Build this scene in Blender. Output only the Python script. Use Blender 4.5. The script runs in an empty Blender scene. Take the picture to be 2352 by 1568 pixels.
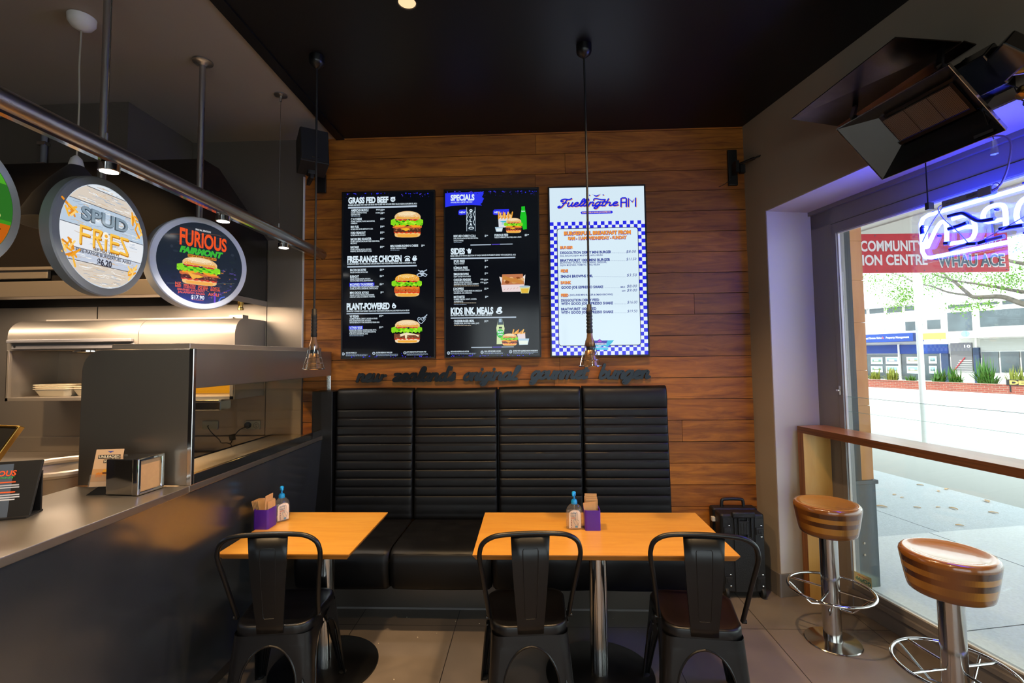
import bpy, bmesh, math, random
from math import sin, cos, pi, radians, sqrt
from mathutils import Vector, Matrix, Euler

random.seed(7)
SC = bpy.context.scene
COL = SC.collection

# ------------------------------------------------------------------ camera
def make_camera():
    yaw, pitch, roll = radians(2.3), radians(3.12), radians(0.66)
    fw = Vector((-sin(yaw) * cos(pitch), cos(yaw) * cos(pitch), sin(pitch)))
    r0 = Vector((cos(yaw), sin(yaw), 0))
    u0 = r0.cross(fw)
    r = cos(roll) * r0 - sin(roll) * u0
    u = sin(roll) * r0 + cos(roll) * u0
    cam = bpy.data.cameras.new('camera')
    cam.sensor_width = 36.0
    cam.lens = 1111.0 / 2352.0 * 36.0
    cam.shift_y = -26.0 / 2352.0
    cam.clip_start = 0.05
    cam.clip_end = 300
    o = bpy.data.objects.new('camera', cam)
    m = Matrix((r, u, -fw)).transposed().to_4x4()
    m.translation = (0, 0, 1.62)
    o.matrix_world = m
    COL.objects.link(o)
    SC.camera = o
make_camera()

# ------------------------------------------------------------------ view, world, sun, daylight portals
SC.view_settings.view_transform = 'Standard'
SC.view_settings.look = 'None'
SC.view_settings.gamma = 1.0
SC.view_settings.exposure = 0.0
SC.view_settings.use_curve_mapping = False
SC.cycles.max_bounces = 10
SC.cycles.transparent_max_bounces = 16
SC.cycles.caustics_reflective = False
SC.cycles.caustics_refractive = False
SC.cycles.sample_clamp_indirect = 6.0

world = bpy.data.worlds.new('overcast_sky')
SC.world = world
world.use_nodes = True
bg = world.node_tree.nodes['Background']
bg.inputs['Color'].default_value = (0.86, 0.94, 1.0, 1)
bg.inputs['Strength'].default_value = 3.9

RW = radians(11 - 90)                       # local x of the window wall runs towards the street corner by the camera
RO = Vector((1.60, 3.60, 0.0))              # its corner with the plank wall
WALLM = Matrix.Translation(RO) @ Matrix.Rotation(RW, 4, 'Z')
DRY = Vector((0, 0, -1))

def light(name, kind, loc, energy, color=(1, 1, 1), target=None, **kw):
    l = bpy.data.lights.new(name, kind)
    l.energy = energy
    l.color = color
    for k, v in kw.items():
        setattr(l, k, v)
    o = bpy.data.objects.new(name, l)
    o.location = loc
    if target is not None:
        o.rotation_euler = (Vector(target) - Vector(loc)).to_track_quat('-Z', 'Y').to_euler()
    COL.objects.link(o)
    return o

light('sun', 'SUN', (0, 0, 20), 3.5, (1.0, 0.95, 0.86), target=(9, 4.5, 11), angle=0.02)
pw = light('window_portal', 'AREA', WALLM @ Vector((3.2, 0.36, 1.30)), 1.0, target=WALLM @ Vector((3.2, -1, 1.30)), shape='RECTANGLE', size=6.0, size_y=2.4)
pw.data.cycles.is_portal = True
pf = light('shopfront_portal', 'AREA', (0.6, -2.93, 1.5), 1.0, target=(0.6, 0, 1.5), shape='RECTANGLE', size=3.6, size_y=2.2)
pf.data.cycles.is_portal = True

WARM = (1.0, 0.66, 0.34)
WARM2 = (1.0, 0.44, 0.10)
DOWNLIGHTS = [(-0.573, 2.205, 190), (0.62, 2.2, 190), (-0.573, 0.75, 120), (0.75, 0.7, 120), (-0.3, -1.2, 140), (-3.1, 1.35, 300), (-2.0, 0.35, 150)]  # kitchen-ceiling ones are added to brighten the steel and the food warmer

# ------------------------------------------------------------------ colour and material helpers
def lin(h, a=None):
    h = h.lstrip('#')
    out = []
    for i in (0, 2, 4):
        c = int(h[i:i + 2], 16) / 255.0
        out.append(c / 12.92 if c <= 0.04045 else ((c + 0.055) / 1.055) ** 2.4)
    return tuple(out)

MATS = {}
def nt(name):
    m = bpy.data.materials.new(name)
    m.use_nodes = True
    MATS[name] = m
    n = m.node_tree
    return m, n, n.nodes, n.links

def pm(name, col, rough=0.5, metal=0.0, spec=0.5, coat=0.0, coatr=0.1, noise=None, bump=None, aniso=0.0, trans=0.0, emis=None, rnoise=None):
    """Principled material; noise=(scale xyz, amount) varies the colour, bump=(scale xyz, strength), rnoise the roughness."""
    m, n, N, L = nt(name)
    p = N['Principled BSDF']
    if isinstance(col, str):
        col = lin(col)
    p.inputs['Base Color'].default_value = (*col, 1)
    p.inputs['Roughness'].default_value = rough
    p.inputs['Metallic'].default_value = metal
    p.inputs['Specular IOR Level'].default_value = spec
    p.inputs['Coat Weight'].default_value = coat
    p.inputs['Coat Roughness'].default_value = coatr
    p.inputs['Anisotropic'].default_value = aniso
    p.inputs['Transmission Weight'].default_value = trans
    if emis:
        p.inputs['Emission Color'].default_value = (*emis[0], 1)
        p.inputs['Emission Strength'].default_value = emis[1]
    tc = N.new('ShaderNodeTexCoord')
    def tex(scale, detail=4.0):
        mp = N.new('ShaderNodeMapping')
        mp.inputs['Scale'].default_value = scale
        L.new(tc.outputs['Object'], mp.inputs['Vector'])
        t = N.new('ShaderNodeTexNoise')
        t.inputs['Scale'].default_value = 1.0
        t.inputs['Detail'].default_value = detail
        L.new(mp.outputs['Vector'], t.inputs['Vector'])
        return t
    if noise:
        t = tex(noise[0])
        r = N.new('ShaderNodeMapRange')
        r.inputs['To Min'].default_value = 1 - noise[1]
        r.inputs['To Max'].default_value = 1 + noise[1]
        r.inputs['From Min'].default_value = 0.3
        r.inputs['From Max'].default_value = 0.7
        L.new(t.outputs['Fac'], r.inputs['Value'])
        mx = N.new('ShaderNodeMix')
        mx.data_type = 'RGBA'
        mx.blend_type = 'MULTIPLY'
        mx.inputs['Factor'].default_value = 1.0
        mx.inputs['A'].default_value = (*col, 1)
        L.new(r.outputs['Result'], mx.inputs['B'])
        L.new(mx.outputs['Result'], p.inputs['Base Color'])
    if rnoise:
        t = tex(rnoise[0])
        r = N.new('ShaderNodeMapRange')
        r.inputs['To Min'].default_value = max(0.02, rough - rnoise[1])
        r.inputs['To Max'].default_value = rough + rnoise[1]
        r.inputs['From Min'].default_value = 0.3
        r.inputs['From Max'].default_value = 0.7
        L.new(t.outputs['Fac'], r.inputs['Value'])
        L.new(r.outputs['Result'], p.inputs['Roughness'])
    if bump:
        t = tex(bump[0], 3.0)
        b = N.new('ShaderNodeBump')
        b.inputs['Strength'].default_value = bump[1]
        b.inputs['Distance'].default_value = 0.01
        L.new(t.outputs['Fac'], b.inputs['Height'])
        L.new(b.outputs['Normal'], p.inputs['Normal'])
    return m

def wood(name, c1, c2, scale=(1.5, 14, 14), rough=0.45, coat=0.0, tint=False, bump=0.15, contrast=(0.3, 0.7), knots=False):
    """Grain stretched along local x (or as scale says); tint=True multiplies by the per-board 'tint' attribute."""
    m, n, N, L = nt(name)
    p = N['Principled BSDF']
    p.inputs['Roughness'].default_value = rough
    p.inputs['Coat Weight'].default_value = coat
    p.inputs['Coat Roughness'].default_value = 0.12
    tc = N.new('ShaderNodeTexCoord')
    src = tc.outputs['Object']
    if tint:
        at = N.new('ShaderNodeAttribute')
        at.attribute_name = 'tint'
        off = N.new('ShaderNodeVectorMath')
        off.operation = 'MULTIPLY_ADD'
        off.inputs[1].default_value = (9.0, 0, 5.0)
        L.new(at.outputs['Color'], off.inputs[0])
        L.new(src, off.inputs[2])
        src = off.outputs['Vector']
    mp = N.new('ShaderNodeMapping')
    mp.inputs['Scale'].default_value = scale
    L.new(src, mp.inputs['Vector'])
    t = N.new('ShaderNodeTexNoise')
    t.inputs['Scale'].default_value = 1.0
    t.inputs['Detail'].default_value = 8
    t.inputs['Roughness'].default_value = 0.62
    t.inputs['Distortion'].default_value = 0.9
    L.new(mp.outputs['Vector'], t.inputs['Vector'])
    r = N.new('ShaderNodeValToRGB')
    r.color_ramp.elements[0].position = contrast[0]
    r.color_ramp.elements[1].position = contrast[1]
    r.color_ramp.elements[0].color = (*lin(c1), 1)
    r.color_ramp.elements[1].color = (*lin(c2), 1)
    L.new(t.outputs['Fac'], r.inputs['Fac'])
    out = r.outputs['Color']
    if knots:
        mk = N.new('ShaderNodeMapping')
        mk.inputs['Scale'].default_value = (2.2, 6, 6)
        L.new(src, mk.inputs['Vector'])
        k = N.new('ShaderNodeTexVoronoi')
        k.inputs['Scale'].default_value = 1.0
        L.new(mk.outputs['Vector'], k.inputs['Vector'])
        kr = N.new('ShaderNodeValToRGB')
        kr.color_ramp.elements[0].position = 0.03
        kr.color_ramp.elements[1].position = 0.10
        kr.color_ramp.elements[0].color = (0.12, 0.08, 0.06, 1)
        kr.color_ramp.elements[1].color = (1, 1, 1, 1)
        L.new(k.outputs['Distance'], kr.inputs['Fac'])
        km = N.new('ShaderNodeMix')
        km.data_type = 'RGBA'
        km.blend_type = 'MULTIPLY'
        km.inputs['Factor'].default_value = 0.8
        L.new(out, km.inputs['A'])
        L.new(kr.outputs['Color'], km.inputs['B'])
        out = km.outputs['Result']
    if tint:
        mx = N.new('ShaderNodeMix')
        mx.data_type = 'RGBA'
        mx.blend_type = 'MULTIPLY'
        mx.inputs['Factor'].default_value = 1.0
        L.new(out, mx.inputs['A'])
        L.new(at.outputs['Color'], mx.inputs['B'])
        out = mx.outputs['Result']
    L.new(out, p.inputs['Base Color'])
    if bump:
        b = N.new('ShaderNodeBump')
        b.inputs['Strength'].default_value = bump
        b.inputs['Distance'].default_value = 0.005
        L.new(t.outputs['Fac'], b.inputs['Height'])
        L.new(b.outputs['Normal'], p.inputs['Normal'])
    return m

def attr_mat(name, rough=0.5, coat=0.0, emit=None, metal=0.0):
    """Printed or flat-coloured surface: base colour (or screen emission) comes from the 'col' attribute."""
    m, n, N, L = nt(name)
    at = N.new('ShaderNodeAttribute')
    at.attribute_name = 'col'
    if emit is None:
        p = N['Principled BSDF']
        p.inputs['Roughness'].default_value = rough
        p.inputs['Coat Weight'].default_value = coat
        p.inputs['Metallic'].default_value = metal
        L.new(at.outputs['Color'], p.inputs['Base Color'])
    else:
        p = N['Principled BSDF']
        p.inputs['Base Color'].default_value = (0.004, 0.004, 0.005, 1)
        p.inputs['Roughness'].default_value = rough
        p.inputs['Specular IOR Level'].default_value = 0.3
        L.new(at.outputs['Color'], p.inputs['Emission Color'])
        p.inputs['Emission Strength'].default_value = emit
    return m

def emit_mat(name, col, strength):
    m, n, N, L = nt(name)
    N.remove(N['Principled BSDF'])
    e = N.new('ShaderNodeEmission')
    e.inputs['Color'].default_value = (*col, 1)
    e.inputs['Strength'].default_value = strength
    L.new(e.outputs['Emission'], N['Material Output'].inputs['Surface'])
    return m

def pane_mat(name, tint=(1, 1, 1), refl=0.06, rough=0.0, body=0.0, bodycol=(1, 1, 1), graze=0.8):
    """Clear sheet: mostly transparent with a fresnel-weighted mirror on top and a faint body."""
    m, n, N, L = nt(name)
    N.remove(N['Principled BSDF'])
    tr = N.new('ShaderNodeBsdfTransparent')
    tr.inputs['Color'].default_value = (*tint, 1)
    gl = N.new('ShaderNodeBsdfGlossy')
    gl.inputs['Roughness'].default_value = rough
    lw = N.new('ShaderNodeLayerWeight')
    lw.inputs['Blend'].default_value = 0.5
    pw_ = N.new('ShaderNodeMath')
    pw_.operation = 'POWER'
    pw_.inputs[1].default_value = 5.0
    L.new(lw.outputs['Facing'], pw_.inputs[0])
    mu = N.new('ShaderNodeMath')
    mu.operation = 'MULTIPLY_ADD'
    mu.inputs[1].default_value = graze
    mu.inputs[2].default_value = refl
    mu.use_clamp = True
    L.new(pw_.outputs['Value'], mu.inputs[0])
    mx = N.new('ShaderNodeMixShader')
    src = tr.outputs['BSDF']
    if body > 0:
        df = N.new('ShaderNodeBsdfDiffuse')
        df.inputs['Color'].default_value = (*bodycol, 1)
        mb = N.new('ShaderNodeMixShader')
        mb.inputs['Fac'].default_value = body
        L.new(tr.outputs['BSDF'], mb.inputs[1])
        L.new(df.outputs['BSDF'], mb.inputs[2])
        src = mb.outputs['Shader']
    L.new(mu.outputs['Value'], mx.inputs['Fac'])
    L.new(src, mx.inputs[1])
    L.new(gl.outputs['BSDF'], mx.inputs[2])
    L.new(mx.outputs['Shader'], N['Material Output'].inputs['Surface'])
    return m

def floor_mat():
    m, n, N, L = nt('floor_tiles')
    p = N['Principled BSDF']
    tc = N.new('ShaderNodeTexCoord')
    mp = N.new('ShaderNodeMapping')
    T = 0.6125
    mp.inputs['Location'].default_value = (0.482 + T * 10, -3.0 + T * 20, 0)
    L.new(tc.outputs['Object'], mp.inputs['Vector'])
    b = N.new('ShaderNodeTexBrick')
    b.offset = 0.0
    b.squash = 1.0
    b.inputs['Scale'].default_value = 1.0
    b.inputs['Mortar Size'].default_value = 0.0022
    b.inputs['Mortar Smooth'].default_value = 0.1
    b.inputs['Brick Width'].default_value = T
    b.inputs['Row Height'].default_value = T
    b.inputs['Color1'].default_value = (*lin('#776d64'), 1)
    b.inputs['Color2'].default_value = (*lin('#6f655d'), 1)
    b.inputs['Mortar'].default_value = (*lin('#1c1917'), 1)
    L.new(mp.outputs['Vector'], b.inputs['Vector'])
    t = N.new('ShaderNodeTexNoise')
    t.inputs['Scale'].default_value = 5.0
    t.inputs['Detail'].default_value = 6
    L.new(tc.outputs['Object'], t.inputs['Vector'])
    r = N.new('ShaderNodeMapRange')
    r.inputs['From Min'].default_value = 0.3
    r.inputs['From Max'].default_value = 0.7
    r.inputs['To Min'].default_value = 0.86
    r.inputs['To Max'].default_value = 1.12
    L.new(t.outputs['Fac'], r.inputs['Value'])
    mx = N.new('ShaderNodeMix')
    mx.data_type = 'RGBA'
    mx.blend_type = 'MULTIPLY'
    mx.inputs['Factor'].default_value = 1
    L.new(b.outputs['Color'], mx.inputs['A'])
    L.new(r.outputs['Result'], mx.inputs['B'])
    L.new(mx.outputs['Result'], p.inputs['Base Color'])
    r2 = N.new('ShaderNodeMapRange')
    r2.inputs['From Min'].default_value = 0.3
    r2.inputs['From Max'].default_value = 0.7
    r2.inputs['To Min'].default_value = 0.34
    r2.inputs['To Max'].default_value = 0.5
    L.new(t.outputs['Fac'], r2.inputs['Value'])
    L.new(r2.outputs['Result'], p.inputs['Roughness'])
    return m

def brick_mat(name, c1, c2, mortar, w=0.23, h=0.08, ms=0.008):
    m, n, N, L = nt(name)
    p = N['Principled BSDF']
    p.inputs['Roughness'].default_value = 0.85
    tc = N.new('ShaderNodeTexCoord')
    sw = N.new('ShaderNodeMapping')
    sw.inputs['Rotation'].default_value = (radians(90), 0, 0)
    L.new(tc.outputs['Object'], sw.inputs['Vector'])
    b = N.new('ShaderNodeTexBrick')
    b.inputs['Scale'].default_value = 1.0
    b.inputs['Brick Width'].default_value = w
    b.inputs['Row Height'].default_value = h
    b.inputs['Mortar Size'].default_value = ms
    b.inputs['Color1'].default_value = (*lin(c1), 1)
    b.inputs['Color2'].default_value = (*lin(c2), 1)
    b.inputs['Mortar'].default_value = (*lin(mortar), 1)
    L.new(sw.outputs['Vector'], b.inputs['Vector'])
    L.new(b.outputs['Color'], p.inputs['Base Color'])
    return m

M_FLOOR = floor_mat()
M_CEIL = pm('black_ceiling_paint', '#0a0b0d', 0.45, spec=0.35)
M_CEIL2 = pm('grey_ceiling_paint', '#9c8f80', 0.8)
M_WALL = pm('taupe_wall_paint', '#9a8b78', 0.75, noise=((3, 3, 3), 0.03))
M_WALLK = pm('dark_kitchen_paint', '#5a5148', 0.6)
M_REVEAL = pm('pale_reveal_paint', '#c9c0b6', 0.7)
M_PLANK = wood('wall_planks', '#6a360c', '#c27822', (2.6, 9, 22), 0.6, tint=True, bump=0.45, knots=True, contrast=(0.28, 0.72))
M_ALU = pm('taupe_aluminium', '#807a78', 0.42, metal=0.25)
M_ALUD = pm('dark_frame_rubber', '#23282a', 0.6)
M_SKIRT = pm('grey_skirting_tile', '#6d655d', 0.45)
M_STEEL = pm('brushed_steel', '#a39a8e', 0.34, metal=0.92, aniso=0.3, bump=((2.2, 2.2, 2.2), 0.12))
M_STEELV = pm('brushed_steel_counter_front', '#82878f', 0.21, metal=0.9, aniso=0.5, rnoise=((2.5, 2.5, 2.0), 0.06), bump=((2.4, 2.4, 0.8), 0.3))
M_STEELP = pm('polished_steel', '#c9c6c2', 0.14, metal=1.0)
M_STEELK = pm('kitchen_wall_steel', '#a89c8e', 0.42, metal=0.72)
M_CHROME = pm('chrome', '#d8d8d8', 0.07, metal=1.0)
M_BLKM = pm('black_painted_steel', '#060607', 0.36, spec=0.4, coat=0.12, coatr=0.2)
M_BLKP = pm('black_plastic', '#0d0d0e', 0.45)
M_BLKR = pm('black_rubber', '#080808', 0.6)
M_CASE = pm('black_case_plastic', '#121416', 0.5, bump=((160, 160, 160), 0.15))
M_LEATHER = pm('black_leatherette', '#050506', 0.45, spec=0.33, bump=((420, 420, 420), 0.06), rnoise=((9, 9, 9), 0.06))
M_KICK = pm('kickboard_steel', '#6f675f', 0.4, metal=0.9)
M_TABLE = wood('table_beech_veneer', '#c4872e', '#d39a3e', (3.0, 22, 22), 0.34, coat=0.25, bump=0.02)
M_TEDGE = wood('table_edge', '#9a5c1e', '#b5722a', (3.0, 22, 60), 0.4, bump=0.02)
M_PLY = wood('birch_ply', '#d29a4a', '#e0ae60', (9, 9, 1.3), 0.42, coat=0.1, bump=0.02)
M_PLYE = wood('ply_edge_layers', '#5e3415', '#9a6230', (90, 90, 2.0), 0.5, bump=0.06)
M_PLYEH = wood('ply_edge_layers_level', '#4a2a16', '#7c4c2a', (2.0, 2.0, 120), 0.5, bump=0.06)
M_BARTOP = wood('bar_top_veneer', '#a9673a', '#c07c4a', (3, 20, 20), 0.35, coat=0.3, bump=0.02)
M_STOOLW = attr_mat('stool_laminate', 0.22, coat=0.7)
M_PURPLE = pm('purple_plastic', '#4a1f9a', 0.3)
M_KRAFT = pm('kraft_paper', '#c49a6a', 0.8, noise=((40, 40, 40), 0.06))
M_CLEAR = pane_mat('clear_plastic', (0.97, 0.97, 0.96), 0.06, 0.03, 0.05, (0.9, 0.88, 0.84), graze=0.25)
M_GLASS = pane_mat('window_glass', (0.97, 0.99, 0.98), 0.05)
M_GLASSG = pane_mat('green_edge_glass', (0.95, 0.985, 0.975), 0.04)
M_GUARDG = pane_mat('guard_glass', (0.86, 0.88, 0.86), 0.09)
M_ACRYL = pane_mat('neon_acrylic', (0.95, 0.95, 0.97), 0.04, 0.0, 0.004, (0.8, 0.8, 0.9))
M_GREENEDGE = pm('glass_edge', '#8fb8b4', 0.2)
M_BLUEP = pm('blue_plastic', '#1690d8', 0.3)
M_WHITE = pm('white_plastic', '#d8d4cc', 0.45)
M_CREAM = pm('cream_plastic', '#c9bb9a', 0.45)
M_PRINT = attr_mat('printed_paper', 0.5)
M_PRINTG = attr_mat('painted_sign', 0.4)
M_SCREEN = attr_mat('screen_image', 0.12, emit=1.0)
M_LIGHTBOX = attr_mat('lightbox_image', 0.15, emit=1.0)
M_NEON = emit_mat('neon_tube_lit', (0.022, 0.04, 1.0), 80.0)
M_NEOND = pm('neon_tube_blacked_out', '#0a1a8a', 0.2, coat=0.5)
M_PUCK = emit_mat('spot_lamp_glow', (1.0, 0.97, 0.9), 14.0)
M_DOWN = emit_mat('downlight_glow', (1.0, 0.66, 0.36), 1.2)
M_HOT = emit_mat('heat_lamp_glow', (1.0, 0.62, 0.2), 10.0)
M_FLUO = emit_mat('hood_light_glow', (1.0, 0.78, 0.56), 3.2)
M_GREY = pm('grey_paint', '#6e6f72', 0.45)
M_SIGNRIM = pm('grey_sign_rim', '#74787c', 0.45)
M_SIGNRIM_LIT = pm('spotlit_sign_rim', '#d4d8e4', 0.45)  # rim lightened so the colour itself carries spot lamp light
M_CONDUIT = pm('conduit_grey', '#77777c', 0.45)
M_BRUSHPIPE = pm('brushed_pipe', '#b4b1ae', 0.32, metal=1.0, rnoise=((40, 3, 40), 0.06))
M_BRASS = pm('brass', '#b08d4a', 0.25, metal=1.0)
M_AMBER = pm('aged_reflector', '#8a6a4c', 0.35, metal=0.7)
M_CARD = pm('cardboard', '#a5683a', 0.85)
M_TRAY = pm('pulp_tray', '#d8cbb2', 0.8)
M_HEATER = pm('heater_steel', '#6a6c6c', 0.22, metal=1.0, bump=((2.5, 2.5, 2.5), 0.12))
M_DEFL = pm('heat_tinted_steel', '#6a6058', 0.25, metal=1.0, noise=((5, 2, 5), 0.45), bump=((3, 3, 3), 0.1))
M_SPK = pm('speaker_black', '#0c0c0d', 0.6)
M_SPKG = pm('speaker_grille', '#141416', 0.75)
M_CORD = pm('cream_cord', '#a39a86', 0.7)
M_LETTER = pm('dark_steel_lettering', '#2a2e32', 0.3, metal=0.85)
# outdoors
M_CONC = pm('pale_concrete', '#e6e6e4', 0.9, noise=((60, 60, 60), 0.08))
M_ASPH = pm('grey_seal', '#c9cdd0', 0.95, noise=((90, 90, 90), 0.14))
M_ROAD = pm('bright_road', '#b4b4b0', 0.95, noise=((10, 10, 10), 0.03))
M_PAVER = brick_mat('street_pavers', '#cfcdc6', '#c6c4bd', '#aaa8a2', 0.4, 0.2, 0.006)
M_BRICK = brick_mat('planter_bricks', '#8f4a3a', '#7f4034', '#8a7464')
M_PLASTER = pm('white_render', '#e6e6e2', 0.8)
M_DKGLASS = pm('dim_shop_glass', '#3d4a4e', 0.12, spec=0.8, noise=((1.5, 1.5, 1.5), 0.35))
M_BLIND = pm('pale_blind', '#aeb2ae', 0.7)
M_BLUEF = pm('blue_fascia', '#123c8c', 0.5, noise=((2, 2, 2), 0.1))
M_NAVY = pm('navy_paint', '#2c3f5e', 0.5)
M_PINE = wood('pillar_timber', '#b9773a', '#cf9256', (9, 9, 2.0), 0.7, bump=0.2)
M_PLINTH = pm('grey_plinth', '#454d50', 0.5, noise=((14, 14, 14), 0.08))
M_BARK = pm('pale_bark', '#5c574e', 0.9, noise=((8, 8, 8), 0.2))
M_LEAF = pm('tree_leaf', '#5f8f26', 0.6)
M_LEAF2 = pm('shrub_leaf', '#3f6e22', 0.6)
M_LEAF3 = pm('yellow_green_leaf', '#7a8530', 0.6)
M_RED = pm('red_sign_paint', '#c02030', 0.4, noise=((6, 6, 6), 0.08))
M_SOFFIT = pm('white_soffit', '#c4c0b8', 0.7)
M_PALEPOLE = pm('white_pole_paint', '#ecece8', 0.6)
M_DRYLEAF = pm('dry_leaf', '#d8b48a', 0.8)
# ------------------------------------------------------------------ mesh builder
IDM = Matrix.Identity(4)
def TR(x=0, y=0, z=0): return Matrix.Translation((x, y, z))
def RX(a): return Matrix.Rotation(radians(a), 4, 'X')
def RY(a): return Matrix.Rotation(radians(a), 4, 'Y')
def RZ(a): return Matrix.Rotation(radians(a), 4, 'Z')
FRONT = RX(90)                      # text plane x,y -> world x,z, facing -y

def catmull(pts, n=6, closed=False):
    pts = [Vector(p) for p in pts]
    out = []
    N = len(pts)
    rng = range(N if closed else N - 1)
    for i in rng:
        p0 = pts[(i - 1) % N] if (closed or i > 0) else pts[0]
        p1 = pts[i]
        p2 = pts[(i + 1) % N]
        p3 = pts[(i + 2) % N] if (closed or i + 2 < N) else pts[-1]
        for k in range(n):
            t = k / n
            out.append(0.5 * ((2 * p1) + (p2 - p0) * t + (2 * p0 - 5 * p1 + 4 * p2 - p3) * t * t + (3 * p1 - p0 - 3 * p2 + p3) * t ** 3))
    if not closed:
        out.append(pts[-1])
    return out

_GL = {}
def glyphs(s, bold=0.0, shear=0.0, res=2):
    k = (s, bold, shear, res)
    if k in _GL:
        return _GL[k]
    c = bpy.data.curves.new('tmp_text', 'FONT')
    c.body = s
    c.size = 1.0
    c.offset = bold
    c.shear = shear
    c.resolution_u = res
    o = bpy.data.objects.new('tmp_text', c)
    COL.objects.link(o)
    me = o.to_mesh()
    vs = [(v.co.x, v.co.y) for v in me.vertices]
    fs = [tuple(p.vertices) for p in me.polygons]
    o.to_mesh_clear()
    bpy.data.objects.remove(o)
    bpy.data.curves.remove(c)
    _GL[k] = (vs, fs)
    return _GL[k]
def cap_height():
    vs, _ = glyphs('H')
    return max(v[1] for v in vs)
CAP = cap_height()

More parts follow.
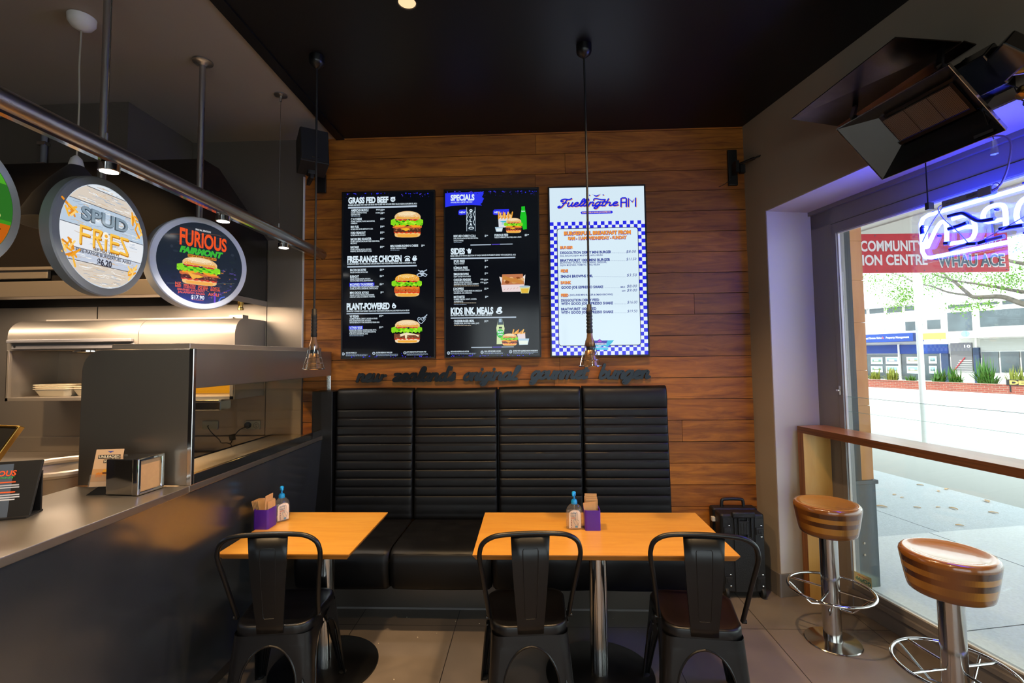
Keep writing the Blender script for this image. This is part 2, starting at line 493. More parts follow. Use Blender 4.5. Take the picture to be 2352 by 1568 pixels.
class MB:
    def __init__(self):
        self.v, self.f, self.mi, self.c = [], [], [], []
        self.M = IDM
        self.m = 0
        self.col = (1, 1, 1)
    def add(self, vs, fs, m=None, col=None):
        b = len(self.v)
        M = self.M
        self.v += [tuple(M @ Vector(v)) for v in vs]
        for f in fs:
            self.f.append(tuple(i + b for i in f))
            self.mi.append(self.m if m is None else m)
            self.c.append(self.col if col is None else col)
        return self
    def box(self, x0, x1, y0, y1, z0, z1, **k):
        vs = [(x, y, z) for z in (z0, z1) for y in (y0, y1) for x in (x0, x1)]
        return self.add(vs, [(0, 2, 3, 1), (4, 5, 7, 6), (0, 1, 5, 4), (2, 6, 7, 3), (0, 4, 6, 2), (1, 3, 7, 5)], **k)
    def cbox(self, c, s, **k):
        return self.box(c[0] - s[0] / 2, c[0] + s[0] / 2, c[1] - s[1] / 2, c[1] + s[1] / 2, c[2] - s[2] / 2, c[2] + s[2] / 2, **k)
    def prism(self, poly, z0, z1, **k):
        n = len(poly)
        vs = [(p[0], p[1], z0) for p in poly] + [(p[0], p[1], z1) for p in poly]
        fs = [tuple(range(n - 1, -1, -1)), tuple(range(n, 2 * n))] + [(i, (i + 1) % n, n + (i + 1) % n, n + i) for i in range(n)]
        return self.add(vs, fs, **k)
    def poly(self, pts, **k):
        return self.add([(p[0], p[1], p[2] if len(p) > 2 else 0) for p in pts], [tuple(range(len(pts)))], **k)
    def lathe(self, prof, n=24, cap=True, a0=0.0, a1=2 * pi, sx=1.0, sy=1.0, **k):
        full = abs(a1 - a0 - 2 * pi) < 1e-6
        nn = n if full else n + 1
        vs = [(r * sx * cos(a0 + (a1 - a0) * i / n), r * sy * sin(a0 + (a1 - a0) * i / n), z) for r, z in prof for i in range(nn)]
        fs = []
        for j in range(len(prof) - 1):
            for i in range(n):
                i2 = (i + 1) % nn
                fs.append((j * nn + i, j * nn + i2, (j + 1) * nn + i2, (j + 1) * nn + i))
        if cap and full:
            if prof[0][0] > 1e-6: fs.append(tuple(range(n - 1, -1, -1)))
            if prof[-1][0] > 1e-6: fs.append(tuple((len(prof) - 1) * nn + i for i in range(n)))
        return self.add(vs, fs, **k)
    def tube(self, pts, r, n=10, closed=False, cap=True, **k):
        pts = [Vector(p) for p in pts]
        N = len(pts)
        rs = r if isinstance(r, (list, tuple)) else [r] * N
        def tan(i):
            a = pts[(i - 1) % N] if (closed or i > 0) else pts[i]
            b = pts[(i + 1) % N] if (closed or i < N - 1) else pts[i]
            d = (b - a)
            return d.normalized() if d.length > 1e-9 else Vector((0, 0, 1))
        t = tan(0)
        u = t.orthogonal().normalized()
        vs = []
        for i in range(N):
            t2 = tan(i)
            q = t.rotation_difference(t2)
            u = (q @ u)
            u = (u - t2 * u.dot(t2)).normalized()
            w = t2.cross(u)
            t = t2
            for j in range(n):
                a = 2 * pi * j / n
                vs.append(tuple(pts[i] + (u * cos(a) + w * sin(a)) * rs[i]))
        fs = []
        for i in range(N if closed else N - 1):
            i2 = (i + 1) % N
            for j in range(n):
                j2 = (j + 1) % n
                fs.append((i * n + j, i * n + j2, i2 * n + j2, i2 * n + j))
        if not closed and cap:
            fs.append(tuple(range(n - 1, -1, -1)))
            fs.append(tuple((N - 1) * n + j for j in range(n)))
        return self.add(vs, fs, **k)
    def grid(self, fn, nu, nv, **k):
        vs = [tuple(fn(i / nu, j / nv)) for j in range(nv + 1) for i in range(nu + 1)]
        w = nu + 1
        fs = [(j * w + i, j * w + i + 1, (j + 1) * w + i + 1, (j + 1) * w + i) for j in range(nv) for i in range(nu)]
        return self.add(vs, fs, **k)
    def ell(self, cx, cy, rx, ry, z=0.0, n=28, a0=0, a1=2 * pi, **k):
        full = abs(a1 - a0 - 2 * pi) < 1e-6
        m = n if full else n + 1
        return self.poly([(cx + rx * cos(a0 + (a1 - a0) * i / n), cy + ry * sin(a0 + (a1 - a0) * i / n), z) for i in range(m)], **k)
    def ring(self, cx, cy, r0, r1, z=0.0, n=40, **k):
        vs = [(cx + r * cos(2 * pi * i / n), cy + r * sin(2 * pi * i / n), z) for r in (r0, r1) for i in range(n)]
        return self.add(vs, [(i, n + i, n + (i + 1) % n, (i + 1) % n) for i in range(n)], **k)
    def stroke(self, pts, w, z0=0.0, z1=None, smooth=5, closed=False, eps=0.0, **k):
        """flat ribbon of width w along a 2-D polyline with round ends; z1 makes it solid."""
        p = [Vector((q[0], q[1])) for q in pts]
        if smooth and len(p) > 2:
            p = [Vector((q.x, q.y)) for q in catmull([(a.x, a.y, 0) for a in p], smooth, closed)]
        N = len(p)
        L, R = [], []
        for i in range(N):
            a = p[(i - 1) % N] if (closed or i > 0) else p[i]
            b = p[(i + 1) % N] if (closed or i < N - 1) else p[i]
            d = (b - a)
            d = d.normalized() if d.length > 1e-9 else Vector((1, 0))
            nrm = Vector((-d.y, d.x)) * (w / 2)
            L.append(p[i] + nrm)
            R.append(p[i] - nrm)
        if closed:
            L.append(L[0]); R.append(R[0])
        capA, capB = [], []
        if not closed:
            d0 = (p[0] - p[1]).normalized(); d1 = (p[-1] - p[-2]).normalized()
            n0 = Vector((-d0.y, d0.x)); n1 = Vector((-d1.y, d1.x))
            for t in range(1, 6):
                an = pi * t / 6
                capA.append(p[0] + (n0 * cos(an) + d0 * sin(an)) * (w / 2))
                capB.append(p[-1] + (n1 * cos(an) + d1 * sin(an)) * (w / 2))
        zt = z0 if z1 is None else z1
        for i in range(len(L) - 1):
            zq = zt + eps * i
            self.add([(R[i].x, R[i].y, zq), (R[i + 1].x, R[i + 1].y, zq), (L[i + 1].x, L[i + 1].y, zq), (L[i].x, L[i].y, zq)], [(0, 1, 2, 3)], **k)
        if not closed:
            self.poly([(q.x, q.y, zt) for q in [L[0]] + capA[::-1] + [R[0]]], **k)
            self.poly([(q.x, q.y, zt) for q in ([R[-1]] + capB[::-1] + [L[-1]])], **k)
        if z1 is not None:
            out = L + [q for q in (capB)] + R[::-1] + [q for q in (capA)] if not closed else None
            if out:
                m = len(out)
                vs = [(q.x, q.y, z0) for q in out] + [(q.x, q.y, z1) for q in out]
                self.add(vs, [((i + 1) % m, i, m + i, m + (i + 1) % m) for i in range(m)], **k)
        return self
    def text(self, s, x0, x1, y, h, bold=0.02, shear=0.0, z=0.0, align='L', res=None, **k):
        """text of cap height h on baseline y, squeezed to span x0..x1 (x1 None keeps natural width)."""
        vs, fs = glyphs(s, bold, shear, res or (4 if h > 0.022 else 2))
        if not vs:
            return self
        a = min(v[0] for v in vs); b = max(v[0] for v in vs)
        sy = h / CAP
        sx = sy if x1 is None else (x1 - x0) / max(1e-6, b - a)
        ox = x0 - a * sx
        if x1 is None and align == 'C': ox -= (b - a) * sx / 2
        if x1 is None and align == 'R': ox -= (b - a) * sx
        return self.add([(ox + v[0] * sx, y + v[1] * sy, z) for v in vs], fs, **k)
    def build(self, name, mats, parent=None, smooth=40, bevel=None, solid=None, loc=None, rot=None, sub=0):
        me = bpy.data.meshes.new(name)
        me.from_pydata(self.v, [], self.f)
        if not isinstance(mats, (list, tuple)):
            mats = [mats]
        for m in mats:
            me.materials.append(m)
        me.polygons.foreach_set('material_index', self.mi)
        if any(c != (1, 1, 1) for c in self.c):
            a = me.color_attributes.new('col', 'FLOAT_COLOR', 'CORNER')
            d = []
            for p, c in zip(me.polygons, self.c):
                d += [c[0], c[1], c[2], 1.0] * p.loop_total
            a.data.foreach_set('color', d)
        me.update()
        if smooth:
            me.polygons.foreach_set('use_smooth', [True] * len(me.polygons))
            me.set_sharp_from_angle(angle=radians(smooth))
        o = bpy.data.objects.new(name, me)
        COL.objects.link(o)
        if parent is not None:
            o.parent = parent
        if loc is not None: o.location = loc
        if rot is not None: o.rotation_euler = rot
        if solid:
            md = o.modifiers.new('thickness', 'SOLIDIFY')
            md.thickness = solid
            md.offset = 0
        if bevel:
            md = o.modifiers.new('soft_edges', 'BEVEL')
            md.width = bevel
            md.segments = 2
            md.limit_method = 'ANGLE'
            md.angle_limit = radians(35)
        if sub:
            md = o.modifiers.new('smooth_form', 'SUBSURF')
            md.levels = sub
            md.render_levels = sub
        return o

def tag(o, label=None, cat=None, group=None, kind=None):
    if label: o['label'] = label
    if cat: o['category'] = cat
    if group: o['group'] = group
    if kind: o['kind'] = kind
    return o

def thing(name, label, cat, loc=(0, 0, 0), rot=(0, 0, 0), group=None):
    o = bpy.data.objects.new(name, None)
    o.empty_display_size = 0.1
    COL.objects.link(o)
    o.location = loc
    o.rotation_euler = rot
    return tag(o, label, cat, group)

def wthing(name, label, cat, s=0, n=0, z=0, group=None):
    """a thing whose local axes follow the window wall: x along it towards the street, y outwards."""
    return thing(name, label, cat, WALLM @ Vector((s, n, z)), (0, 0, RW), group)

def copy_thing(src, loc, rot=None, label=None):
    r = src.copy()
    COL.objects.link(r)
    r.location = loc
    if rot is not None: r.rotation_euler = rot
    if label: r['label'] = label
    for ch in list(src.children):
        c = ch.copy()
        COL.objects.link(c)
        c.parent = r
        for g in list(ch.children):
            d = g.copy()
            COL.objects.link(d)
            d.parent = c
    return r

def struct(o):
    o['kind'] = 'structure'
    return o

def rrect(x0, x1, y0, y1, r, n=5):
    out = []
    for cx, cy, a in ((x1 - r, y0 + r, -90), (x1 - r, y1 - r, 0), (x0 + r, y1 - r, 90), (x0 + r, y0 + r, 180)):
        for i in range(n + 1):
            t = radians(a + 90 * i / n)
            out.append((cx + r * cos(t), cy + r * sin(t)))
    return out
# ------------------------------------------------------------------ the room
CEIL = 3.319
def build_room():
    b = MB(); b.box(-4.7, 3.6, -3.1, 3.75, -0.12, 0.0)
    # cut the floor slab along the window wall: keep it a plain polygon prism
    b = MB()
    e0 = WALLM @ Vector((0.0, 0.40, 0)); e1 = WALLM @ Vector((6.80, 0.40, 0))
    b.prism([(-4.7, -3.1), (e1.x, -3.1), (e1.x, e1.y), (e0.x, e0.y), (e0.x, 3.75), (-4.7, 3.75)], -0.12, 0.0)
    struct(b.build('floor', M_FLOOR, smooth=0))
    b = MB(); w0 = WALLM @ Vector((0, 0.5, 0)); w1 = WALLM @ Vector((6.8, 0.5, 0))
    b.prism([(-1.425, -3.1), (w1.x, -3.1), (w0.x, 3.75), (-1.425, 3.75)], CEIL, CEIL + 0.12)
    struct(b.build('ceiling', M_CEIL, smooth=0))
    b = MB(); b.box(-4.7, -1.49, -3.1, 3.75, CEIL, CEIL + 0.12)
    struct(b.build('ceiling_kitchen', M_CEIL2, smooth=0))
    b = MB(); b.box(-1.49, -1.425, -3.1, 3.60, CEIL - 0.012, CEIL + 0.12)
    struct(b.build('trim_1', M_CEIL, smooth=0))
    # plank wall: real boards with gaps and butt joints
    b = MB(); rnd = random.Random(3)
    pitch, z0 = 0.1545, 1.452 - 9 * 0.1545
    tints = []
    k = 0
    while z0 + k * pitch < CEIL:
        za, zb = z0 + k * pitch, z0 + (k + 1) * pitch
        x = -1.73
        while x < 1.62:
            L = rnd.uniform(1.1, 2.4)
            xe = min(1.62, x + L)
            if 1.62 - xe < 0.35: xe = 1.62
            t = rnd.uniform(0.72, 1.18)
            b.box(x + 0.0012, xe - 0.0012, 3.60 + rnd.uniform(0, 0.003), 3.622, max(0.0, za + 0.0022), min(CEIL, zb - 0.0022), col=(t, t * rnd.uniform(0.94, 1.02), t * rnd.uniform(0.85, 1.0)))
            x = xe
        k += 1
    b.box(-1.73, 1.62, 3.625, 3.70, 0, CEIL, col=(0.12, 0.1, 0.1))
    o = b.build('wall_back', M_PLANK, smooth=0)
    o.data.color_attributes['col'].name = 'tint'
    struct(o)
    b = MB(); b.box(-4.7, -1.732, 3.60, 3.72, 0, CEIL)
    struct(b.build('wall_kitchen', M_WALLK, smooth=0))
    b = MB()
    for x0, x1 in ((-4.6, -3.35), (-3.34, -2.012), (-2.006, -1.735)):
        b.box(x0, x1, 3.588, 3.60, 0.0, 2.53)
    struct(b.build('wall_kitchen_lining', M_STEELK, smooth=0))
    b = MB(); b.box(-1.737, -1.729, 3.584, 3.602, 1.66, CEIL - 0.3)
    struct(b.build('trim_2', M_WHITE, smooth=0))
    b = MB(); b.box(-4.8, -4.7, -3.1, 3.75, 0, CEIL)
    struct(b.build('wall_left', M_WALLK, smooth=0))
    # wall behind the viewer, with the glazed shopfront that lights the tables from the street side
    b = MB()
    for x0, x1, za, zb in ((-4.8, -1.25, 0, CEIL), (2.45, 3.6, 0, CEIL), (-1.25, 2.45, 0, 0.35), (-1.25, 2.45, 2.65, CEIL)):
        b.box(x0, x1, -3.12, -3.0, za, zb)
    struct(b.build('wall_front', M_WALL, smooth=0))
    fr = MB()
    for x in (-1.25, 0.0, 1.2, 2.40): fr.box(x, x + 0.05, -3.09, -3.03, 0.35, 2.65)
    for z in (0.35, 2.60): fr.box(-1.25, 2.45, -3.09, -3.03, z, z + 0.05)
    f = struct(fr.build('window_2', M_ALU, smooth=0))
    g = MB(); g.box(-1.25, 2.45, -3.063, -3.057, 0.35, 2.65)
    g.build('pane', M_GLASS, f, smooth=0)

    # window wall in its own axes: x = along (s), y = outwards (n)
    S0, H1 = 0.215, 2.612
    b = MB(); b.M = WALLM
    b.box(-0.35, S0, 0.0, 0.345, 0, CEIL, m=0)
    b.box(S0, 6.8, 0.0, 0.345, H1 + 0.002, CEIL, m=0)
    b.box(6.3, 6.8, 0.0, 0.345, 0, H1, m=0)
    struct(b.build('wall_right', M_WALL, smooth=0))
    b = MB(); b.M = WALLM                       # painted linings of the opening
    b.box(S0, S0 + 0.003, 0.004, 0.344, 0.15, H1)
    b.box(S0, 6.3, 0.004, 0.344, H1 - 0.003, H1 + 0.001)
    struct(b.build('trim_3', M_REVEAL, smooth=0))
    b = MB(); b.M = WALLM                       # skirting
    b.box(0.02, S0 + 0.006, -0.012, 0.0, 0, 0.15)
    b.box(S0 - 0.0, S0 + 0.012, -0.012, 0.30, 0, 0.15)
    struct(b.build('baseboard_right', M_SKIRT, smooth=0, bevel=0.002))
    b = MB(); b.M = WALLM
    b.box(S0 + 0.001, S0 + 0.0135, -0.0135, -0.001, 0, 0.152)
    struct(b.build('trim_4', M_ALU, smooth=0))
    # window frame
    b = MB(); b.M = WALLM
    N0, N1 = 0.344, 0.40
    b.box(S0, 0.392, N0, N1, 0, H1)                           # wide closing panel beside the glass
    b.box(0.396, 0.432, N0 - 0.006, N1, 0.0, 2.45)            # sash stile
    b.box(0.392, 0.397, N0 + 0.006, N1, 0, 2.45)
    b.box(0.396, 6.3, N0 - 0.006, N1, 2.415, 2.475)           # sash head
    b.box(S0, 6.3, N0, N1, 2.479, H1)                         # head panel
    b.box(S0, 6.3, N0 - 0.02, N1, H1 - 0.03, H1 - 0.003)
    b.box(0.392, 6.3, N0, N1 + 0.02, 0.0, 0.115)              # sill board
    b.box(0.392, 6.3, N0 - 0.012, N1, 0.095, 0.125)
    b.box(0.41, 6.3, N0 + 0.006, N1, 0.125, 0.157)
    for s in (2.75, 4.55, 6.24): b.box(s, s + 0.06, N0 - 0.006, N1, 0.11, 2.45)
    f = struct(b.build('window_1', M_ALU, smooth=0, bevel=0.002))
    b = MB(); b.M = WALLM
    b.box(0.432, 0.437, 0.352, 0.366, 0.157, 2.412)           # bright aluminium bead
    b.box(0.437, 6.24, 0.352, 0.366, 2.405, 2.414)
    b.box(0.437, 6.24, 0.352, 0.366, 0.157, 0.165)
    b.build('bead', M_WHITE, f, smooth=0)
    b = MB(); b.M = WALLM
    for s0, s1 in ((0.433, 2.75), (2.81, 4.55), (4.61, 6.24)): b.box(s0, s1, 0.376, 0.382, 0.157, 2.414)
    b.build('pane', M_GLASS, f, smooth=0)
    b = MB(); b.M = WALLM
    b.lathe([(0.006, 0), (0.006, 0.02)], 10)
    b.M = WALLM @ TR(0.412, 0.338, 1.375) @ RX(90)
    b = MB(); b.M = WALLM
    b.box(0.404, 0.420, 0.332, 0.340, 1.345, 1.405)
    b.box(0.395, 0.417, 0.318, 0.333, 1.370, 1.382)
    b.build('window_lock', M_CHROME, f, smooth=0, bevel=0.003)
    # inner low glass sheet with polished edge, cut-out for a hand slot
    b = MB(); b.M = WALLM
    b.box(0.436, 6.2, 0.366, 0.372, 0.16, 1.335)
    o = b.build('low_glass', M_GLASSG, f, smooth=0)
    b = MB(); b.M = WALLM
    b.box(0.436, 6.2, 0.3655, 0.3725, 1.335, 1.3372)
    b.box(0.436, 6.2, 0.3655, 0.3725, 1.240, 1.2412)
    b.build('glass_edge', M_GREENEDGE, f, smooth=0)
build_room()

def build_downlights():
    for i, (x, y, e) in enumerate(DOWNLIGHTS):
        lab = ['warm recessed downlight in the black ceiling between the pendant cords', 'recessed downlight in the black ceiling above the long table',
               'recessed downlight in the black ceiling nearest the counter side behind the viewer', 'recessed downlight in the black ceiling by the windows behind the viewer', 'recessed downlight in the black ceiling behind the viewer',
               'recessed downlight in the grey kitchen ceiling above the sink unit', 'recessed downlight in the grey kitchen ceiling behind the viewer'][i]
        t = thing('downlight', lab, 'downlight', (x, y, CEIL))
        b = MB(); b.lathe([(0.045, 0.0), (0.052, -0.004), (0.052, -0.0065), (0.043, -0.0065), (0.043, 0.0)], 28, cap=False)
        b.build('trim_ring', M_BLKP, t)
        b = MB(); b.lathe([(0.0, -0.001), (0.042, -0.001)], 24, cap=False)
        b.build('lamp_face', M_DOWN, t)
        light('downlight_beam', 'SPOT', (x, y, CEIL - 0.02), e, WARM, target=(x, y + 0.06, 0) if i != 5 else (-2.75, 3.2, 1.3), spot_size=radians(100 if i != 5 else 62), spot_blend=0.75, shadow_soft_size=0.045)
build_downlights()
# ------------------------------------------------------------------ seating
def build_bench():
    t = thing('banquette', 'long black leatherette banquette with four ribbed back panels against the plank wall', 'bench', (-0.236, 3.2, 0))
    X = [-1.430, -0.855, -0.249, 0.352, 0.962]
    ox, oy = -0.236, 3.2
    seams = [1.245 - 0.0603 * k for k in range(11)]
    ztop, zbot = 1.398, 0.47
    for i in range(4):
        x0, x1 = X[i] + 0.004, X[i + 1] - 0.004
        top = ztop + (0.004 if i == 3 else 0.0)
        wob = random.Random(i)
        ph = [wob.uniform(-1, 1) for _ in range(4)]
        def fn(u, v, x0=x0, x1=x1, top=top, ph=ph):
            a = 2 * u - 1
            c = 2 * v - 1
            ex = (1 - abs(a) ** 40) ** (1 / 4.0) if abs(a) < 1 else 0
            ez = (1 - abs(c) ** 26) ** (1 / 4.0) if abs(c) < 1 else 0
            z = zbot + (top - zbot) * v + 0.006 * ph[0] * (1 - a * a) * v * v
            y = 3.552 - 0.085 * (1 - v) * 0.55 - 0.064 * ex * ez
            for zs in seams:
                d = abs(z - zs)
                if d < 0.03:
                    y += 0.0055 * math.exp(-(d / 0.0042) ** 2) * (1 if abs(a) < 0.97 else 0)
            if z < seams[0]:
                y -= 0.0018 * abs(sin((seams[0] - z) / 0.0603 * pi))
            else:
                y -= 0.01 * sin(min(1, (z - seams[0]) / 0.15) * pi)
            return (x0 + (x1 - x0) * u - ox, y - oy, z)
        b = MB(); us = [0, 0.004, 0.008, 0.013, 0.02, 0.03, 0.05, 0.1]; us = us + [0.1 + 0.8 * q / 10 for q in range(1, 10)] + [1 - q for q in us[::-1]]
        b.grid(lambda u, v: fn(us[int(round(u * (len(us) - 1)))], v), len(us) - 1, 150)
        b.box(x0 - 0.004 - ox, x1 + 0.004 - ox, 3.545 - oy, 3.592 - oy, zbot, top - 0.015)
        b.build('back_panel', M_LEATHER, t, smooth=60)
        # seat cushion: section in (y,z), swept with pillowed ends
        sec = [(3.46, 0.482), (3.36, 0.486), (3.25, 0.487), (3.14, 0.490), (3.03, 0.492), (2.95, 0.492), (2.905, 0.486), (2.880, 0.472), (2.868, 0.45), (2.862, 0.42), (2.864, 0.36), (2.872, 0.31), (2.884, 0.275), (2.905, 0.258), (2.94, 0.252), (3.1, 0.252), (3.25, 0.255)]
        sec = [(p.y, p.z) for p in catmull([(0, y, z) for y, z in sec], 5)]
        cy, cz = 3.15, 0.37
        def fs(u, v, x0=x0, x1=x1):
            a = 2 * u - 1
            q = min(len(sec) - 1, int(round(v * (len(sec) - 1))))
            y, z = sec[q]
            e = (1 - abs(a) ** 18) ** (1 / 3.0) if abs(a) < 1 else 0
            s = 0.0 if abs(a) >= 1 else 1 - 0.055 * (1 - e)
            if abs(a) >= 1: s = 0.93
            dy, dz = y - cy, z - cz
            if q < 26:
                for ys in (3.34, 3.23, 3.12, 3.02):
                    dz -= 0.0028 * math.exp(-((y - ys) / 0.006) ** 2)
            if 27 < q < 33: dy += 0.0
            dz -= 0.008 * max(0, 1 - abs(z - 0.254) / 0.03) * (1 - a * a) * 0.6 if z < 0.3 else 0
            return (x0 + (x1 - x0) * u - ox, cy + dy * s - oy, cz + dz * s)
        b = MB(); b.grid(fs, 36, len(sec) - 1)
        c = b.build('seat_cushion', M_LEATHER, t, smooth=60)
        b = MB()
        zf = 0.4695
        b.tube([(x0 + 0.02 + (x1 - x0 - 0.04) * k / 20 - ox, 2.8785 - oy, zf + 0.002 * sin(k * 0.9 + i)) for k in range(21)], 0.0022, 6)
        b.build('piping', M_LEATHER, c)
    b = MB(); b.box(-1.50 - ox, 0.955 - ox, 3.19 - oy, 3.55 - oy, 0.0, 0.27)
    k = b.build('kickboard', M_KICK, t, smooth=0)
    b = MB(); b.box(-1.585 - ox, -1.434 - ox, 3.44 - oy, 3.592 - oy, 0.0, 1.385)
    b.build('end_filler', M_LEATHER, t, smooth=0, bevel=0.006)
    b = MB(); b.box(-1.49 - ox, 0.955 - ox, 3.184 - oy, 3.19 - oy, 0.0, 0.012)
    b.build('floor_trim', M_ALU, k, smooth=0)
build_bench()

def build_table(name_lab, x0, x1, y0, y1, px, py, rz=0.0):
    cx, cy = (x0 + x1) / 2, (y0 + y1) / 2
    t = thing('dining_table', name_lab, 'table', (cx, cy, 0), (0, 0, rz), 'dining tables')
    w, d = (x1 - x0) / 2, (y1 - y0) / 2
    ZT, TH, SL = 0.735, 0.028, 0.016
    b = MB()
    vs = [(-w, -d, ZT), (w, -d, ZT), (w, d, ZT), (-w, d, ZT)]
    vm = [(-w, -d, ZT - 0.005), (w, -d, ZT - 0.005), (w, d, ZT - 0.005), (-w, d, ZT - 0.005)]
    vb = [(-w + SL, -d + SL, ZT - TH), (w - SL, -d + SL, ZT - TH), (w - SL, d - SL, ZT - TH), (-w + SL, d - SL, ZT - TH)]
    b.add(vs + vm + vb, [(0, 1, 2, 3)], m=0)
    b.add(vs + vm + vb, [(i, i + 4, (i + 1) % 4 + 4, (i + 1) % 4) for i in range(4)] + [(i + 4, i + 8, (i + 1) % 4 + 8, (i + 1) % 4 + 4) for i in range(4)] + [(11, 10, 9, 8)], m=1)
    b.build('tabletop', [M_TABLE, M_TEDGE], t, smooth=0, bevel=0.0015)
    b = MB(); b.M = TR(px - cx, py - cy, 0)
    b.lathe([(0.0455, 0.010), (0.0455, ZT - TH)], 40)
    b.build('pole', M_STEELP, t)
    b = MB(); b.M = TR(px - cx, py - cy, 0)
    b.lathe([(0.0, 0.0), (0.272, 0.0), (0.274, 0.002), (0.274, 0.008), (0.268, 0.011), (0.0, 0.013)], 64)
    b.build('base_plate', M_BLKM, t)
    b = MB(); b.box(px - cx - 0.12, px - cx + 0.12, py - cy - 0.12, py - cy + 0.12, ZT - TH - 0.006, ZT - TH)
    b.build('mounting_plate', M_BLKM, t, smooth=0)
    return t
build_table('small beech topped table standing against the steel counter', -1.452, -0.838, 2.207, 2.80, -1.113, 2.60)
build_table('long beech topped table in the middle of the room beside two chairs', -0.278, 0.902, 2.21, 2.80, 0.325, 2.575)

def chair_parts():
    """pressed-steel bistro chair; local +y is the front."""
    t = thing('bistro_chair', 'chair', 'chair', (0, 0, 0), (0, 0, 0), 'black bistro chairs')
    ZS = 0.455
    def hw(yy):                                     # half width of the seat: wider at the front
        return 0.168 + 0.020 * (yy + 0.175) / 0.35
    # seat: rounded trapezoid outline
    outl = []
    R = 0.075
    for cx, cy, a in ((1, -1, -90), (1, 1, 0), (-1, 1, 90), (-1, -1, 180)):
        yy = 0.175 * cy
        px, py = cx * (hw(yy) - R), yy - cy * R
        for i in range(8):
            an = radians(a + 90 * i / 7)
            outl.append((px + R * cos(an), py + R * sin(an)))
    n = len(outl)
    b = MB()
    rings = [(0.0, ZS - 0.010), (0.45, ZS - 0.009), (0.80, ZS - 0.006), (0.90, ZS - 0.003), (0.95, ZS), (0.985, ZS - 0.003), (1.0, ZS - 0.010), (1.005, ZS - 0.03), (1.01, ZS - 0.055)]
    vs = []
    for f, z in rings[1:]:
        vs += [(p[0] * f, p[1] * f, z) for p in outl]
    fs = [tuple(range(n))]
    for j in range(len(rings) - 2):
        fs += [(j * n + i, (j + 1) * n + i, (j + 1) * n + (i + 1) % n, j * n + (i + 1) % n) for i in range(n)]
    b.add(vs, fs)
    b.build('seat', M_BLKM, t, smooth=50)
    # legs: folded sheet corners that merge into an arch on every side
    zt, za, zb = 0.415, 0.372, 0.215
    def corner(z, sx, sy):
        k = (zt - z) / zt
        if sy < 0:
            return sx * (0.168 + 0.030 * k), -(0.177 + 0.045 * k)
        return sx * (0.186 + 0.036 * k), 0.177 + 0.050 * k
    def span(z, half):
        if z >= za: return half
        g_top = half - 0.062
        if z >= zb:
            q = (z - zb) / (za - zb)
            return half - g_top * sqrt(max(0.0, 1 - q ** 2.2))
        return 0.062 - 0.030 * ((zb - z) / zb) ** 0.8
    zs = [zt, 0.395, za + 0.001] + [zb + (za - zb) * q for q in (0.995, 0.98, 0.95, 0.9, 0.82, 0.72, 0.6, 0.45, 0.3, 0.15, 0.0)] + [0.17, 0.12, 0.07, 0.03, 0.0]
    for sx in (-1, 1):
        for sy in (-1, 1):
            b = MB()
            vs = []; edgeA = []; edgeB = []
            for z in zs:
                cx, cy = corner(z, sx, sy)
                LA = span(z, abs(cx)); LB = span(z, 0.177 + (0.048 * (zt - z) / zt) * 0.5)
                if z >= za: LA, LB = abs(cx), abs(cy)
                r = 0.045 * (0.55 + 0.45 * z / zt)
                row = []
                row.append((cx - sx * LA, cy))
                row.append((cx - sx * max(r, LA * 0.66), cy))
                row.append((cx - sx * max(r, LA * 0.33) if LA * 0.33 > r else cx - sx * r, cy))
                for q in (0.25, 0.5, 0.75):
                    an = q * pi / 2
                    row.append((cx - sx * r * (1 - sin(an)), cy - sy * r * (1 - cos(an))))
                row.append((cx, cy - sy * r))
                row.append((cx, cy - sy * max(r, LB * 0.66)))
                row.append((cx, cy - sy * LB))
                edgeA.append((row[0][0], row[0][1], z)); edgeB.append((row[-1][0], row[-1][1], z))
                vs += [(x, y, z) for x, y in row]
            m = 9
            fs = [(j * m + i, j * m + i + 1, (j + 1) * m + i + 1, (j + 1) * m + i) for j in range(len(zs) - 1) for i in range(m - 1)]
            b.add(vs, fs)
            b.tube(edgeA[2:], 0.0048, 6); b.tube(edgeB[2:], 0.0048, 6)
            # pressed flute down the leg and rubber foot
            cx0, cy0 = corner(0.0, sx, sy); cx1, cy1 = corner(0.24, sx, sy)
            fl = [(corner(z, sx, sy)[0] - sx * (0.018 + 0.016 * z / 0.24), corner(z, sx, sy)[1] + sy * 0.0035, z) for z in (0.012, 0.06, 0.12, 0.18, 0.225, 0.24)]
            b.tube(fl, [0.006, 0.008, 0.009, 0.0095, 0.008, 0.002], 8)
            l = b.build('leg', M_BLKM, t, smooth=50)
            f = MB(); f.M = TR(cx0 - sx * 0.016, cy0 - sy * 0.016, 0.0)
            f.lathe([(0.017, 0.0), (0.019, 0.003), (0.019, 0.012), (0.016, 0.014)], 14)
            f.build('rubber_foot', M_BLKR, l)
    # hoop of bent tube
    pts = [(0.178, -0.095, 0.458), (0.180, -0.103, 0.475), (0.190, -0.135, 0.56), (0.205, -0.172, 0.67), (0.2165, -0.196, 0.745), (0.217, -0.205, 0.785), (0.203, -0.212, 0.824), (0.165, -0.217, 0.850), (0.11, -0.219, 0.860), (0.0, -0.220, 0.864)]
    full = pts + [(-x, y, z) for x, y, z in pts[:-1][::-1]]
    b = MB(); b.tube(catmull(full, 5), 0.0105, 12)
    h = b.build('back_hoop', M_BLKM, t)
    for sx in (-1, 1):
        b = MB(); b.M = TR(sx * 0.179, -0.098, 0.458) @ RY(sx * 90)
        b.lathe([(0.009, -0.004), (0.009, 0.014), (0.0, 0.016)], 10)
        b.build('rivet', M_BLKM, h)
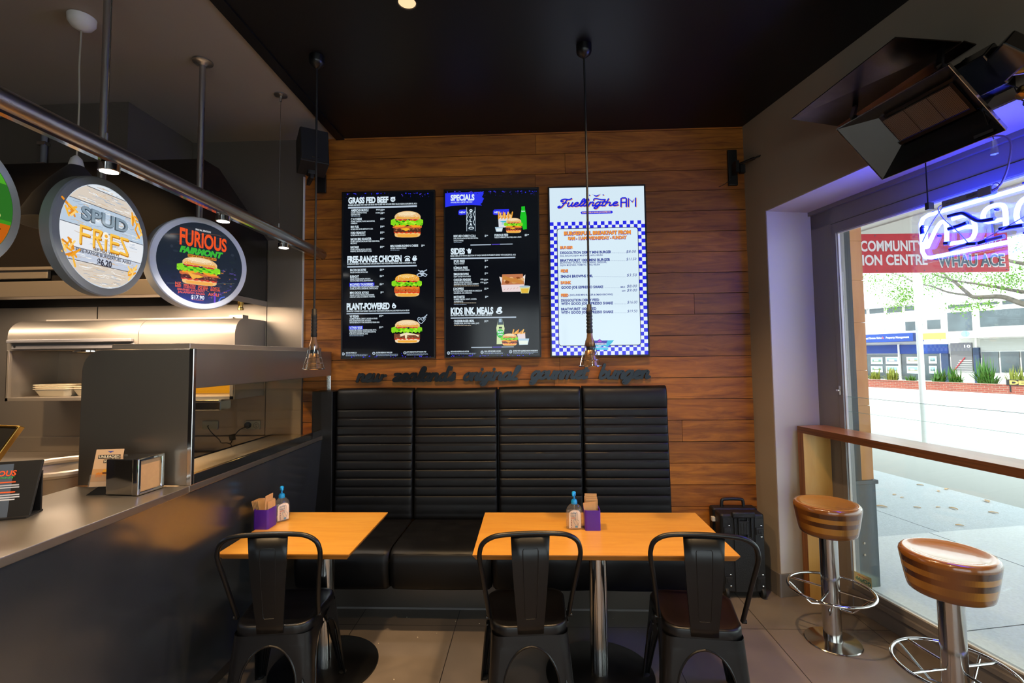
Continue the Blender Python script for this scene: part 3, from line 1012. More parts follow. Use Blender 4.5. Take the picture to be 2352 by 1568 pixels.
    # splat with folded edges and raised panel outline
    prof = [(0.855, 0.0825, -0.2195), (0.74, 0.078, -0.2145), (0.62, 0.070, -0.204), (0.52, 0.062, -0.192), (0.462, 0.057, -0.184), (0.425, 0.055, -0.181)]
    b = MB()
    vs, fs = [], []
    for z, w, y in prof:
        vs += [(-w, y + 0.007, z), (-w, y, z), (-w * 0.5, y - 0.0015, z), (w * 0.5, y - 0.0015, z), (w, y, z), (w, y + 0.007, z)]
    for j in range(len(prof) - 1):
        fs += [(j * 6 + i, j * 6 + i + 1, (j + 1) * 6 + i + 1, (j + 1) * 6 + i) for i in range(5)]
    b.add(vs, fs)
    s = b.build('splat', M_BLKM, t, smooth=30, solid=0.0025)
    def sp(z, k):
        for (z0, w0, y0), (z1, w1, y1) in zip(prof, prof[1:]):
            if z1 <= z <= z0:
                q = (z0 - z) / (z0 - z1)
                return ((w0 + (w1 - w0) * q) * k, y0 + (y1 - y0) * q - 0.0022, z)
    loop = [sp(z, -0.42) for z in (0.50, 0.58, 0.66, 0.74, 0.79)] + [sp(0.80, -0.36), sp(0.80, 0.36)] + [sp(z, 0.42) for z in (0.79, 0.74, 0.66, 0.58, 0.50)] + [sp(0.492, 0.34), sp(0.492, -0.34)]
    b = MB(); b.tube(loop, 0.0022, 6, closed=True)
    b.build('pressed_panel', M_BLKM, s)
    return t
CH = chair_parts()
CH.location = (-0.036, 2.335, 0); CH['label'] = 'black metal bistro chair at the left half of the long table'
CH.rotation_euler = (0, 0, radians(5))
copy_thing(CH, (0.735, 2.325, 0), (0, 0, radians(-6)), 'black metal bistro chair at the right half of the long table, near the suitcase')
copy_thing(CH, (-1.178, 2.315, 0), (0, 0, radians(6)), 'black metal bistro chair pulled up to the small table beside the counter')

def stool_parts():
    t = thing('bar_stool', 'stool', 'stool', (0, 0, 0), (0, 0, 0), 'bar stools')
    C = {'a': lin('#b8803a'), 'b': lin('#7a461c'), 'c': lin('#50301a'), 'd': lin('#b27a30')}
    b = MB()
    prof = [(0.0, 0.757), (0.09, 0.758), (0.125, 0.763), (0.146, 0.769), (0.158, 0.768), (0.166, 0.760), (0.169, 0.748), (0.166, 0.727), (0.160, 0.690), (0.1535, 0.652), (0.147, 0.620), (0.143, 0.606), (0.134, 0.600), (0.0, 0.600)]
    cols = ['a', 'a', 'a', 'a', 'a', 'b', 'b', 'c', 'd', 'c', 'c', 'c', 'c']
    # glued layers: bands run round the block and break off where plain blocks meet them
    nseg = 96
    prof2 = []
    for (r0, z0), (r1, z1) in zip(prof, prof[1:]):
        prof2.append((r0, z0))
        if 0.606 < z1 < 0.75 and z0 > 0.61:
            for q in (1 / 3, 2 / 3): prof2.append((r0 + (r1 - r0) * q, z0 + (z1 - z0) * q))
    prof2.append(prof[-1])
    C['e'] = lin('#84501e')
    bands = [(0.764, 'a', 'a'), (0.742, 'e', 'e'), (0.717, 'c', 'b'), (0.690, 'd', 'b'), (0.660, 'c', 'b'), (0.632, 'd', 'e'), (0.0, 'e', 'b')]
    for j in range(len(prof2) - 1):
        r0, z0 = prof2[j]; r1, z1 = prof2[j + 1]
        for i in range(nseg):
            a0, a1 = 2 * pi * i / nseg, 2 * pi * (i + 1) / nseg
            zm = (z0 + z1) / 2
            q = 0.5 + 0.5 * sin(3 * a0 + 0.6 * sin(a0 + 1))
            q = min(1, max(0, (q - 0.35) / 0.3)) * (0.75 + 0.25 * sin(5 * a0))
            k1, k2 = next((u, v) for zz, u, v in bands if zm > zz)
            c = tuple(m + (n_ - m) * q for m, n_ in zip(C[k1], C[k2]))
            if (r0 + r1) / 2 < 0.145 and z1 >= 0.7: c = C['a']
            p = [(r0 * cos(a0), r0 * sin(a0), z0), (r0 * cos(a1), r0 * sin(a1), z0), (r1 * cos(a1), r1 * sin(a1), z1), (r1 * cos(a0), r1 * sin(a0), z1)]
            if r0 < 1e-6: p = [p[0], p[3], p[2]]
            elif r1 < 1e-6: p = p[:3]
            else: p = p[::-1]
            b.add(p, [tuple(range(len(p)))], col=c)
    o = b.build('seat', M_STOOLW, t, smooth=0)
    bm = bmesh.new(); bm.from_mesh(o.data); bmesh.ops.remove_doubles(bm, verts=bm.verts, dist=1e-5); bm.to_mesh(o.data); bm.free()
    o.data.polygons.foreach_set('use_smooth', [True] * len(o.data.polygons))
    o.data.set_sharp_from_angle(angle=radians(50))
    b = MB(); b.lathe([(0.046, 0.005), (0.046, 0.602)], 40)
    b.build('pole', M_STEELP, t)
    b = MB(); b.lathe([(0.0, 0.0), (0.140, 0.0), (0.142, 0.002), (0.138, 0.006), (0.06, 0.010), (0.046, 0.014)], 56)
    b.build('base_plate', M_STEELP, t)
    b = MB(); RR, ZR = 0.212, 0.287
    b.tube([(RR * cos(2 * pi * i / 48), RR * sin(2 * pi * i / 48), ZR) for i in range(48)], 0.0078, 10, closed=True)
    fr = b.build('foot_ring', M_CHROME, t)
    for k in range(4):
        a = pi / 2 * k + 0.5
        c, s = cos(a), sin(a)
        b = MB()
        b.tube([(0.044 * c, 0.044 * s, ZR), (RR * c, RR * s, ZR)], 0.0055, 8)
        a2 = a + 0.28
        b.tube([(0.205 * cos(a2), 0.205 * sin(a2), ZR - 0.004), (0.105 * cos(a2 - 0.1), 0.105 * sin(a2 - 0.1), 0.188), (0.095 * cos(a2 - 0.1), 0.095 * sin(a2 - 0.1), 0.182), (0.044 * c, 0.044 * s, 0.19)], 0.0052, 8)
        b.build('spoke', M_CHROME, fr)
    return t
ST = stool_parts()
ST.location = (1.672, 2.885, 0); ST['label'] = 'round laminated wood bar stool standing in front of the ply bar leg'
ST.rotation_euler = (0, 0, 0.3)
copy_thing(ST, (1.765, 2.19, 0), (0, 0, 1.25), 'round laminated wood bar stool nearest the viewer with a glossy white reflection on its seat')

def build_bar():
    t = wthing('window_bar', 'plywood window bar with a waterfall end leg along the shop window', 'bar', 0.255, 0.14, 0)
    b = MB()
    D = 0.203
    b.box(0.0, 5.9, 0.0, D, 1.088, 1.130, m=1)
    b.add([(0, 0, 1.1303), (5.9, 0, 1.1303), (5.9, D, 1.1303), (0, D, 1.1303)], [(0, 1, 2, 3)], m=0)
    b.build('bar_top', [M_BARTOP, M_PLYEH], t, smooth=0)
    b = MB()
    b.box(0.0, 0.05, 0.0, D, 0.0, 1.088, m=1)
    b.add([(0.0504, 0.001, 0), (0.0504, D, 0), (0.0504, D, 1.088), (0.0504, 0.001, 1.088)], [(0, 1, 2, 3)], m=0)
    b.build('end_leg', [M_PLY, M_PLYE], t, smooth=0)
    b = MB(); b.box(5.85, 5.9, 0.0, D, 0.0, 1.088)
    b.build('end_leg', M_PLY, t, smooth=0)
build_bar()

def build_suitcase():
    t = thing('rolling_hard_case', 'black wheeled hard equipment case standing upright in the corner beside the bench', 'suitcase', (1.394, 3.36, 0))
    W = 0.145
    b = MB(); b.prism(rrect(-W, W, 0.0, 0.115, 0.022), 0.035, 0.548)
    body = b.build('shell', M_CASE, t, bevel=0.012)
    b = MB()
    b.prism(rrect(-W - 0.006, W + 0.012, 0.118, 0.205, 0.02), 0.04, 0.552)
    b.build('lid', M_CASE, t, bevel=0.012)
    b = MB()                                            # raised face panel, ribs and trolley well
    b.box(-0.062, 0.062, -0.009, 0.0, 0.045, 0.40)
    for x in (-0.105, 0.105): b.box(x - 0.028, x + 0.028, -0.006, 0.0, 0.05, 0.525)
    for x in (-0.055, -0.028, 0.028, 0.055): b.box(x - 0.005, x + 0.005, -0.013, 0.0, 0.395, 0.535)
    b.box(-0.034, 0.034, -0.016, 0.0, 0.42, 0.508)
    for x in (-0.018, 0.0, 0.018): b.box(x - 0.002, x + 0.002, -0.0185, 0.0, 0.42, 0.495)
    b.build('ribbed_panel', M_CASE, t, smooth=0, bevel=0.003)
    b = MB(); b.box(-0.072, 0.078, -0.02, 0.012, 0.527, 0.566)
    b.build('trolley_handle', M_CASE, t, bevel=0.008)
    b = MB()
    b.tube(catmull([(-0.075, 0.16, 0.55), (-0.073, 0.16, 0.585), (-0.055, 0.16, 0.602), (0.055, 0.16, 0.602), (0.073, 0.16, 0.585), (0.075, 0.16, 0.55)], 5), 0.011, 10)
    b.build('carry_handle', M_CASE, t)
    for x in (-0.105, 0.105):
        for z in (0.12, 0.44):
            b = MB(); b.box(x - 0.024, x + 0.024, -0.016, 0.0, z - 0.024, z + 0.024); b.box(x - 0.013, x + 0.013, -0.02, -0.01, z - 0.012, z + 0.012)
            l = b.build('latch', M_CASE, t, smooth=0, bevel=0.003)
            for dz in (-0.038, 0.036):
                b = MB(); b.M = TR(x + 0.012, -0.006, z + dz) @ RX(90)
                b.lathe([(0.006, 0), (0.006, 0.002), (0.0, 0.005)], 10)
                b.build('rivet', M_CHROME, l)
    for x in (-0.118, 0.118):
        b = MB(); b.M = TR(x - 0.012, 0.012, 0.036) @ RY(90)
        b.lathe([(0.012, 0.0), (0.033, 0.0), (0.036, 0.004), (0.036, 0.020), (0.033, 0.024), (0.012, 0.024)], 22)
        b.build('wheel', M_BLKR, t)
    b = MB(); b.box(-0.14, 0.14, 0.12, 0.2, 0.0, 0.04)
    b.build('foot', M_CASE, t, smooth=0)
    b = MB(); b.box(-W - 0.022, -W, 0.09, 0.12, 0.47, 0.50)
    b.build('hasp', M_WHITE, t, smooth=0, bevel=0.003)
build_suitcase()
# ------------------------------------------------------------------ counter, serving gantry and kitchen
XC, ZC = -1.505, 1.07
def build_counter():
    t = thing('service_counter', 'long brushed steel service counter running along the left side of the room', 'counter', (-1.55, 1.0, 0))
    ox, oy = -1.55, 1.0
    b = MB()
    b.box(-2.02 - ox, XC - ox, -2.6 - oy, 2.09 - oy, ZC - 0.03, ZC)
    b.box(-1.56 - ox, XC - ox, 2.09 - oy, 3.586 - oy, ZC - 0.028, ZC)
    b.build('worktop', M_STEEL, t, smooth=0, bevel=0.003)
    b = MB()
    y0, y1 = -2.6 - oy, 3.586 - oy
    xa, xb = XC - 0.004 - ox, -1.592 - ox
    nn = 40
    vs = []
    for i in range(nn + 1):
        y = y0 + (y1 - y0) * i / nn
        vs += [(xa, y, ZC - 0.03), (xa + (xb - xa) * 0.5, y, 0.55), (xb, y, 0.06)]
    b.add(vs, [(i * 3 + k, (i + 1) * 3 + k, (i + 1) * 3 + k + 1, i * 3 + k + 1) for i in range(nn) for k in range(2)])
    b.add([(xa - 0.03, y0, ZC - 0.03), (xb - 0.03, y0, 0.06), (xb - 0.03, y1, 0.06), (xa - 0.03, y1, ZC - 0.03)], [(0, 1, 2, 3)])
    b.build('front_panel', M_STEELV, t, smooth=30)
    b = MB(); b.box(-1.66 - ox, -1.60 - ox, y0, y1, 0.0, 0.065)
    b.build('plinth', M_KICK, t, smooth=0)
    b = MB(); b.box(-2.0 - ox, -1.66 - ox, y0, 2.05 - oy, 0.1, ZC - 0.03)
    b.build('carcass', M_BLKP, t, smooth=0)
build_counter()

def build_guard():
    t = thing('serving_gantry', 'steel serving gantry with glass sneeze guard at the far end of the counter', 'gantry', (-1.55, 2.1, ZC))
    ox, oy, oz = -1.55, 2.1, ZC
    # end sheet: rounded top-left corner, facing the viewer
    x0, x1, z0, z1, R = -2.022 - ox, XC - ox, 0.0, 1.672 - oz, 0.095
    pl = [(x0, z0), (x1, z0), (x1, z1)] + [(x0 + R - R * sin(a * pi / 16), z1 - R + R * cos(a * pi / 16)) for a in range(9)]
    b = MB(); b.M = TR(0, 0, 0) @ RX(90)
    b.prism(pl, -0.016, 0.0)
    b.build('end_panel', M_STEEL, t, smooth=30, bevel=0.003)
    b = MB(); b.box(x1 - 0.02, x1 + 0.001, -0.002, 0.018, 0.0, z1)
    b.build('corner_trim', M_STEELP, t, smooth=0, bevel=0.002)
    # fascia band along the counter
    b = MB()
    L = 3.586 - oy
    b.box(XC - 0.02 - ox, XC - ox, 0.016, L, 1.494 - oz, 1.672 - oz)
    b.build('fascia', M_STEEL, t, smooth=0, bevel=0.002)
    b = MB()
    b.box(-1.98 - ox, XC - 0.02 - ox, 0.02, L, 1.655 - oz, 1.672 - oz)
    b.box(-1.93 - ox, XC - 0.055 - ox, 0.05, L - 0.05, 1.672 - oz, 1.698 - oz)
    b.build('top_shelf', M_STEELK, t, smooth=0, bevel=0.002)
    b = MB(); b.box(XC - 0.014 - ox, XC - 0.008 - ox, 0.018, L - 0.012, 0.045, 1.494 - oz)
    b.build('guard_glass', M_GUARDG, t, smooth=0)
    b = MB()
    b.box(XC - 0.024 - ox, XC - 0.001 - ox, 0.018, L, 0.0, 0.045)
    b.box(XC - 0.020 - ox, XC + 0.001 - ox, L - 0.014, L, 0.0, 1.494 - oz)
    b.build('glazing_channel', M_STEELP, t, smooth=0, bevel=0.002)
    # pass shelf behind the glass
    b = MB(); b.box(-1.965 - ox, XC - 0.026 - ox, 0.018, L, -0.045, -0.012)
    b.box(-1.965 - ox, -1.93 - ox, 0.018, L, -0.10, -0.012)
    b.build('pass_shelf', M_STEEL, t, smooth=0, bevel=0.002)
    for k, yy in enumerate((0.35, 1.12)):
        b = MB(); b.M = TR(-1.74 - ox, yy, 1.655 - oz)
        b.lathe([(0.02, 0.0), (0.02, -0.03), (0.05, -0.06), (0.085, -0.095), (0.087, -0.10)], 28, cap=False)
        h = b.build('heat_lamp', M_STEELP, t)
        b = MB(); b.M = TR(-1.74 - ox, yy, 1.655 - oz)
        b.lathe([(0.0, -0.105), (0.03, -0.098), (0.046, -0.085), (0.04, -0.065), (0.0, -0.055)], 20)
        b.build('lamp_bulb', M_HOT, h)
        light('pass_heat_beam', 'SPOT', (-1.74, 2.1 + yy, 1.54), 15 if k == 0 else 6, WARM2, target=(-1.74, 2.1 + yy, 1.0), spot_size=radians(100), spot_blend=0.5, shadow_soft_size=0.05)
build_guard()

def build_bench_kitchen():
    t = thing('kitchen_bench', 'low steel kitchen bench along the kitchen back wall', 'bench', (-3.2, 3.3, 0))
    b = MB(); b.box(-1.2, 1.20, -0.42, 0.285, 0.90, 0.94); b.box(-1.2, 1.2, 0.27, 0.285, 0.94, 1.05)
    b.build('bench_top', M_STEELK, t, smooth=0, bevel=0.003)
    b = MB(); b.box(-1.2, 1.15, -0.38, 0.28, 0.08, 0.9)
    b.build('cupboard', M_STEELK, t, smooth=0)
    for x in (-1.1, 0.0, 1.1):
        b = MB(); b.M = TR(x, -0.33, 0); b.lathe([(0.02, 0), (0.02, 0.09)], 12)
        b.build('leg', M_STEELP, t)
    # low island with the sink just behind the counter
    t = thing('sink_unit', 'steel sink unit with a deep bowl behind the counter', 'sink', (-2.55, 2.45, 0))
    b = MB(); b.box(-0.5, 0.38, -0.35, 0.32, 0.0, 0.93)
    b.build('cabinet', M_STEELK, t, smooth=0)
    b = MB()
    b.prism([(-0.5, -0.38), (0.40, -0.38), (0.40, 0.35), (-0.5, 0.35)], 0.93, 0.955)
    b.build('rim', M_STEEL, t, smooth=0, bevel=0.004)
    b = MB(); b.tube([(0.12 + 0.24 * cos(a * pi / 24), 0.0 + 0.24 * sin(a * pi / 24), 1.075) for a in range(48)], 0.018, 8, closed=True)
    b.M = TR(0.12, 0, 0); b.lathe([(0.2, 0.955), (0.24, 1.075)], 40, cap=False)
    b.build('bowl', M_STEELK, t)
    b = MB()
    b.tube(catmull([(0.02, 0.34, 0.955), (0.02, 0.34, 1.12), (0.01, 0.30, 1.17), (-0.03, 0.24, 1.15)], 5), 0.012, 10)
    b.tube([(0.02, 0.34, 1.08), (0.02, 0.34, 1.20)], 0.016, 8)
    b.build('tap', M_CHROME, t)
    b = MB(); b.tube([(0.10, -0.12, 0.99), (-0.05, -0.05, 1.01), (-0.14, -0.03, 1.0)], 0.006, 6)
    o = b.build('tongs', M_CHROME, None)
    o.location = (-2.42, 2.30, 0.0)
    tag(o, 'thin steel kitchen tongs lying on the sink unit', 'tongs')
build_bench_kitchen()

def build_hood():
    t = thing('extractor_hood', 'dark extractor hood over the kitchen with a steel lip', 'hood', (-3.2, 3.2, 2.0))
    ox, oy, oz = -3.2, 3.2, 2.0
    xl, xr = -4.65 - ox, -2.012 - ox
    sec = [(2.84, 2.10), (3.585, 2.04), (3.585, 2.53), (3.0, 2.86), (2.84, 2.86)]
    b = MB()
    vs = [(x, y - oy, z - oz) for x in (xl, xr) for y, z in sec]
    n = len(sec)
    b.add(vs, [tuple(range(n)), tuple(range(2 * n - 1, n - 1, -1))] + [(i, n + i, n + (i + 1) % n, (i + 1) % n) for i in range(1, n)])
    b.build('canopy', pm('dark_hood_panel', '#2b2724', 0.22, metal=0.4), t, smooth=0)
    b = MB()
    b.box(xl, xr, 2.825 - oy, 2.842 - oy, 2.02 - oz, 2.115 - oz)
    b.box(xr - 0.0, xr + 0.006, 2.825 - oy, 3.585 - oy, 2.02 - oz, 2.06 - oz)
    b.box(xl, xr, 2.842 - oy, 2.95 - oy, 2.02 - oz, 2.032 - oz)
    b.build('lip', M_STEELK, t, smooth=0, bevel=0.002)
    b = MB(); b.box(-3.0 - ox, -2.15 - ox, 2.93 - oy, 3.06 - oy, 2.045 - oz, 2.06 - oz)
    b.box(-4.3 - ox, -3.3 - ox, 2.93 - oy, 3.06 - oy, 2.045 - oz, 2.06 - oz)
    b.build('strip_light', M_FLUO, t, smooth=0)
    light('hood_light', 'AREA', (-2.55, 3.0, 2.035), 34, (1.0, 0.80, 0.6), target=(-2.55, 3.02, 0), shape='RECTANGLE', size=0.9, size_y=0.14)
    light('hood_light', 'AREA', (-3.8, 3.0, 2.035), 8, (1.0, 0.80, 0.6), target=(-3.8, 3.02, 0), shape='RECTANGLE', size=0.9, size_y=0.14)
    b = MB(); b.M = TR(-2.11 - ox, 3.42 - oy, 2.03 - oz)
    b.lathe([(0.022, 0.02), (0.022, 0.0), (0.016, -0.012), (0.016, -0.03), (0.02, -0.034), (0.02, -0.05), (0.0, -0.052)], 16)
    b.build('fire_nozzle', M_BRASS, t)
    b = MB(); b.box(-4.65 - ox, -2.62 - ox, 2.985 - oy, 3.585 - oy, 2.862 - oz, CEIL - 0.003 - oz)
    b.build('duct_casing', M_WALLK, t, smooth=0)
    b = MB(); b.box(-3.4 - ox, -2.9 - ox, 2.80 - oy, 2.838 - oy, 2.18 - oz, 2.20 - oz)
    b.box(-3.37 - ox, -2.95 - ox, 2.815 - oy, 2.838 - oy, 2.13 - oz, 2.18 - oz)
    b.build('filter_handle', M_STEELK, t, smooth=0, bevel=0.003)
build_hood()

def build_warmer():
    t = thing('food_warmer', 'wide steel food warmer with a rounded top and glowing amber shelf on the kitchen wall', 'food warmer', (-2.83, 3.4, 1.35))
    ox, oy, oz = -2.83, 3.4, 1.35
    xl, xm, xr = -3.64 - ox, -2.70 - ox, -2.02 - ox
    yf, yb = 3.215 - oy, 3.585 - oy
    z0, z1, R = 1.352 - oz, 1.912 - oz, 0.115
    sec = [(yf, 1.700 - oz), (yf, z1 - R)] + [(yf + R - R * cos(a * pi / 16), z1 - R + R * sin(a * pi / 16)) for a in range(1, 9)] + [(yb, z1), (yb, 1.700 - oz)]
    n = len(sec)
    for i, (a, b_) in enumerate(((xl, xm - 0.002), (xm + 0.002, xr))):
        b = MB()
        vs = [(x, y, z) for x in (a, b_) for y, z in sec]
        b.add(vs, [tuple(range(n)), tuple(range(2 * n - 1, n - 1, -1))] + [(k, n + k, n + k + 1, k + 1) for k in range(n - 1)] + [(n - 1, 2 * n - 1, n, 0)])
        b.build('top_housing', M_STEELK, t, smooth=40)
    b = MB()
    for x, w in ((xl, 0.02), (xm - 0.015, 0.03), (xr - 0.03, 0.03)):
        b.box(x, x + w, yf, yf + 0.02, z0, 1.70 - oz)
    b.box(xl, xl + 0.006, yf, yb, z0, 1.70 - oz)
    b.box(xm - 0.005, xm + 0.005, yf, yb, z0, 1.70 - oz)
    b.box(xl, xr, yb - 0.006, yb, z0, 1.70 - oz)
    b.box(xl, xr, yf, yb, z0, z0 + 0.022)
    b.build('casing', M_STEELK, t, smooth=0, bevel=0.001)
    b = MB(); b.box(xr - 0.006, xr + 0.002, yf, yb, z0, 1.70 - oz)
    b.build('side_panel', M_STEELK, t, smooth=0)
    b = MB(); b.box(xm + 0.006, xr - 0.006, yb - 0.03, yb - 0.006, z0 + 0.022, 1.70 - oz)
    b.build('amber_back_panel', emit_mat('amber_lit_panel', (1.0, 0.36, 0.012), 0.95), t, smooth=0)
    for x in (-2.52, -2.2):
        b = MB(); b.M = TR(x - ox, yf + 0.17, 1.70 - oz)
        b.lathe([(0.085, 0.012), (0.088, 0.0), (0.07, -0.018), (0.0, -0.03)], 24)
        b.build('heat_lamp', M_HOT, t)
    light('warmer_glow', 'POINT', (-2.36, 3.37, 1.62), 2.0, WARM2, shadow_soft_size=0.05)
    for x in (-3.20, -2.86):
        b = MB(); b.M = TR(x - ox, yf + 0.17, 1.70 - oz)
        b.lathe([(0.10, 0.004), (0.10, -0.012), (0.085, -0.02), (0.0, -0.024)], 24)
        b.build('heat_lamp', M_CHROME, t)
    b = MB()
    b.box(xl + 0.02, xm - 0.03, yf - 0.028, yf, 1.752 - oz, 1.775 - oz)
    b.box(xl + 0.04, xm - 0.02, yf - 0.010, yf, 1.708 - oz, 1.742 - oz)
    r = b.build('ticket_rail', M_ALU, t, smooth=0, bevel=0.004)
    b = MB()
    for x in (xl + 0.065, xm - 0.045):
        b.M = TR(x, yf - 0.010, 1.727 - oz) @ RX(90)
        b.lathe([(0.008, 0), (0.008, 0.001), (0.0, 0.0012)], 10)
    b.build('screw', M_BLKP, r)
    b = MB(); b.box(xl + 0.14, xr - 0.1, yf + 0.13, yf + 0.20, z1, z1 + 0.012)
    b.box(xr - 0.14, xr - 0.04, yf + 0.15, yf + 0.22, z1, z1 + 0.028)
    b.build('top_rail', M_STEELK, t, smooth=0)
    b = MB(); b.M = TR(-2.46 - ox, yf, 0)
    b.box(-0.24, 0.36, -0.02, 0.1, 1.28 - oz, 1.35 - oz)
    b.box(-0.24, 0.36, -0.035, 0.02, 1.335 - oz, 1.352 - oz)
    b.build('crumb_tray', M_STEELP, t, smooth=0, bevel=0.006)
build_warmer()

def build_kitchen_bits():
    # pulp food trays on the warmer's left shelf
    def tray(x, y, z, lab, k):
        b = MB()
        def ringp(w, d, r): return rrect(-w, w, -d, d, r, 4)
        levels = [(0.10, 0.065, 0.02, 0.0), (0.125, 0.085, 0.028, 0.048), (0.133, 0.092, 0.03, 0.052), (0.133, 0.092, 0.03, 0.056), (0.121, 0.081, 0.026, 0.053), (0.098, 0.063, 0.02, 0.006)]
        n = len(ringp(1, 1, .1))
        vs = []
        for w, d, r, zz in levels: vs += [(px, py, zz) for px, py in ringp(w, d, r)]
        fs = [tuple(range(n - 1, -1, -1))]
        for j in range(len(levels) - 1): fs += [(j * n + i, j * n + (i + 1) % n, (j + 1) * n + (i + 1) % n, (j + 1) * n + i) for i in range(n)]
        fs.append(tuple((len(levels) - 1) * n + i for i in range(n)))
        b.add(vs, fs)
        o = b.build('food_tray', M_TRAY, None, smooth=30)
        o.location = (x, y, z)
        tag(o, lab, 'tray', 'pulp food trays in the warmer')
    zt = 1.375
    labs = ['lowest white pulp tray of the left stack in the food warmer', 'middle white pulp tray of the left stack in the food warmer', 'topmost white pulp tray of the left stack in the food warmer']
    for k in range(3): tray(-3.40, 3.375, zt + 0.014 * k, labs[k], k)
    tray(-3.16, 3.42, zt, 'lower white pulp tray of the short stack beside the cardboard boxes', 0)
    tray(-3.16, 3.42, zt + 0.014, 'upper white pulp tray of the short stack beside the cardboard boxes', 0)
    def carton(x0, x1, z0, z1, lab):
        t = thing('cardboard_box', lab, 'box', ((x0 + x1) / 2, 3.36, z0), (0, 0, 0), 'cardboard boxes in the warmer')
        w, h = (x1 - x0) / 2, z1 - z0
        b = MB(); b.box(-w, w, -0.09, 0.10, 0, h)
        b.build('carton', M_CARD, t, smooth=0, bevel=0.002)
        b = MB(); b.box(-w, -0.002, -0.093, -0.09, h - 0.03, h); b.box(0.002, w, -0.093, -0.09, h - 0.03, h)
        b.build('flap', M_CARD, t, smooth=0)
    carton(-3.02, -2.72, 1.375, 1.52, 'lower brown cardboard box inside the food warmer')
    carton(-2.95, -2.72, 1.521, 1.66, 'upper brown cardboard box inside the food warmer')
    # power outlets on the back wall behind the glass
    def outlet(x0, x1, z0, z1, lab, double):
        t = thing('power_outlet', lab, 'outlet', ((x0 + x1) / 2, 3.588, (z0 + z1) / 2), (radians(90), 0, 0), 'outlets on the kitchen wall')
        w, h = (x1 - x0) / 2, (z1 - z0) / 2
        b = MB(); b.prism(rrect(-w, w, -h, h, 0.006), 0.0, 0.012)
        p = b.build('faceplate', M_CREAM, t, bevel=0.002)
        if double:
            b = MB(); b.m = 0
            b.ring(0.03, -0.002, 0.020, 0.022, 0.0125, 24)
            for a, bx, by in ((-0.4, 0.023, 0.004), (0.4, 0.037, 0.004), (0, 0.030, -0.012)):
                b.M = TR(bx, by, 0.0126) @ RZ(math.degrees(a)); b.poly([(-0.0015, -0.005), (0.0015, -0.005), (0.0015, 0.005), (-0.0015, 0.005)])
            b.build('socket', M_BLKP, p, smooth=0)
        return t
    outlet(-2.487, -2.368, 1.098, 1.161, 'left cream outlet plate on the kitchen wall with a thin cable leaving its middle', False)
    outlet(-2.156, -2.044, 1.096, 1.162, 'right cream double outlet on the kitchen wall with a black plug in it', True)
    t = thing('power_plug', 'round black plug pushed into the right outlet with a tagged cable', 'plug', (-2.128, 3.576, 1.13))
    b = MB(); b.M = RX(90); b.lathe([(0.021, 0.0), (0.023, 0.004), (0.023, 0.02), (0.018, 0.026), (0.0, 0.027)], 22); b.M = RX(90) @ TR(-0.012, -0.01, 0); b.lathe([(0.009, 0.006), (0.007, 0.03)], 10)
    b.build('plug_body', M_BLKP, t)
    b = MB(); b.tube(catmull([(-0.016, -0.012, -0.012), (-0.05, -0.03, -0.03), (-0.07, -0.06, -0.07), (-0.06, -0.12, -0.12)], 6), 0.0035, 8)
    b.build('cable', M_BLKP, t)
    b = MB(); b.M = TR(-0.066, -0.085, -0.075) @ RZ(10) @ RY(-12); b.box(-0.026, 0.018, -0.001, 0.001, -0.022, 0.022)
    b.build('test_tag', M_PRINT, t, smooth=0)
    b = MB(); b.tube(catmull([(-2.436, 3.574, 1.13), (-2.43, 3.56, 1.118), (-2.37, 3.52, 1.08), (-2.27, 3.45, 1.045), (-2.22, 3.40, 1.03), (-2.15, 3.36, 1.035), (-2.10, 3.33, 1.02), (-2.08, 3.31, 0.945)], 5), 0.003, 8)
    tag(b.build('power_cable', M_BLKP), 'thin black cable hanging from the left kitchen outlet towards the bench', 'cable')
build_kitchen_bits()

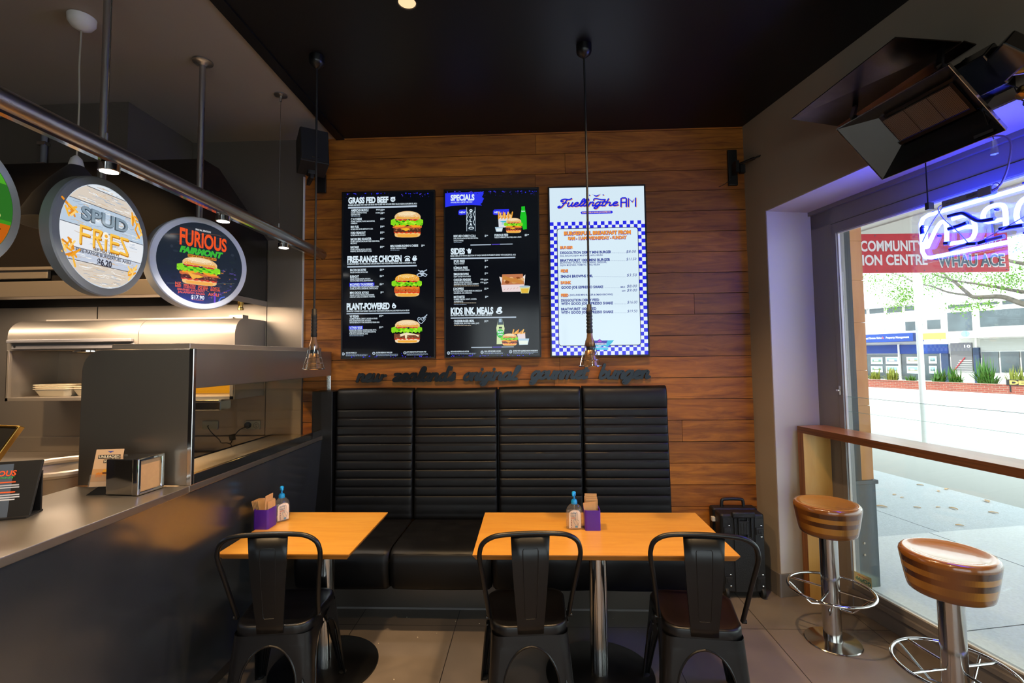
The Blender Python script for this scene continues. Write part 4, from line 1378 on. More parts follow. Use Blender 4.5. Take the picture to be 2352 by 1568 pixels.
def build_counter_items():
    # napkin dispenser
    t = thing('napkin_dispenser', 'polished steel napkin dispenser on the counter before the gantry end sheet', 'napkin dispenser', (-1.69, 2.005, ZC))
    W, D, H = 0.062, 0.062, 0.148
    t.rotation_euler = (0, 0, radians(-4))
    b = MB()
    b.box(-W, W, -D, D, 0.004, H)
    b.build('body', M_CHROME, t, smooth=0, bevel=0.004)
    b = MB(); b.M = TR(W, 0, 0)
    for y0, y1, z0, z1 in ((-D - 0.004, -D + 0.012, 0.002, H + 0.002), (D - 0.012, D + 0.004, 0.002, H + 0.002), (-D, D, 0.002, 0.016), (-D, D, H - 0.012, H + 0.002)):
        b.box(0.0, 0.026, y0, y1, z0, z1)
    b.build('face_frame', M_CHROME, t, smooth=0, bevel=0.004)
    b = MB(); b.M = TR(W + 0.001, 0, 0); b.box(0.0, 0.016, -D + 0.012, D - 0.012, 0.016, H - 0.012)
    b.build('napkin_stack', M_KRAFT, t, smooth=0)
    # flyer holder with flyers
    t = thing('flyer_holder', 'small clear flyer holder on a dark wedge base beside the napkin dispenser', 'flyer holder', (-1.80, 1.985, ZC), (0, 0, radians(8)))
    b = MB(); b.add([(-0.045, -0.03, 0), (0.06, -0.03, 0), (0.06, 0.03, 0), (-0.045, 0.03, 0), (0.0, -0.02, 0.035), (0.03, -0.02, 0.035), (0.03, 0.02, 0.035), (0.0, 0.02, 0.035)], [(3, 2, 1, 0), (4, 5, 6, 7), (0, 1, 5, 4), (1, 2, 6, 5), (2, 3, 7, 6), (3, 0, 4, 7)])
    b.build('wedge_base', M_BLKP, t, smooth=0)
    b = MB(); b.M = TR(0.012, -0.02, 0.03) @ RZ(0) @ RX(-14)
    b.box(-0.05, 0.062, -0.012, -0.009, 0.0, 0.05); b.box(-0.05, 0.062, 0.016, 0.019, 0.0, 0.13)
    b.build('clear_pocket', M_CLEAR, t, smooth=0)
    for k in range(4):
        b = MB(); b.M = TR(-1.80, 1.985, ZC) @ RZ(8) @ TR(0.012, -0.02, 0.032) @ RX(-14) @ TR(-0.003 * k, 0.004 * k - 0.006, 0)
        b.box(-0.048, 0.060, 0.0, 0.0012, 0.0, 0.150, col=lin('#d9b088'))
        if k == 0:
            b.M = b.M @ FRONT
            z = 0.0006
            b.box(-0.048, 0.06, 0.02, 0.07, 0, z, col=lin('#c9945e'))
            b.poly([(0.02, 0.02, z), (0.06, 0.02, z), (0.06, 0.10, z), (0.035, 0.10, z)], col=lin('#2a2030'))
            b.box(-0.036, 0.050, 0.112, 0.127, 0, z, col=lin('#35302c'))
            b.text('UNLEADED', -0.033, 0.047, 0.1145, 0.010, 0.03, z=z * 1.5, col=lin('#e8d8b8'))
            b.box(-0.012, 0.028, 0.094, 0.108, 0, z, col=lin('#35302c'))
            b.text('MENU', -0.009, 0.025, 0.0965, 0.009, 0.03, z=z * 1.5, col=lin('#e8d8b8'))
            b.poly([(-0.004, 0.142, z), (0.022, 0.142, z), (0.009, 0.135, z)], col=lin('#3a4a9a'))
            b.ell(0.018, 0.058, 0.026, 0.014, z * 1.4, a0=0, a1=pi, col=lin('#e0a030'))
            b.box(-0.008, 0.044, 0.050, 0.057, z, z * 1.5, col=lin('#6a3a1a'))
            b.ell(0.018, 0.049, 0.026, 0.009, z * 1.4, a0=pi, a1=2 * pi, col=lin('#d89028'))
            for q in range(4): b.ell(-0.028 + 0.006 * q, 0.045 + 0.003 * (q % 2), 0.004, 0.010, z * 1.6, 10, col=lin('#d8822a'))
        o = b.build('flyer', M_PRINT, None, smooth=0)
        tag(o, ['front flyer in the holder, printed with a burger', 'second flyer in the holder, just behind the printed front one', 'third flyer from the front in the holder', 'rearmost flyer in the holder'][k], 'flyer', 'flyers in the holder')
    # menu stand at the left frame edge
    t = thing('menu_stand', 'slanted black menu stand with a blue grey card at the left end of the counter', 'menu stand', (-1.865, 1.66, ZC), (0, 0, radians(20)))
    b = MB(); b.M = RX(-20); b.box(-0.16, 0.075, -0.004, 0.006, 0.0, 0.20)
    b.build('backing', M_BLKP, t, smooth=0, bevel=0.002)
    b = MB(); b.box(-0.16, 0.075, -0.02, 0.075, -0.0, 0.006); b.box(-0.16, 0.075, 0.06, 0.068, 0, 0.15)
    b.build('foot', M_BLKP, t, smooth=0)
    b = MB(); b.M = RX(-20) @ TR(0, -0.0045, 0) @ FRONT
    b.poly([(-0.16, 0.0), (0.012, 0.0), (-0.008, 0.19), (-0.16, 0.19)], col=lin('#4a5666'))
    z = 0.0006
    b.text('FURIOUS', -0.10, 0.006, 0.148, 0.018, 0.03, z=z, col=lin('#e85a26'))
    b.text('FAIRMONT', -0.10, 0.004, 0.138, 0.006, 0.03, z=z, col=lin('#3aa84a'))
    for y, x1, c in ((0.123, 0.01, '#e0602e'), (0.112, 0.022, '#b8bcc4'), (0.104, 0.024, '#b8bcc4'), (0.088, 0.016, '#e0602e'), (0.078, 0.03, '#b8bcc4'), (0.070, 0.032, '#c8ccd4'), (0.062, 0.02, '#c8ccd4')):
        b.box(-0.10, x1, y, y + 0.0045, 0, z, col=lin(c))
    b.build('menu_card', M_PRINT, t, smooth=0)
    # card reader
    t = thing('card_reader', 'black card reader with a green lit screen at the left edge of the counter', 'card reader', (-1.665, 1.39, ZC), (0, 0, radians(-30)))
    b = MB(); b.prism(rrect(-0.085, 0.085, -0.04, 0.04, 0.018), 0.0, 0.022)
    b.build('housing', M_BLKP, t, bevel=0.006)
    b = MB(); b.box(0.01, 0.07, -0.026, 0.026, 0.0225, 0.0235)
    b.build('display', emit_mat('green_display', (0.05, 0.45, 0.06), 0.6), t, smooth=0)
    b = MB()
    for i in range(3):
        for j in range(4): b.box(-0.068 + 0.018 * j, -0.056 + 0.018 * j, -0.024 + 0.018 * i, -0.012 + 0.018 * i, 0.0222, 0.026)
    b.build('keypad', M_GREY, t, smooth=0)
    # tilted register screen
    t = thing('register_screen', 'tilted dark register screen with a bronze rim behind the counter', 'monitor', (-2.78, 2.30, 0.955), (0, 0, radians(12)))
    b = MB(); b.M = TR(0, 0, 0.16) @ RX(-18)
    pl = [(-0.25, 0.0), (0.10, 0.02), (0.17, 0.19), (0.06, 0.20), (-0.25, 0.165)]
    b.M = b.M @ FRONT
    b.prism(pl, -0.03, 0.0)
    b.build('screen_shell', M_BLKP, t, smooth=0, bevel=0.006)
    b2 = MB(); b2.M = TR(0, 0, 0.16) @ RX(-18) @ FRONT
    b2.prism([(-0.25, 0.165), (0.06, 0.20), (0.17, 0.19), (0.165, 0.178), (0.06, 0.185), (-0.25, 0.150)], -0.031, 0.004)
    b2.prism([(0.165, 0.19), (0.178, 0.188), (0.112, 0.018), (0.098, 0.018)], -0.031, 0.004)
    b2.build('rim', M_BRASS, t, smooth=0, bevel=0.003)
    b3 = MB(); b3.box(-0.05, 0.05, -0.03, 0.05, 0.0, 0.25); b3.box(-0.1, 0.1, -0.08, 0.08, 0, 0.015)
    b3.build('stand', M_BLKP, t, smooth=0)
build_counter_items()
# ------------------------------------------------------------------ wall screens
WH = lin('#dcecf6'); DIM = lin('#b4c4d4'); BLU = lin('#1c22d8')
class Screen:
    """layout helper: artwork positions are image crop pixels, mapped to metres on the panel."""
    def __init__(self, corners, W, H):
        (self.a, self.b, self.c, self.d) = corners         # image pixels of tl, tr, br, bl
        self.W, self.H = W, H
        self.mb = MB()
        self.o = (0, 0, 1)  # image crop origin and its zoom
        self.col = WH
        self.z = 0.0006
    def p(self, x, y):
        ox, oy, s = self.o
        x, y = ox + x / s, oy + y / s
        u, v = 0.5, 0.5
        for _ in range(8):
            yt = self.a[1] + (self.b[1] - self.a[1]) * u; yb = self.d[1] + (self.c[1] - self.d[1]) * u
            v = (y - yt) / (yb - yt)
            xl = self.a[0] + (self.d[0] - self.a[0]) * v; xr = self.b[0] + (self.c[0] - self.b[0]) * v
            u = (x - xl) / (xr - xl)
        return u * self.W, (1 - v) * self.H
    def k(self):
        return self.W / (self.b[0] - self.a[0]) / self.o[2]
    def t(self, s, x0, x1, y, h, bold=0.02, shear=0.0, col=None, dz=0.0):
        X0, Y0 = self.p(x0, y); X1, Y1 = self.p(x1, y)
        self.mb.text(s, X0, X1, Y0, h * self.k(), bold, shear, self.z + dz, col=col or self.col)
    def r(self, x0, y0, x1, y1, col=None, dz=0.0):
        a, b = self.p(x0, y0), self.p(x1, y1)
        self.mb.box(a[0], b[0], b[1], a[1], 0.0002, self.z + dz, col=col or self.col)
    def poly(self, pts, col=None, dz=0.0):
        q = [self.p(*w) for w in pts]
        ar = sum(q[i][0] * q[(i + 1) % len(q)][1] - q[(i + 1) % len(q)][0] * q[i][1] for i in range(len(q)))
        if ar < 0: q = q[::-1]
        self.mb.poly([(x, y, self.z + dz) for x, y in q], col=col or self.col)
    def e(self, cx, cy, rx, ry, col=None, dz=0.0, **kw):
        x, y = self.p(cx, cy)
        self.mb.ell(x, y, rx * self.k(), ry * self.k(), self.z + dz, col=col or self.col, **kw)
    def s(self, pts, w, col=None, dz=0.0, **kw):
        self.mb.stroke([self.p(*q) for q in pts], w * self.k(), self.z + dz, col=col or self.col, **kw)

def burger(S, x0, x1, y0, y1, kind=0, seed=1):
    """flat picture of a burger filling the box x0..x1, y0..y1 (image pixels or sign-face metres; y grows downwards)."""
    rnd = random.Random(seed)
    w, h = x1 - x0, y1 - y0
    X = lambda u: x0 + u * w
    Y = lambda v: y0 + v * h
    def wavy(u0, u1, va, vb, amp, n, col, dz, flip=False):
        top = [(X(u0 + (u1 - u0) * i / n), Y(va + amp * sin(i * 1.9 + seed) * 0.5 + rnd.uniform(-amp, amp) * 0.4)) for i in range(n + 1)]
        bot = [(X(u0 + (u1 - u0) * i / n), Y(vb + amp * cos(i * 2.3 + seed) + rnd.uniform(-amp, amp) * 0.5)) for i in range(n + 1)]
        S.poly(top + bot[::-1], col, dz)
    L = lin
    z = 0.0001
    bun = [(0.13, 0.80), (0.12, 0.90), (0.14, 0.96), (0.20, 0.99), (0.35, 1.0), (0.65, 1.0), (0.80, 0.99), (0.88, 0.96), (0.92, 0.90), (0.91, 0.80)]
    S.poly([(X(a), Y(b)) for a, b in bun], L('#f0c078') if kind != 2 else L('#f0d8b4'), z)
    S.poly([(X(0.20), Y(0.88)), (X(0.84), Y(0.88)), (X(0.82), Y(0.97)), (X(0.5), Y(0.985)), (X(0.22), Y(0.97))], L('#f2ac3e'), 2 * z)
    wavy(0.10, 0.93, 0.76, 0.84, 0.02, 16, L('#d83c18'), 3 * z)
    pat = {0: '#5a2e1c', 1: '#c8581c', 2: '#7a4630'}[kind]
    wavy(0.09, 0.93, 0.60, 0.80, 0.02, 18, L(pat), 4 * z)
    for i in range(26):
        S.e(X(rnd.uniform(0.14, 0.88)), Y(rnd.uniform(0.64, 0.77)), w * 0.022, h * 0.016, L(rnd.choice(['#a06a44', '#3a1c12', '#c08458', '#e07a2c' if kind == 1 else '#8a5234'])), 5 * z, n=8)
    if kind == 0:
        wavy(0.06, 0.96, 0.58, 0.66, 0.02, 14, L('#d06a34'), 5.5 * z)
        S.poly([(X(0.12), Y(0.54)), (X(0.48), Y(0.50)), (X(0.52), Y(0.48)), (X(0.92), Y(0.55)), (X(0.92), Y(0.60)), (X(0.70), Y(0.62)), (X(0.52), Y(0.52)), (X(0.40), Y(0.60)), (X(0.12), Y(0.61))], L('#f0a020'), 6 * z)
        S.poly([(X(0.31), Y(0.67)), (X(0.48), Y(0.64)), (X(0.62), Y(0.68)), (X(0.47), Y(0.76))], L('#f0b828'), 6 * z)
    elif kind == 2:
        S.poly([(X(0.28), Y(0.62)), (X(0.50), Y(0.54)), (X(0.72), Y(0.60)), (X(0.90), Y(0.66)), (X(0.88), Y(0.74)), (X(0.78), Y(0.66)), (X(0.52), Y(0.66)), (X(0.50), Y(0.82)), (X(0.45), Y(0.80)), (X(0.44), Y(0.66)), (X(0.30), Y(0.72))], L('#f0e0b8'), 6 * z)
    else:
        wavy(0.12, 0.92, 0.56, 0.66, 0.025, 14, L('#e07a26'), 5.5 * z)
    S.poly([(X(0.16), Y(0.30)), (X(0.48), Y(0.31)), (X(0.50), Y(0.40)), (X(0.17), Y(0.41))], L('#c82018'), 6.5 * z)
    S.poly([(X(0.58), Y(0.30)), (X(0.90), Y(0.30)), (X(0.90), Y(0.41)), (X(0.60), Y(0.40))], L('#d02a1c'), 6.5 * z)
    for i in range(9):
        S.poly([(X(0.17 + 0.08 * i), Y(0.29)), (X(0.23 + 0.08 * i), Y(0.285)), (X(0.22 + 0.08 * i), Y(0.325)), (X(0.18 + 0.08 * i), Y(0.32))], L('#6a1a50' if i % 2 else '#e8b0a8'), 7 * z)
    wavy(0.0, 1.0, 0.36, 0.53, 0.035, 22, L('#8ade1c'), 7.5 * z)
    for i in range(14):
        S.e(X(0.05 + 0.9 * i / 13), Y(0.44 + 0.05 * sin(i * 2.1)), w * 0.045, h * 0.035, L(rnd.choice(['#b4ee38', '#3aa414', '#62c81a', '#1f8a14'])), 8 * z, n=9)
    for sx in (0, 1):
        S.poly([(X(sx + (0.12 - 0.24 * sx)), Y(0.28)), (X(sx * 1.0), Y(0.34)), (X(sx + (0.02 - 0.04 * sx)), Y(0.44)), (X(sx + (0.10 - 0.2 * sx)), Y(0.56)), (X(sx + (0.18 - 0.36 * sx)), Y(0.45))], L('#86d61e'), 8.5 * z)
    top = [(0.12, 0.31)] + [(0.52 - 0.41 * cos(pi * i / 16) ** 1 if True else 0, 0.29 - 0.29 * sin(pi * i / 16) ** 0.75) for i in range(1, 16)] + [(0.92, 0.31)]
    bc = {0: '#e6bd84', 1: '#eaa63c', 2: '#ecc894'}[kind]
    S.poly([(X(a), Y(b)) for a, b in top], L(bc), 9 * z)
    S.poly([(X(a), Y(b)) for a, b in [(0.13, 0.30), (0.20, 0.20), (0.35, 0.235), (0.52, 0.245), (0.70, 0.235), (0.85, 0.20), (0.91, 0.30)]], L('#eaa640'), 9.5 * z)
    S.e(X(0.5), Y(0.10), w * 0.28, h * 0.075, L('#f2d9ac') if kind != 1 else L('#f4c468'), 10 * z)
    for i in range(40):
        a = rnd.uniform(0.2, 0.84)
        S.e(X(a), Y(rnd.uniform(0.03, 0.2) + abs(a - 0.52) * 0.2), w * 0.011, h * 0.008, L('#fff2d4'), 11 * z, n=6)

def speckle(S, x0, x1, y0, y1, n, seed, cols=('#2a30e8', '#4a3ac8', '#1a1a90')):
    rnd = random.Random(seed)
    for i in range(n):
        q = rnd.random() ** 2.2
        r = rnd.uniform(0.4, 1.6) * (1.2 - q)
        S.e(rnd.uniform(x0, x1), y0 + (y1 - y0) * q, r, r, lin(rnd.choice(cols)), n=6)

def screen_thing(lab, x0, x1, z0, z1, back, tilt=0.0):
    t = thing('menu_screen', lab, 'screen', (x0, 3.55, z0), (radians(90), 0, 0), 'menu screens on the plank wall')
    W, H = x1 - x0, z1 - z0
    b = MB(); b.box(0.012, W - 0.012, 0.012, H - 0.012, -0.048, -0.004)
    b.build('casing', M_BLKP, t, smooth=0)
    b = MB(); f = 0.011
    for q in ((0, W, 0, f), (0, W, H - f, H), (0, f, f, H - f), (W - f, W, f, H - f)): b.box(q[0], q[1], q[2], q[3], -0.03, 0.004)
    b.build('bezel', M_BLKP, t, smooth=0, bevel=0.0015)
    b = MB(); b.box(f, W - f, f, H - f, -0.004, 0.0, col=back)
    b.build('panel', M_SCREEN, t, smooth=0)
    return t, W, H

def price(S, x, y, d, c='.30', h=30, x2=None):
    w = 10 + 15 * len(d)
    S.t('$' + d, x, x + w, y, h, 0.03)
    S.t(c.strip('.'), x + w + 5, x + w + 28, y - h * 0.42, h * 0.52, 0.03)

def bars(S, x0, x1, ys, cols=('#8fa0b4',), h=7):
    rnd = random.Random(int(x0))
    for i, y in enumerate(ys):
        x = x0; xe = x1 - rnd.uniform(0, (x1 - x0) * 0.2) * (i == len(ys) - 1)
        while x < xe - 8:
            wd = min(rnd.uniform(14, 44), xe - x)
            S.r(x, y - h, x + wd, y, lin(cols[i % len(cols)]))
            x += wd + 6

def build_screens():
    BK = lin('#05080e')
    # ---- left screen
    t, W, H = screen_thing('left portrait menu screen listing grass fed beef, free-range chicken and plant-powered burgers', -1.420, -0.711, 1.613, 2.879, BK)
    S = Screen(((783, 441), (998.5, 436.5), (1001, 823), (786, 824.5)), W, H)
    S.o = (770, 420, 7.128)
    speckle_at = S.o; S.o = (0, 0, 1); speckle(S, 790, 990, 444, 458, 60, 2); speckle(S, 790, 990, 820, 808, 40, 3); S.o = speckle_at
    S.t('GRASS FED BEEF', 200, 865, 338, 92, 0.05)
    S.e(938, 275, 40, 42); S.e(938, 280, 22, 22, BK, 0.0001); S.e(938, 285, 12, 14, WH, 0.0002); S.poly([(898, 240), (978, 232), (970, 262), (905, 265)], WH, 0.0003)
    S.t('BURGERS ARE MADE WITH 100% PURE GRASS FED NZ BEEF AND INCLUDE FRESH SALAD, RELISH & BURGERFUEL AIOLI', 200, 1335, 380, 24)
    S.r(198, 398, 1335, 404, DIM)
    S.t('AMERICAN MUSCLE', 248, 537, 474, 36, 0.03); S.t('NZ BEEF, CHEDDAR, PICKLES,', 248, 510, 506, 22); S.t('DIJON MUSTARD', 248, 400, 537, 22)
    bars(S, 250, 420, [557], h=9)
    S.t('SINGLE', 662, 727, 456, 20); price(S, 735, 466, '13'); S.t('DOUBLE', 657, 727, 506, 20); price(S, 735, 516, '18')
    for y, n, subs, pr, c in ((620, ('C N CHEESE', 428), (('NZ BEEF, CHEDDAR, TRUFFLE MASCARPONE,', 645), ('PARMESAN', 353)), '15', '.30'),
                              (747, ('BIO FUEL', 385), (('NZ BEEF, EGG, GRATED BEETROOT N CHIA', 615),), '14', '.90'),
                              (846, ('FORD FREAKOUT', 493), (('NZ BEEF, BACON, AVOCADO', 492),), '15', '.70'),
                              (948, ('BACON BBQ ROADSTER', 590), (('NZ BEEF, CHEDDAR, BACON, BATTERED ONION RINGS,', 725), ('BBQ SAUCE', 353)), '18', '.30'),
                              (1081, ('BASTARD', 388), (('NZ BEEF, CHEDDAR, BACON, AVOCADO,', 592), ('PINEAPPLE, GRATED BEETROOT N CHIA', 598)), '18', '.30'),
                              (1456, ('BACON BACKFIRE', 510), (('GRILLED CHICKEN, BACON, BRIE', 537),), '16', '.30')):
        S.t(n[0], 248, n[1], y, 36, 0.03)
        for i, (s_, xe) in enumerate(subs): S.t(s_, 248, xe, y + 32 + 31 * i, 22)
        price(S, 735, y - 8, pr, c)
    S.t('MINI HAMBURGHINI N CHEESE', 905, 1360, 1064, 34, 0.03); S.t('NZ BEEF, CHEDDAR, PICKLES', 905, 1168, 1096, 21); bars(S, 905, 1082, [1119], h=9); price(S, 1412, 1056, '8')
    S.t('FREE-RANGE CHICKEN', 198, 1090, 1312, 96, 0.05)
    S.s([(1142, 1240), (1150, 1225), (1185, 1215), (1220, 1225), (1226, 1242)], 12); S.s([(1150, 1290), (1165, 1255), (1205, 1255), (1222, 1290)], 14); S.e(1185, 1258, 26, 18); S.r(1145, 1280, 1225, 1294)
    S.e(1302, 1262, 40, 30); S.s([(1275, 1255), (1290, 1215), (1325, 1215), (1310, 1240)], 14)
    S.t('BURGERS ARE MADE WITH FREE RANGE CHICKEN BREAST AND INCLUDE FRESH SALAD, RELISH & BURGERFUEL AIOLI', 198, 1320, 1350, 24)
    S.r(198, 1374, 1338, 1380, DIM)
    S.s([(1345, 1515), (1500, 1440)], 16, DIM); S.s([(1505, 1520), (1365, 1445)], 16, DIM); S.e(1425, 1490, 34, 44, DIM); S.e(1412, 1480, 9, 9, BK, 0.0002); S.e(1440, 1480, 9, 9, BK, 0.0002)
    S.s([(1345, 1520), (1360, 1540), (1400, 1545), (1440, 1530), (1480, 1545), (1505, 1515)], 12, DIM)
    S.o = (770, 630, 7.468)
    for y, n, subs, pr, c, hl in ((68, ('BURNOUT', 410), (('GRILLED CHICKEN, BACON, AVOCADO,', 612), ('STILTON CHEESE SAUCE, DIJON MUSTARD', 650)), '16', '.70', 0),
                                  (205, ('MODIFRIED THUNDERBIRD', 662), (('BUTTERMILK FRIED CHICKEN N JALAPE\u00d1O & CORN', 750), ('CRUMB, JALAPE\u00d1OS, BURGERFUEL CHIPOTLE AIOLI', 740)), '16', '.30', 678),
                                  (345, ('MINI CHOOK ROYALE', 583), (('GRILLED CHICKEN TENDERLOINS SEASONED', 678), ('N SEA SALT, GARLIC & ROSEMARY, PINEAPPLE', 690)), '9', '.90', 0),
                                  (746, ('V8 VEGAN', 418), (('CRUMBED PUMPKIN, CARROT, CHICKPEA & GINGER', 740), ('BITES, VEGAN PROVOLONE, AVOCADO,', 632), ('GRATED BEETROOT N CHIA, BURGERFUEL VEGAN AIOLI', 772)), '15', '.30', 0),
                                  (938, ('V-TWIN VEGE', 478), (('MUSHROOM, K\u016aMARA, CHICKPEA & BASIL PATTY,', 725), ('VEGETARIAN CHEDDAR, TRUFFLE MASCARPONE,', 716), ('PLUM SAUCE, BURGERFUEL AIOLI', 577)), '14', '.90', 492)):
        if hl: S.r(248, y - 48, hl, y + 9, BLU, -0.0002)
        S.t(n[0], 261, n[1], y, 38, 0.03)
        for i, (s_, xe) in enumerate(subs): S.t(s_, 261, xe, y + 33 + 32 * i, 23)
        price(S, 770 if len(pr) == 2 else 786, y - 10, pr, c)
    bars(S, 262, 520, [1059], h=10)
    S.t('PLANT-POWERED', 208, 945, 610, 100, 0.05); S.e(1020, 560, 36, 34); S.s([(990, 560), (1010, 510), (1035, 540)], 14); S.e(1016, 566, 16, 12, BK, 0.0002)
    S.t('SEPARATELY COOKED PLANT-BASED VEGAN AND VEGETARIAN BURGERS INCLUDE FRESH SALAD & RELISH', 208, 1280, 652, 24)
    S.r(208, 674, 1285, 680, DIM)
    S.s([(1425, 780), (1440, 750), (1480, 762), (1520, 748), (1550, 780), (1520, 820), (1485, 852), (1445, 825)], 12, DIM, closed=True); S.s([(1520, 770), (1580, 705)], 16, DIM); S.s([(1540, 730), (1565, 755)], 10, DIM); S.s([(1450, 790), (1475, 775), (1500, 800), (1525, 785)], 10, DIM)
    for cx, cy, x0, x1, y, s_, xs in ((160, 1360, 205, 388, 1352, 'ADD-ONS  FROM $1.20', 575), (683, 1352, 722, 995, 1350, 'GLUTEN FREE BUNS  FROM $2.00', 1100), (1210, 1346, 1240, 1570, 1342, 'LOW CARBORATOR LETTUCE BUNS  FREE', 1600)):
        S.e(cx, cy, 26, 24, DIM); S.e(cx, cy, 14, 10, BK, 0.0002)
        S.t(s_, x0, x1, y, 20, 0.03); bars(S, x0, xs, [y + 20, y + 34, y + 46], h=6)
    S.mb.build('menu_lettering', M_SCREEN, t, smooth=0)
    for q, (o, bx, kd) in enumerate((((770, 420, 7.128), (908, 1438, 470, 905), 0), ((770, 630, 7.468), (975, 1490, 5, 395), 1), ((770, 630, 7.468), (978, 1500, 790, 1182), 2))):
        S.mb = MB(); S.o = o; burger(S, *bx, kind=kd, seed=q + 2)
        S.mb.build('burger_picture', M_SCREEN, t, smooth=0)

    # ---- middle screen
    t, W, H = screen_thing('middle portrait menu screen listing specials, sides and kids meals', -0.644, 0.070, 1.613, 2.879, BK)
    S = Screen(((1019, 435), (1238, 431), (1243, 820), (1021.5, 822)), W, H)
    S.o = (0, 0, 1); speckle(S, 1026, 1232, 440, 452, 80, 5); speckle(S, 1026, 1232, 818, 806, 60, 6)
    S.o = (1000, 420, 7.127)
    S.poly([(155, 172), (250, 160), (500, 158), (770, 150), (795, 175), (778, 210), (765, 235), (800, 262), (780, 300), (770, 330), (740, 352), (768, 378), (600, 368), (420, 372), (260, 380), (155, 405)], lin('#2a34ee'), -0.0002)
    S.t('SPECIALS', 250, 643, 292, 90, 0.05); S.t('AVAILABLE FOR A LIMITED TIME ONLY', 250, 610, 335, 22)
    for x0, x1 in ((378, 510), (948, 1210)):
        S.poly([(x0, 470), (x0 + 20, 445), (x1, 440), (x1, 525), (x0 + 30, 535), (x0, 525)], lin('#2a30e8'), -0.0002)
    S.t('NEW', 397, 495, 503, 28, 0.04); S.t('NEW', 967, 1066, 507, 28, 0.04)
    S.t('RESCUED CHERRY COLA', 301, 665, 900, 36, 0.03); S.t('DARK, RICH FLAVOUR OF RESCUED CENTRAL', 301, 706, 933, 21); S.t('OTAGO CHERRIES', 301, 462, 968, 21); bars(S, 303, 438, [990], h=9); price(S, 812, 893, '5', '.90')
    S.t('FURIOUS FEED', 973, 1196, 888, 36, 0.03); S.t('FURIOUS FAIRMONT, SPUD FRIES, AND A SPRITE', 973, 1410, 918, 21); price(S, 1465, 884, '23', '.90')
    S.r(578, 1021, 915, 1031, DIM); S.r(928, 1014, 1062, 1025, lin('#5a4ad0')); S.r(1062, 1012, 1268, 1022, DIM)
    S.t('SIDES', 254, 486, 1178, 92, 0.05)
    S.poly([(525, 1115), (592, 1115), (580, 1168), (540, 1168)]); S.e(555, 1105, 20, 20); S.s([(515, 1105), (530, 1120)], 10); S.s([(592, 1098), (575, 1118)], 10)
    S.t('MAKE A MEAL OF IT WITH A SELECTION OF UNIQUE BURGER SUPPLEMENTS SERVED WITH BURGERFUEL AIOLI', 251, 1318, 1218, 24)
    S.r(250, 1240, 1312, 1247, DIM)
    for y, n, subs, pr, c in ((1314, ('SPUD FRIES', 485), (('THICK CUT POTATO', 477),), '6', '.20'), (1420, ('K\u016aMARA FRIES', 533), (('THICK CUT GOLDEN K\u016aMARA', 567),), '7', '.20'), (1524, ('SMASH BROWNS', 550), (('CRISPY COATED POTATO BITES', 583),), '7', '.20')):
        S.t(n[0], 303, n[1], y, 36, 0.03)
        for i, (s_, xe) in enumerate(subs): S.t(s_, 303, xe, y + 32, 22)
        price(S, 812, y - 14, pr, c)
    S.o = (1000, 630, 7.465)
    S.t('CHICKEN FENDERS', 318, 615, 126, 38, 0.03); S.t('GRILLED CHICKEN TENDERLOINS', 320, 635, 160, 23); S.t('SEASONED N SEA SALT, GARLIC & ROSEMARY', 320, 753, 192, 23); bars(S, 320, 797, [214], ('#c8b8a0', '#8fa0b4'), h=10)
    S.t('4 FOR', 777, 832, 110, 22); price(S, 840, 122, '10'); S.t('8 FOR', 777, 832, 162, 22); price(S, 840, 174, '13')
    S.r(313, 238, 318, 290, WH)
    S.t('CHOPPERS', 320, 492, 278, 38, 0.03); S.t('SOUTHERN FRIED CHICKEN PIECES IN A DRIZZLE OF', 320, 803, 310, 23); S.t('BURGERFUEL AIOLI & SRIRACHA', 320, 634, 345, 23); price(S, 846, 274, '11', '.90')
    S.t('MOTOBITES', 320, 507, 418, 38, 0.03); S.t('CRUMBED PUMPKIN, CARROT, CHICKPEA', 320, 713, 450, 23); S.t('& GINGER BITES', 325, 480, 485, 23); bars(S, 322, 798, [504], ('#c8b8a0',), h=10); bars(S, 322, 583, [530], h=10); price(S, 858, 412, '8')
    S.t('KIDS INK. MEALS', 268, 998, 690, 104, 0.05); S.e(1098, 655, 55, 32); S.s([(1070, 640), (1080, 590), (1135, 580), (1120, 620)], 18); S.e(1105, 610, 22, 20); S.e(1098, 662, 24, 10, BK, 0.0002)
    S.t('MINI BUNS AND SMALL FRIES FOR MINI ONES AND SMALL SIZE GUYS', 268, 972, 725, 24)
    S.r(268, 746, 1388, 754, DIM)
    S.t('CHEESEBURGER MEAL', 322, 675, 828, 40, 0.03); S.t('CHEESEBURGER, SPUD FRIES & SMALL JUICE', 325, 757, 862, 24); bars(S, 327, 687, [886], ('#c8b8a0',), h=10); price(S, 846, 826, '12')
    S.r(620, 1246, 978, 1256, DIM); S.r(990, 1242, 1140, 1252, lin('#5a4ad0')); S.r(1140, 1240, 1348, 1250, DIM)
    for cx, cy, x0, x1, y, s_, xs in ((232, 1345, 268, 582, 1332, 'FREE RANGE BURGERFUEL AIOLI IN STORE', 705), (807, 1335, 846, 1127, 1328, 'HALAL APPROVED BEEF & CHICKEN', 1165), (1293, 1325, 1337, 1755, 1322, 'EATING WITH ALLERGIES AND/OR INGREDIENTS', 1755)):
        S.e(cx, cy, 26, 28, DIM); S.e(cx, cy, 15, 16, BK, 0.0002); S.e(cx, cy, 7, 8, DIM, 0.0004)
        S.t(s_, x0, x1, y, 21, 0.03); bars(S, x0, xs, [y + 20, y + 34], h=7)
    S.mb.build('menu_lettering', M_SCREEN, t, smooth=0)
    # pictures on the middle screen
    S.mb = MB(); S.o = (1000, 420, 7.127); z = 0.0001
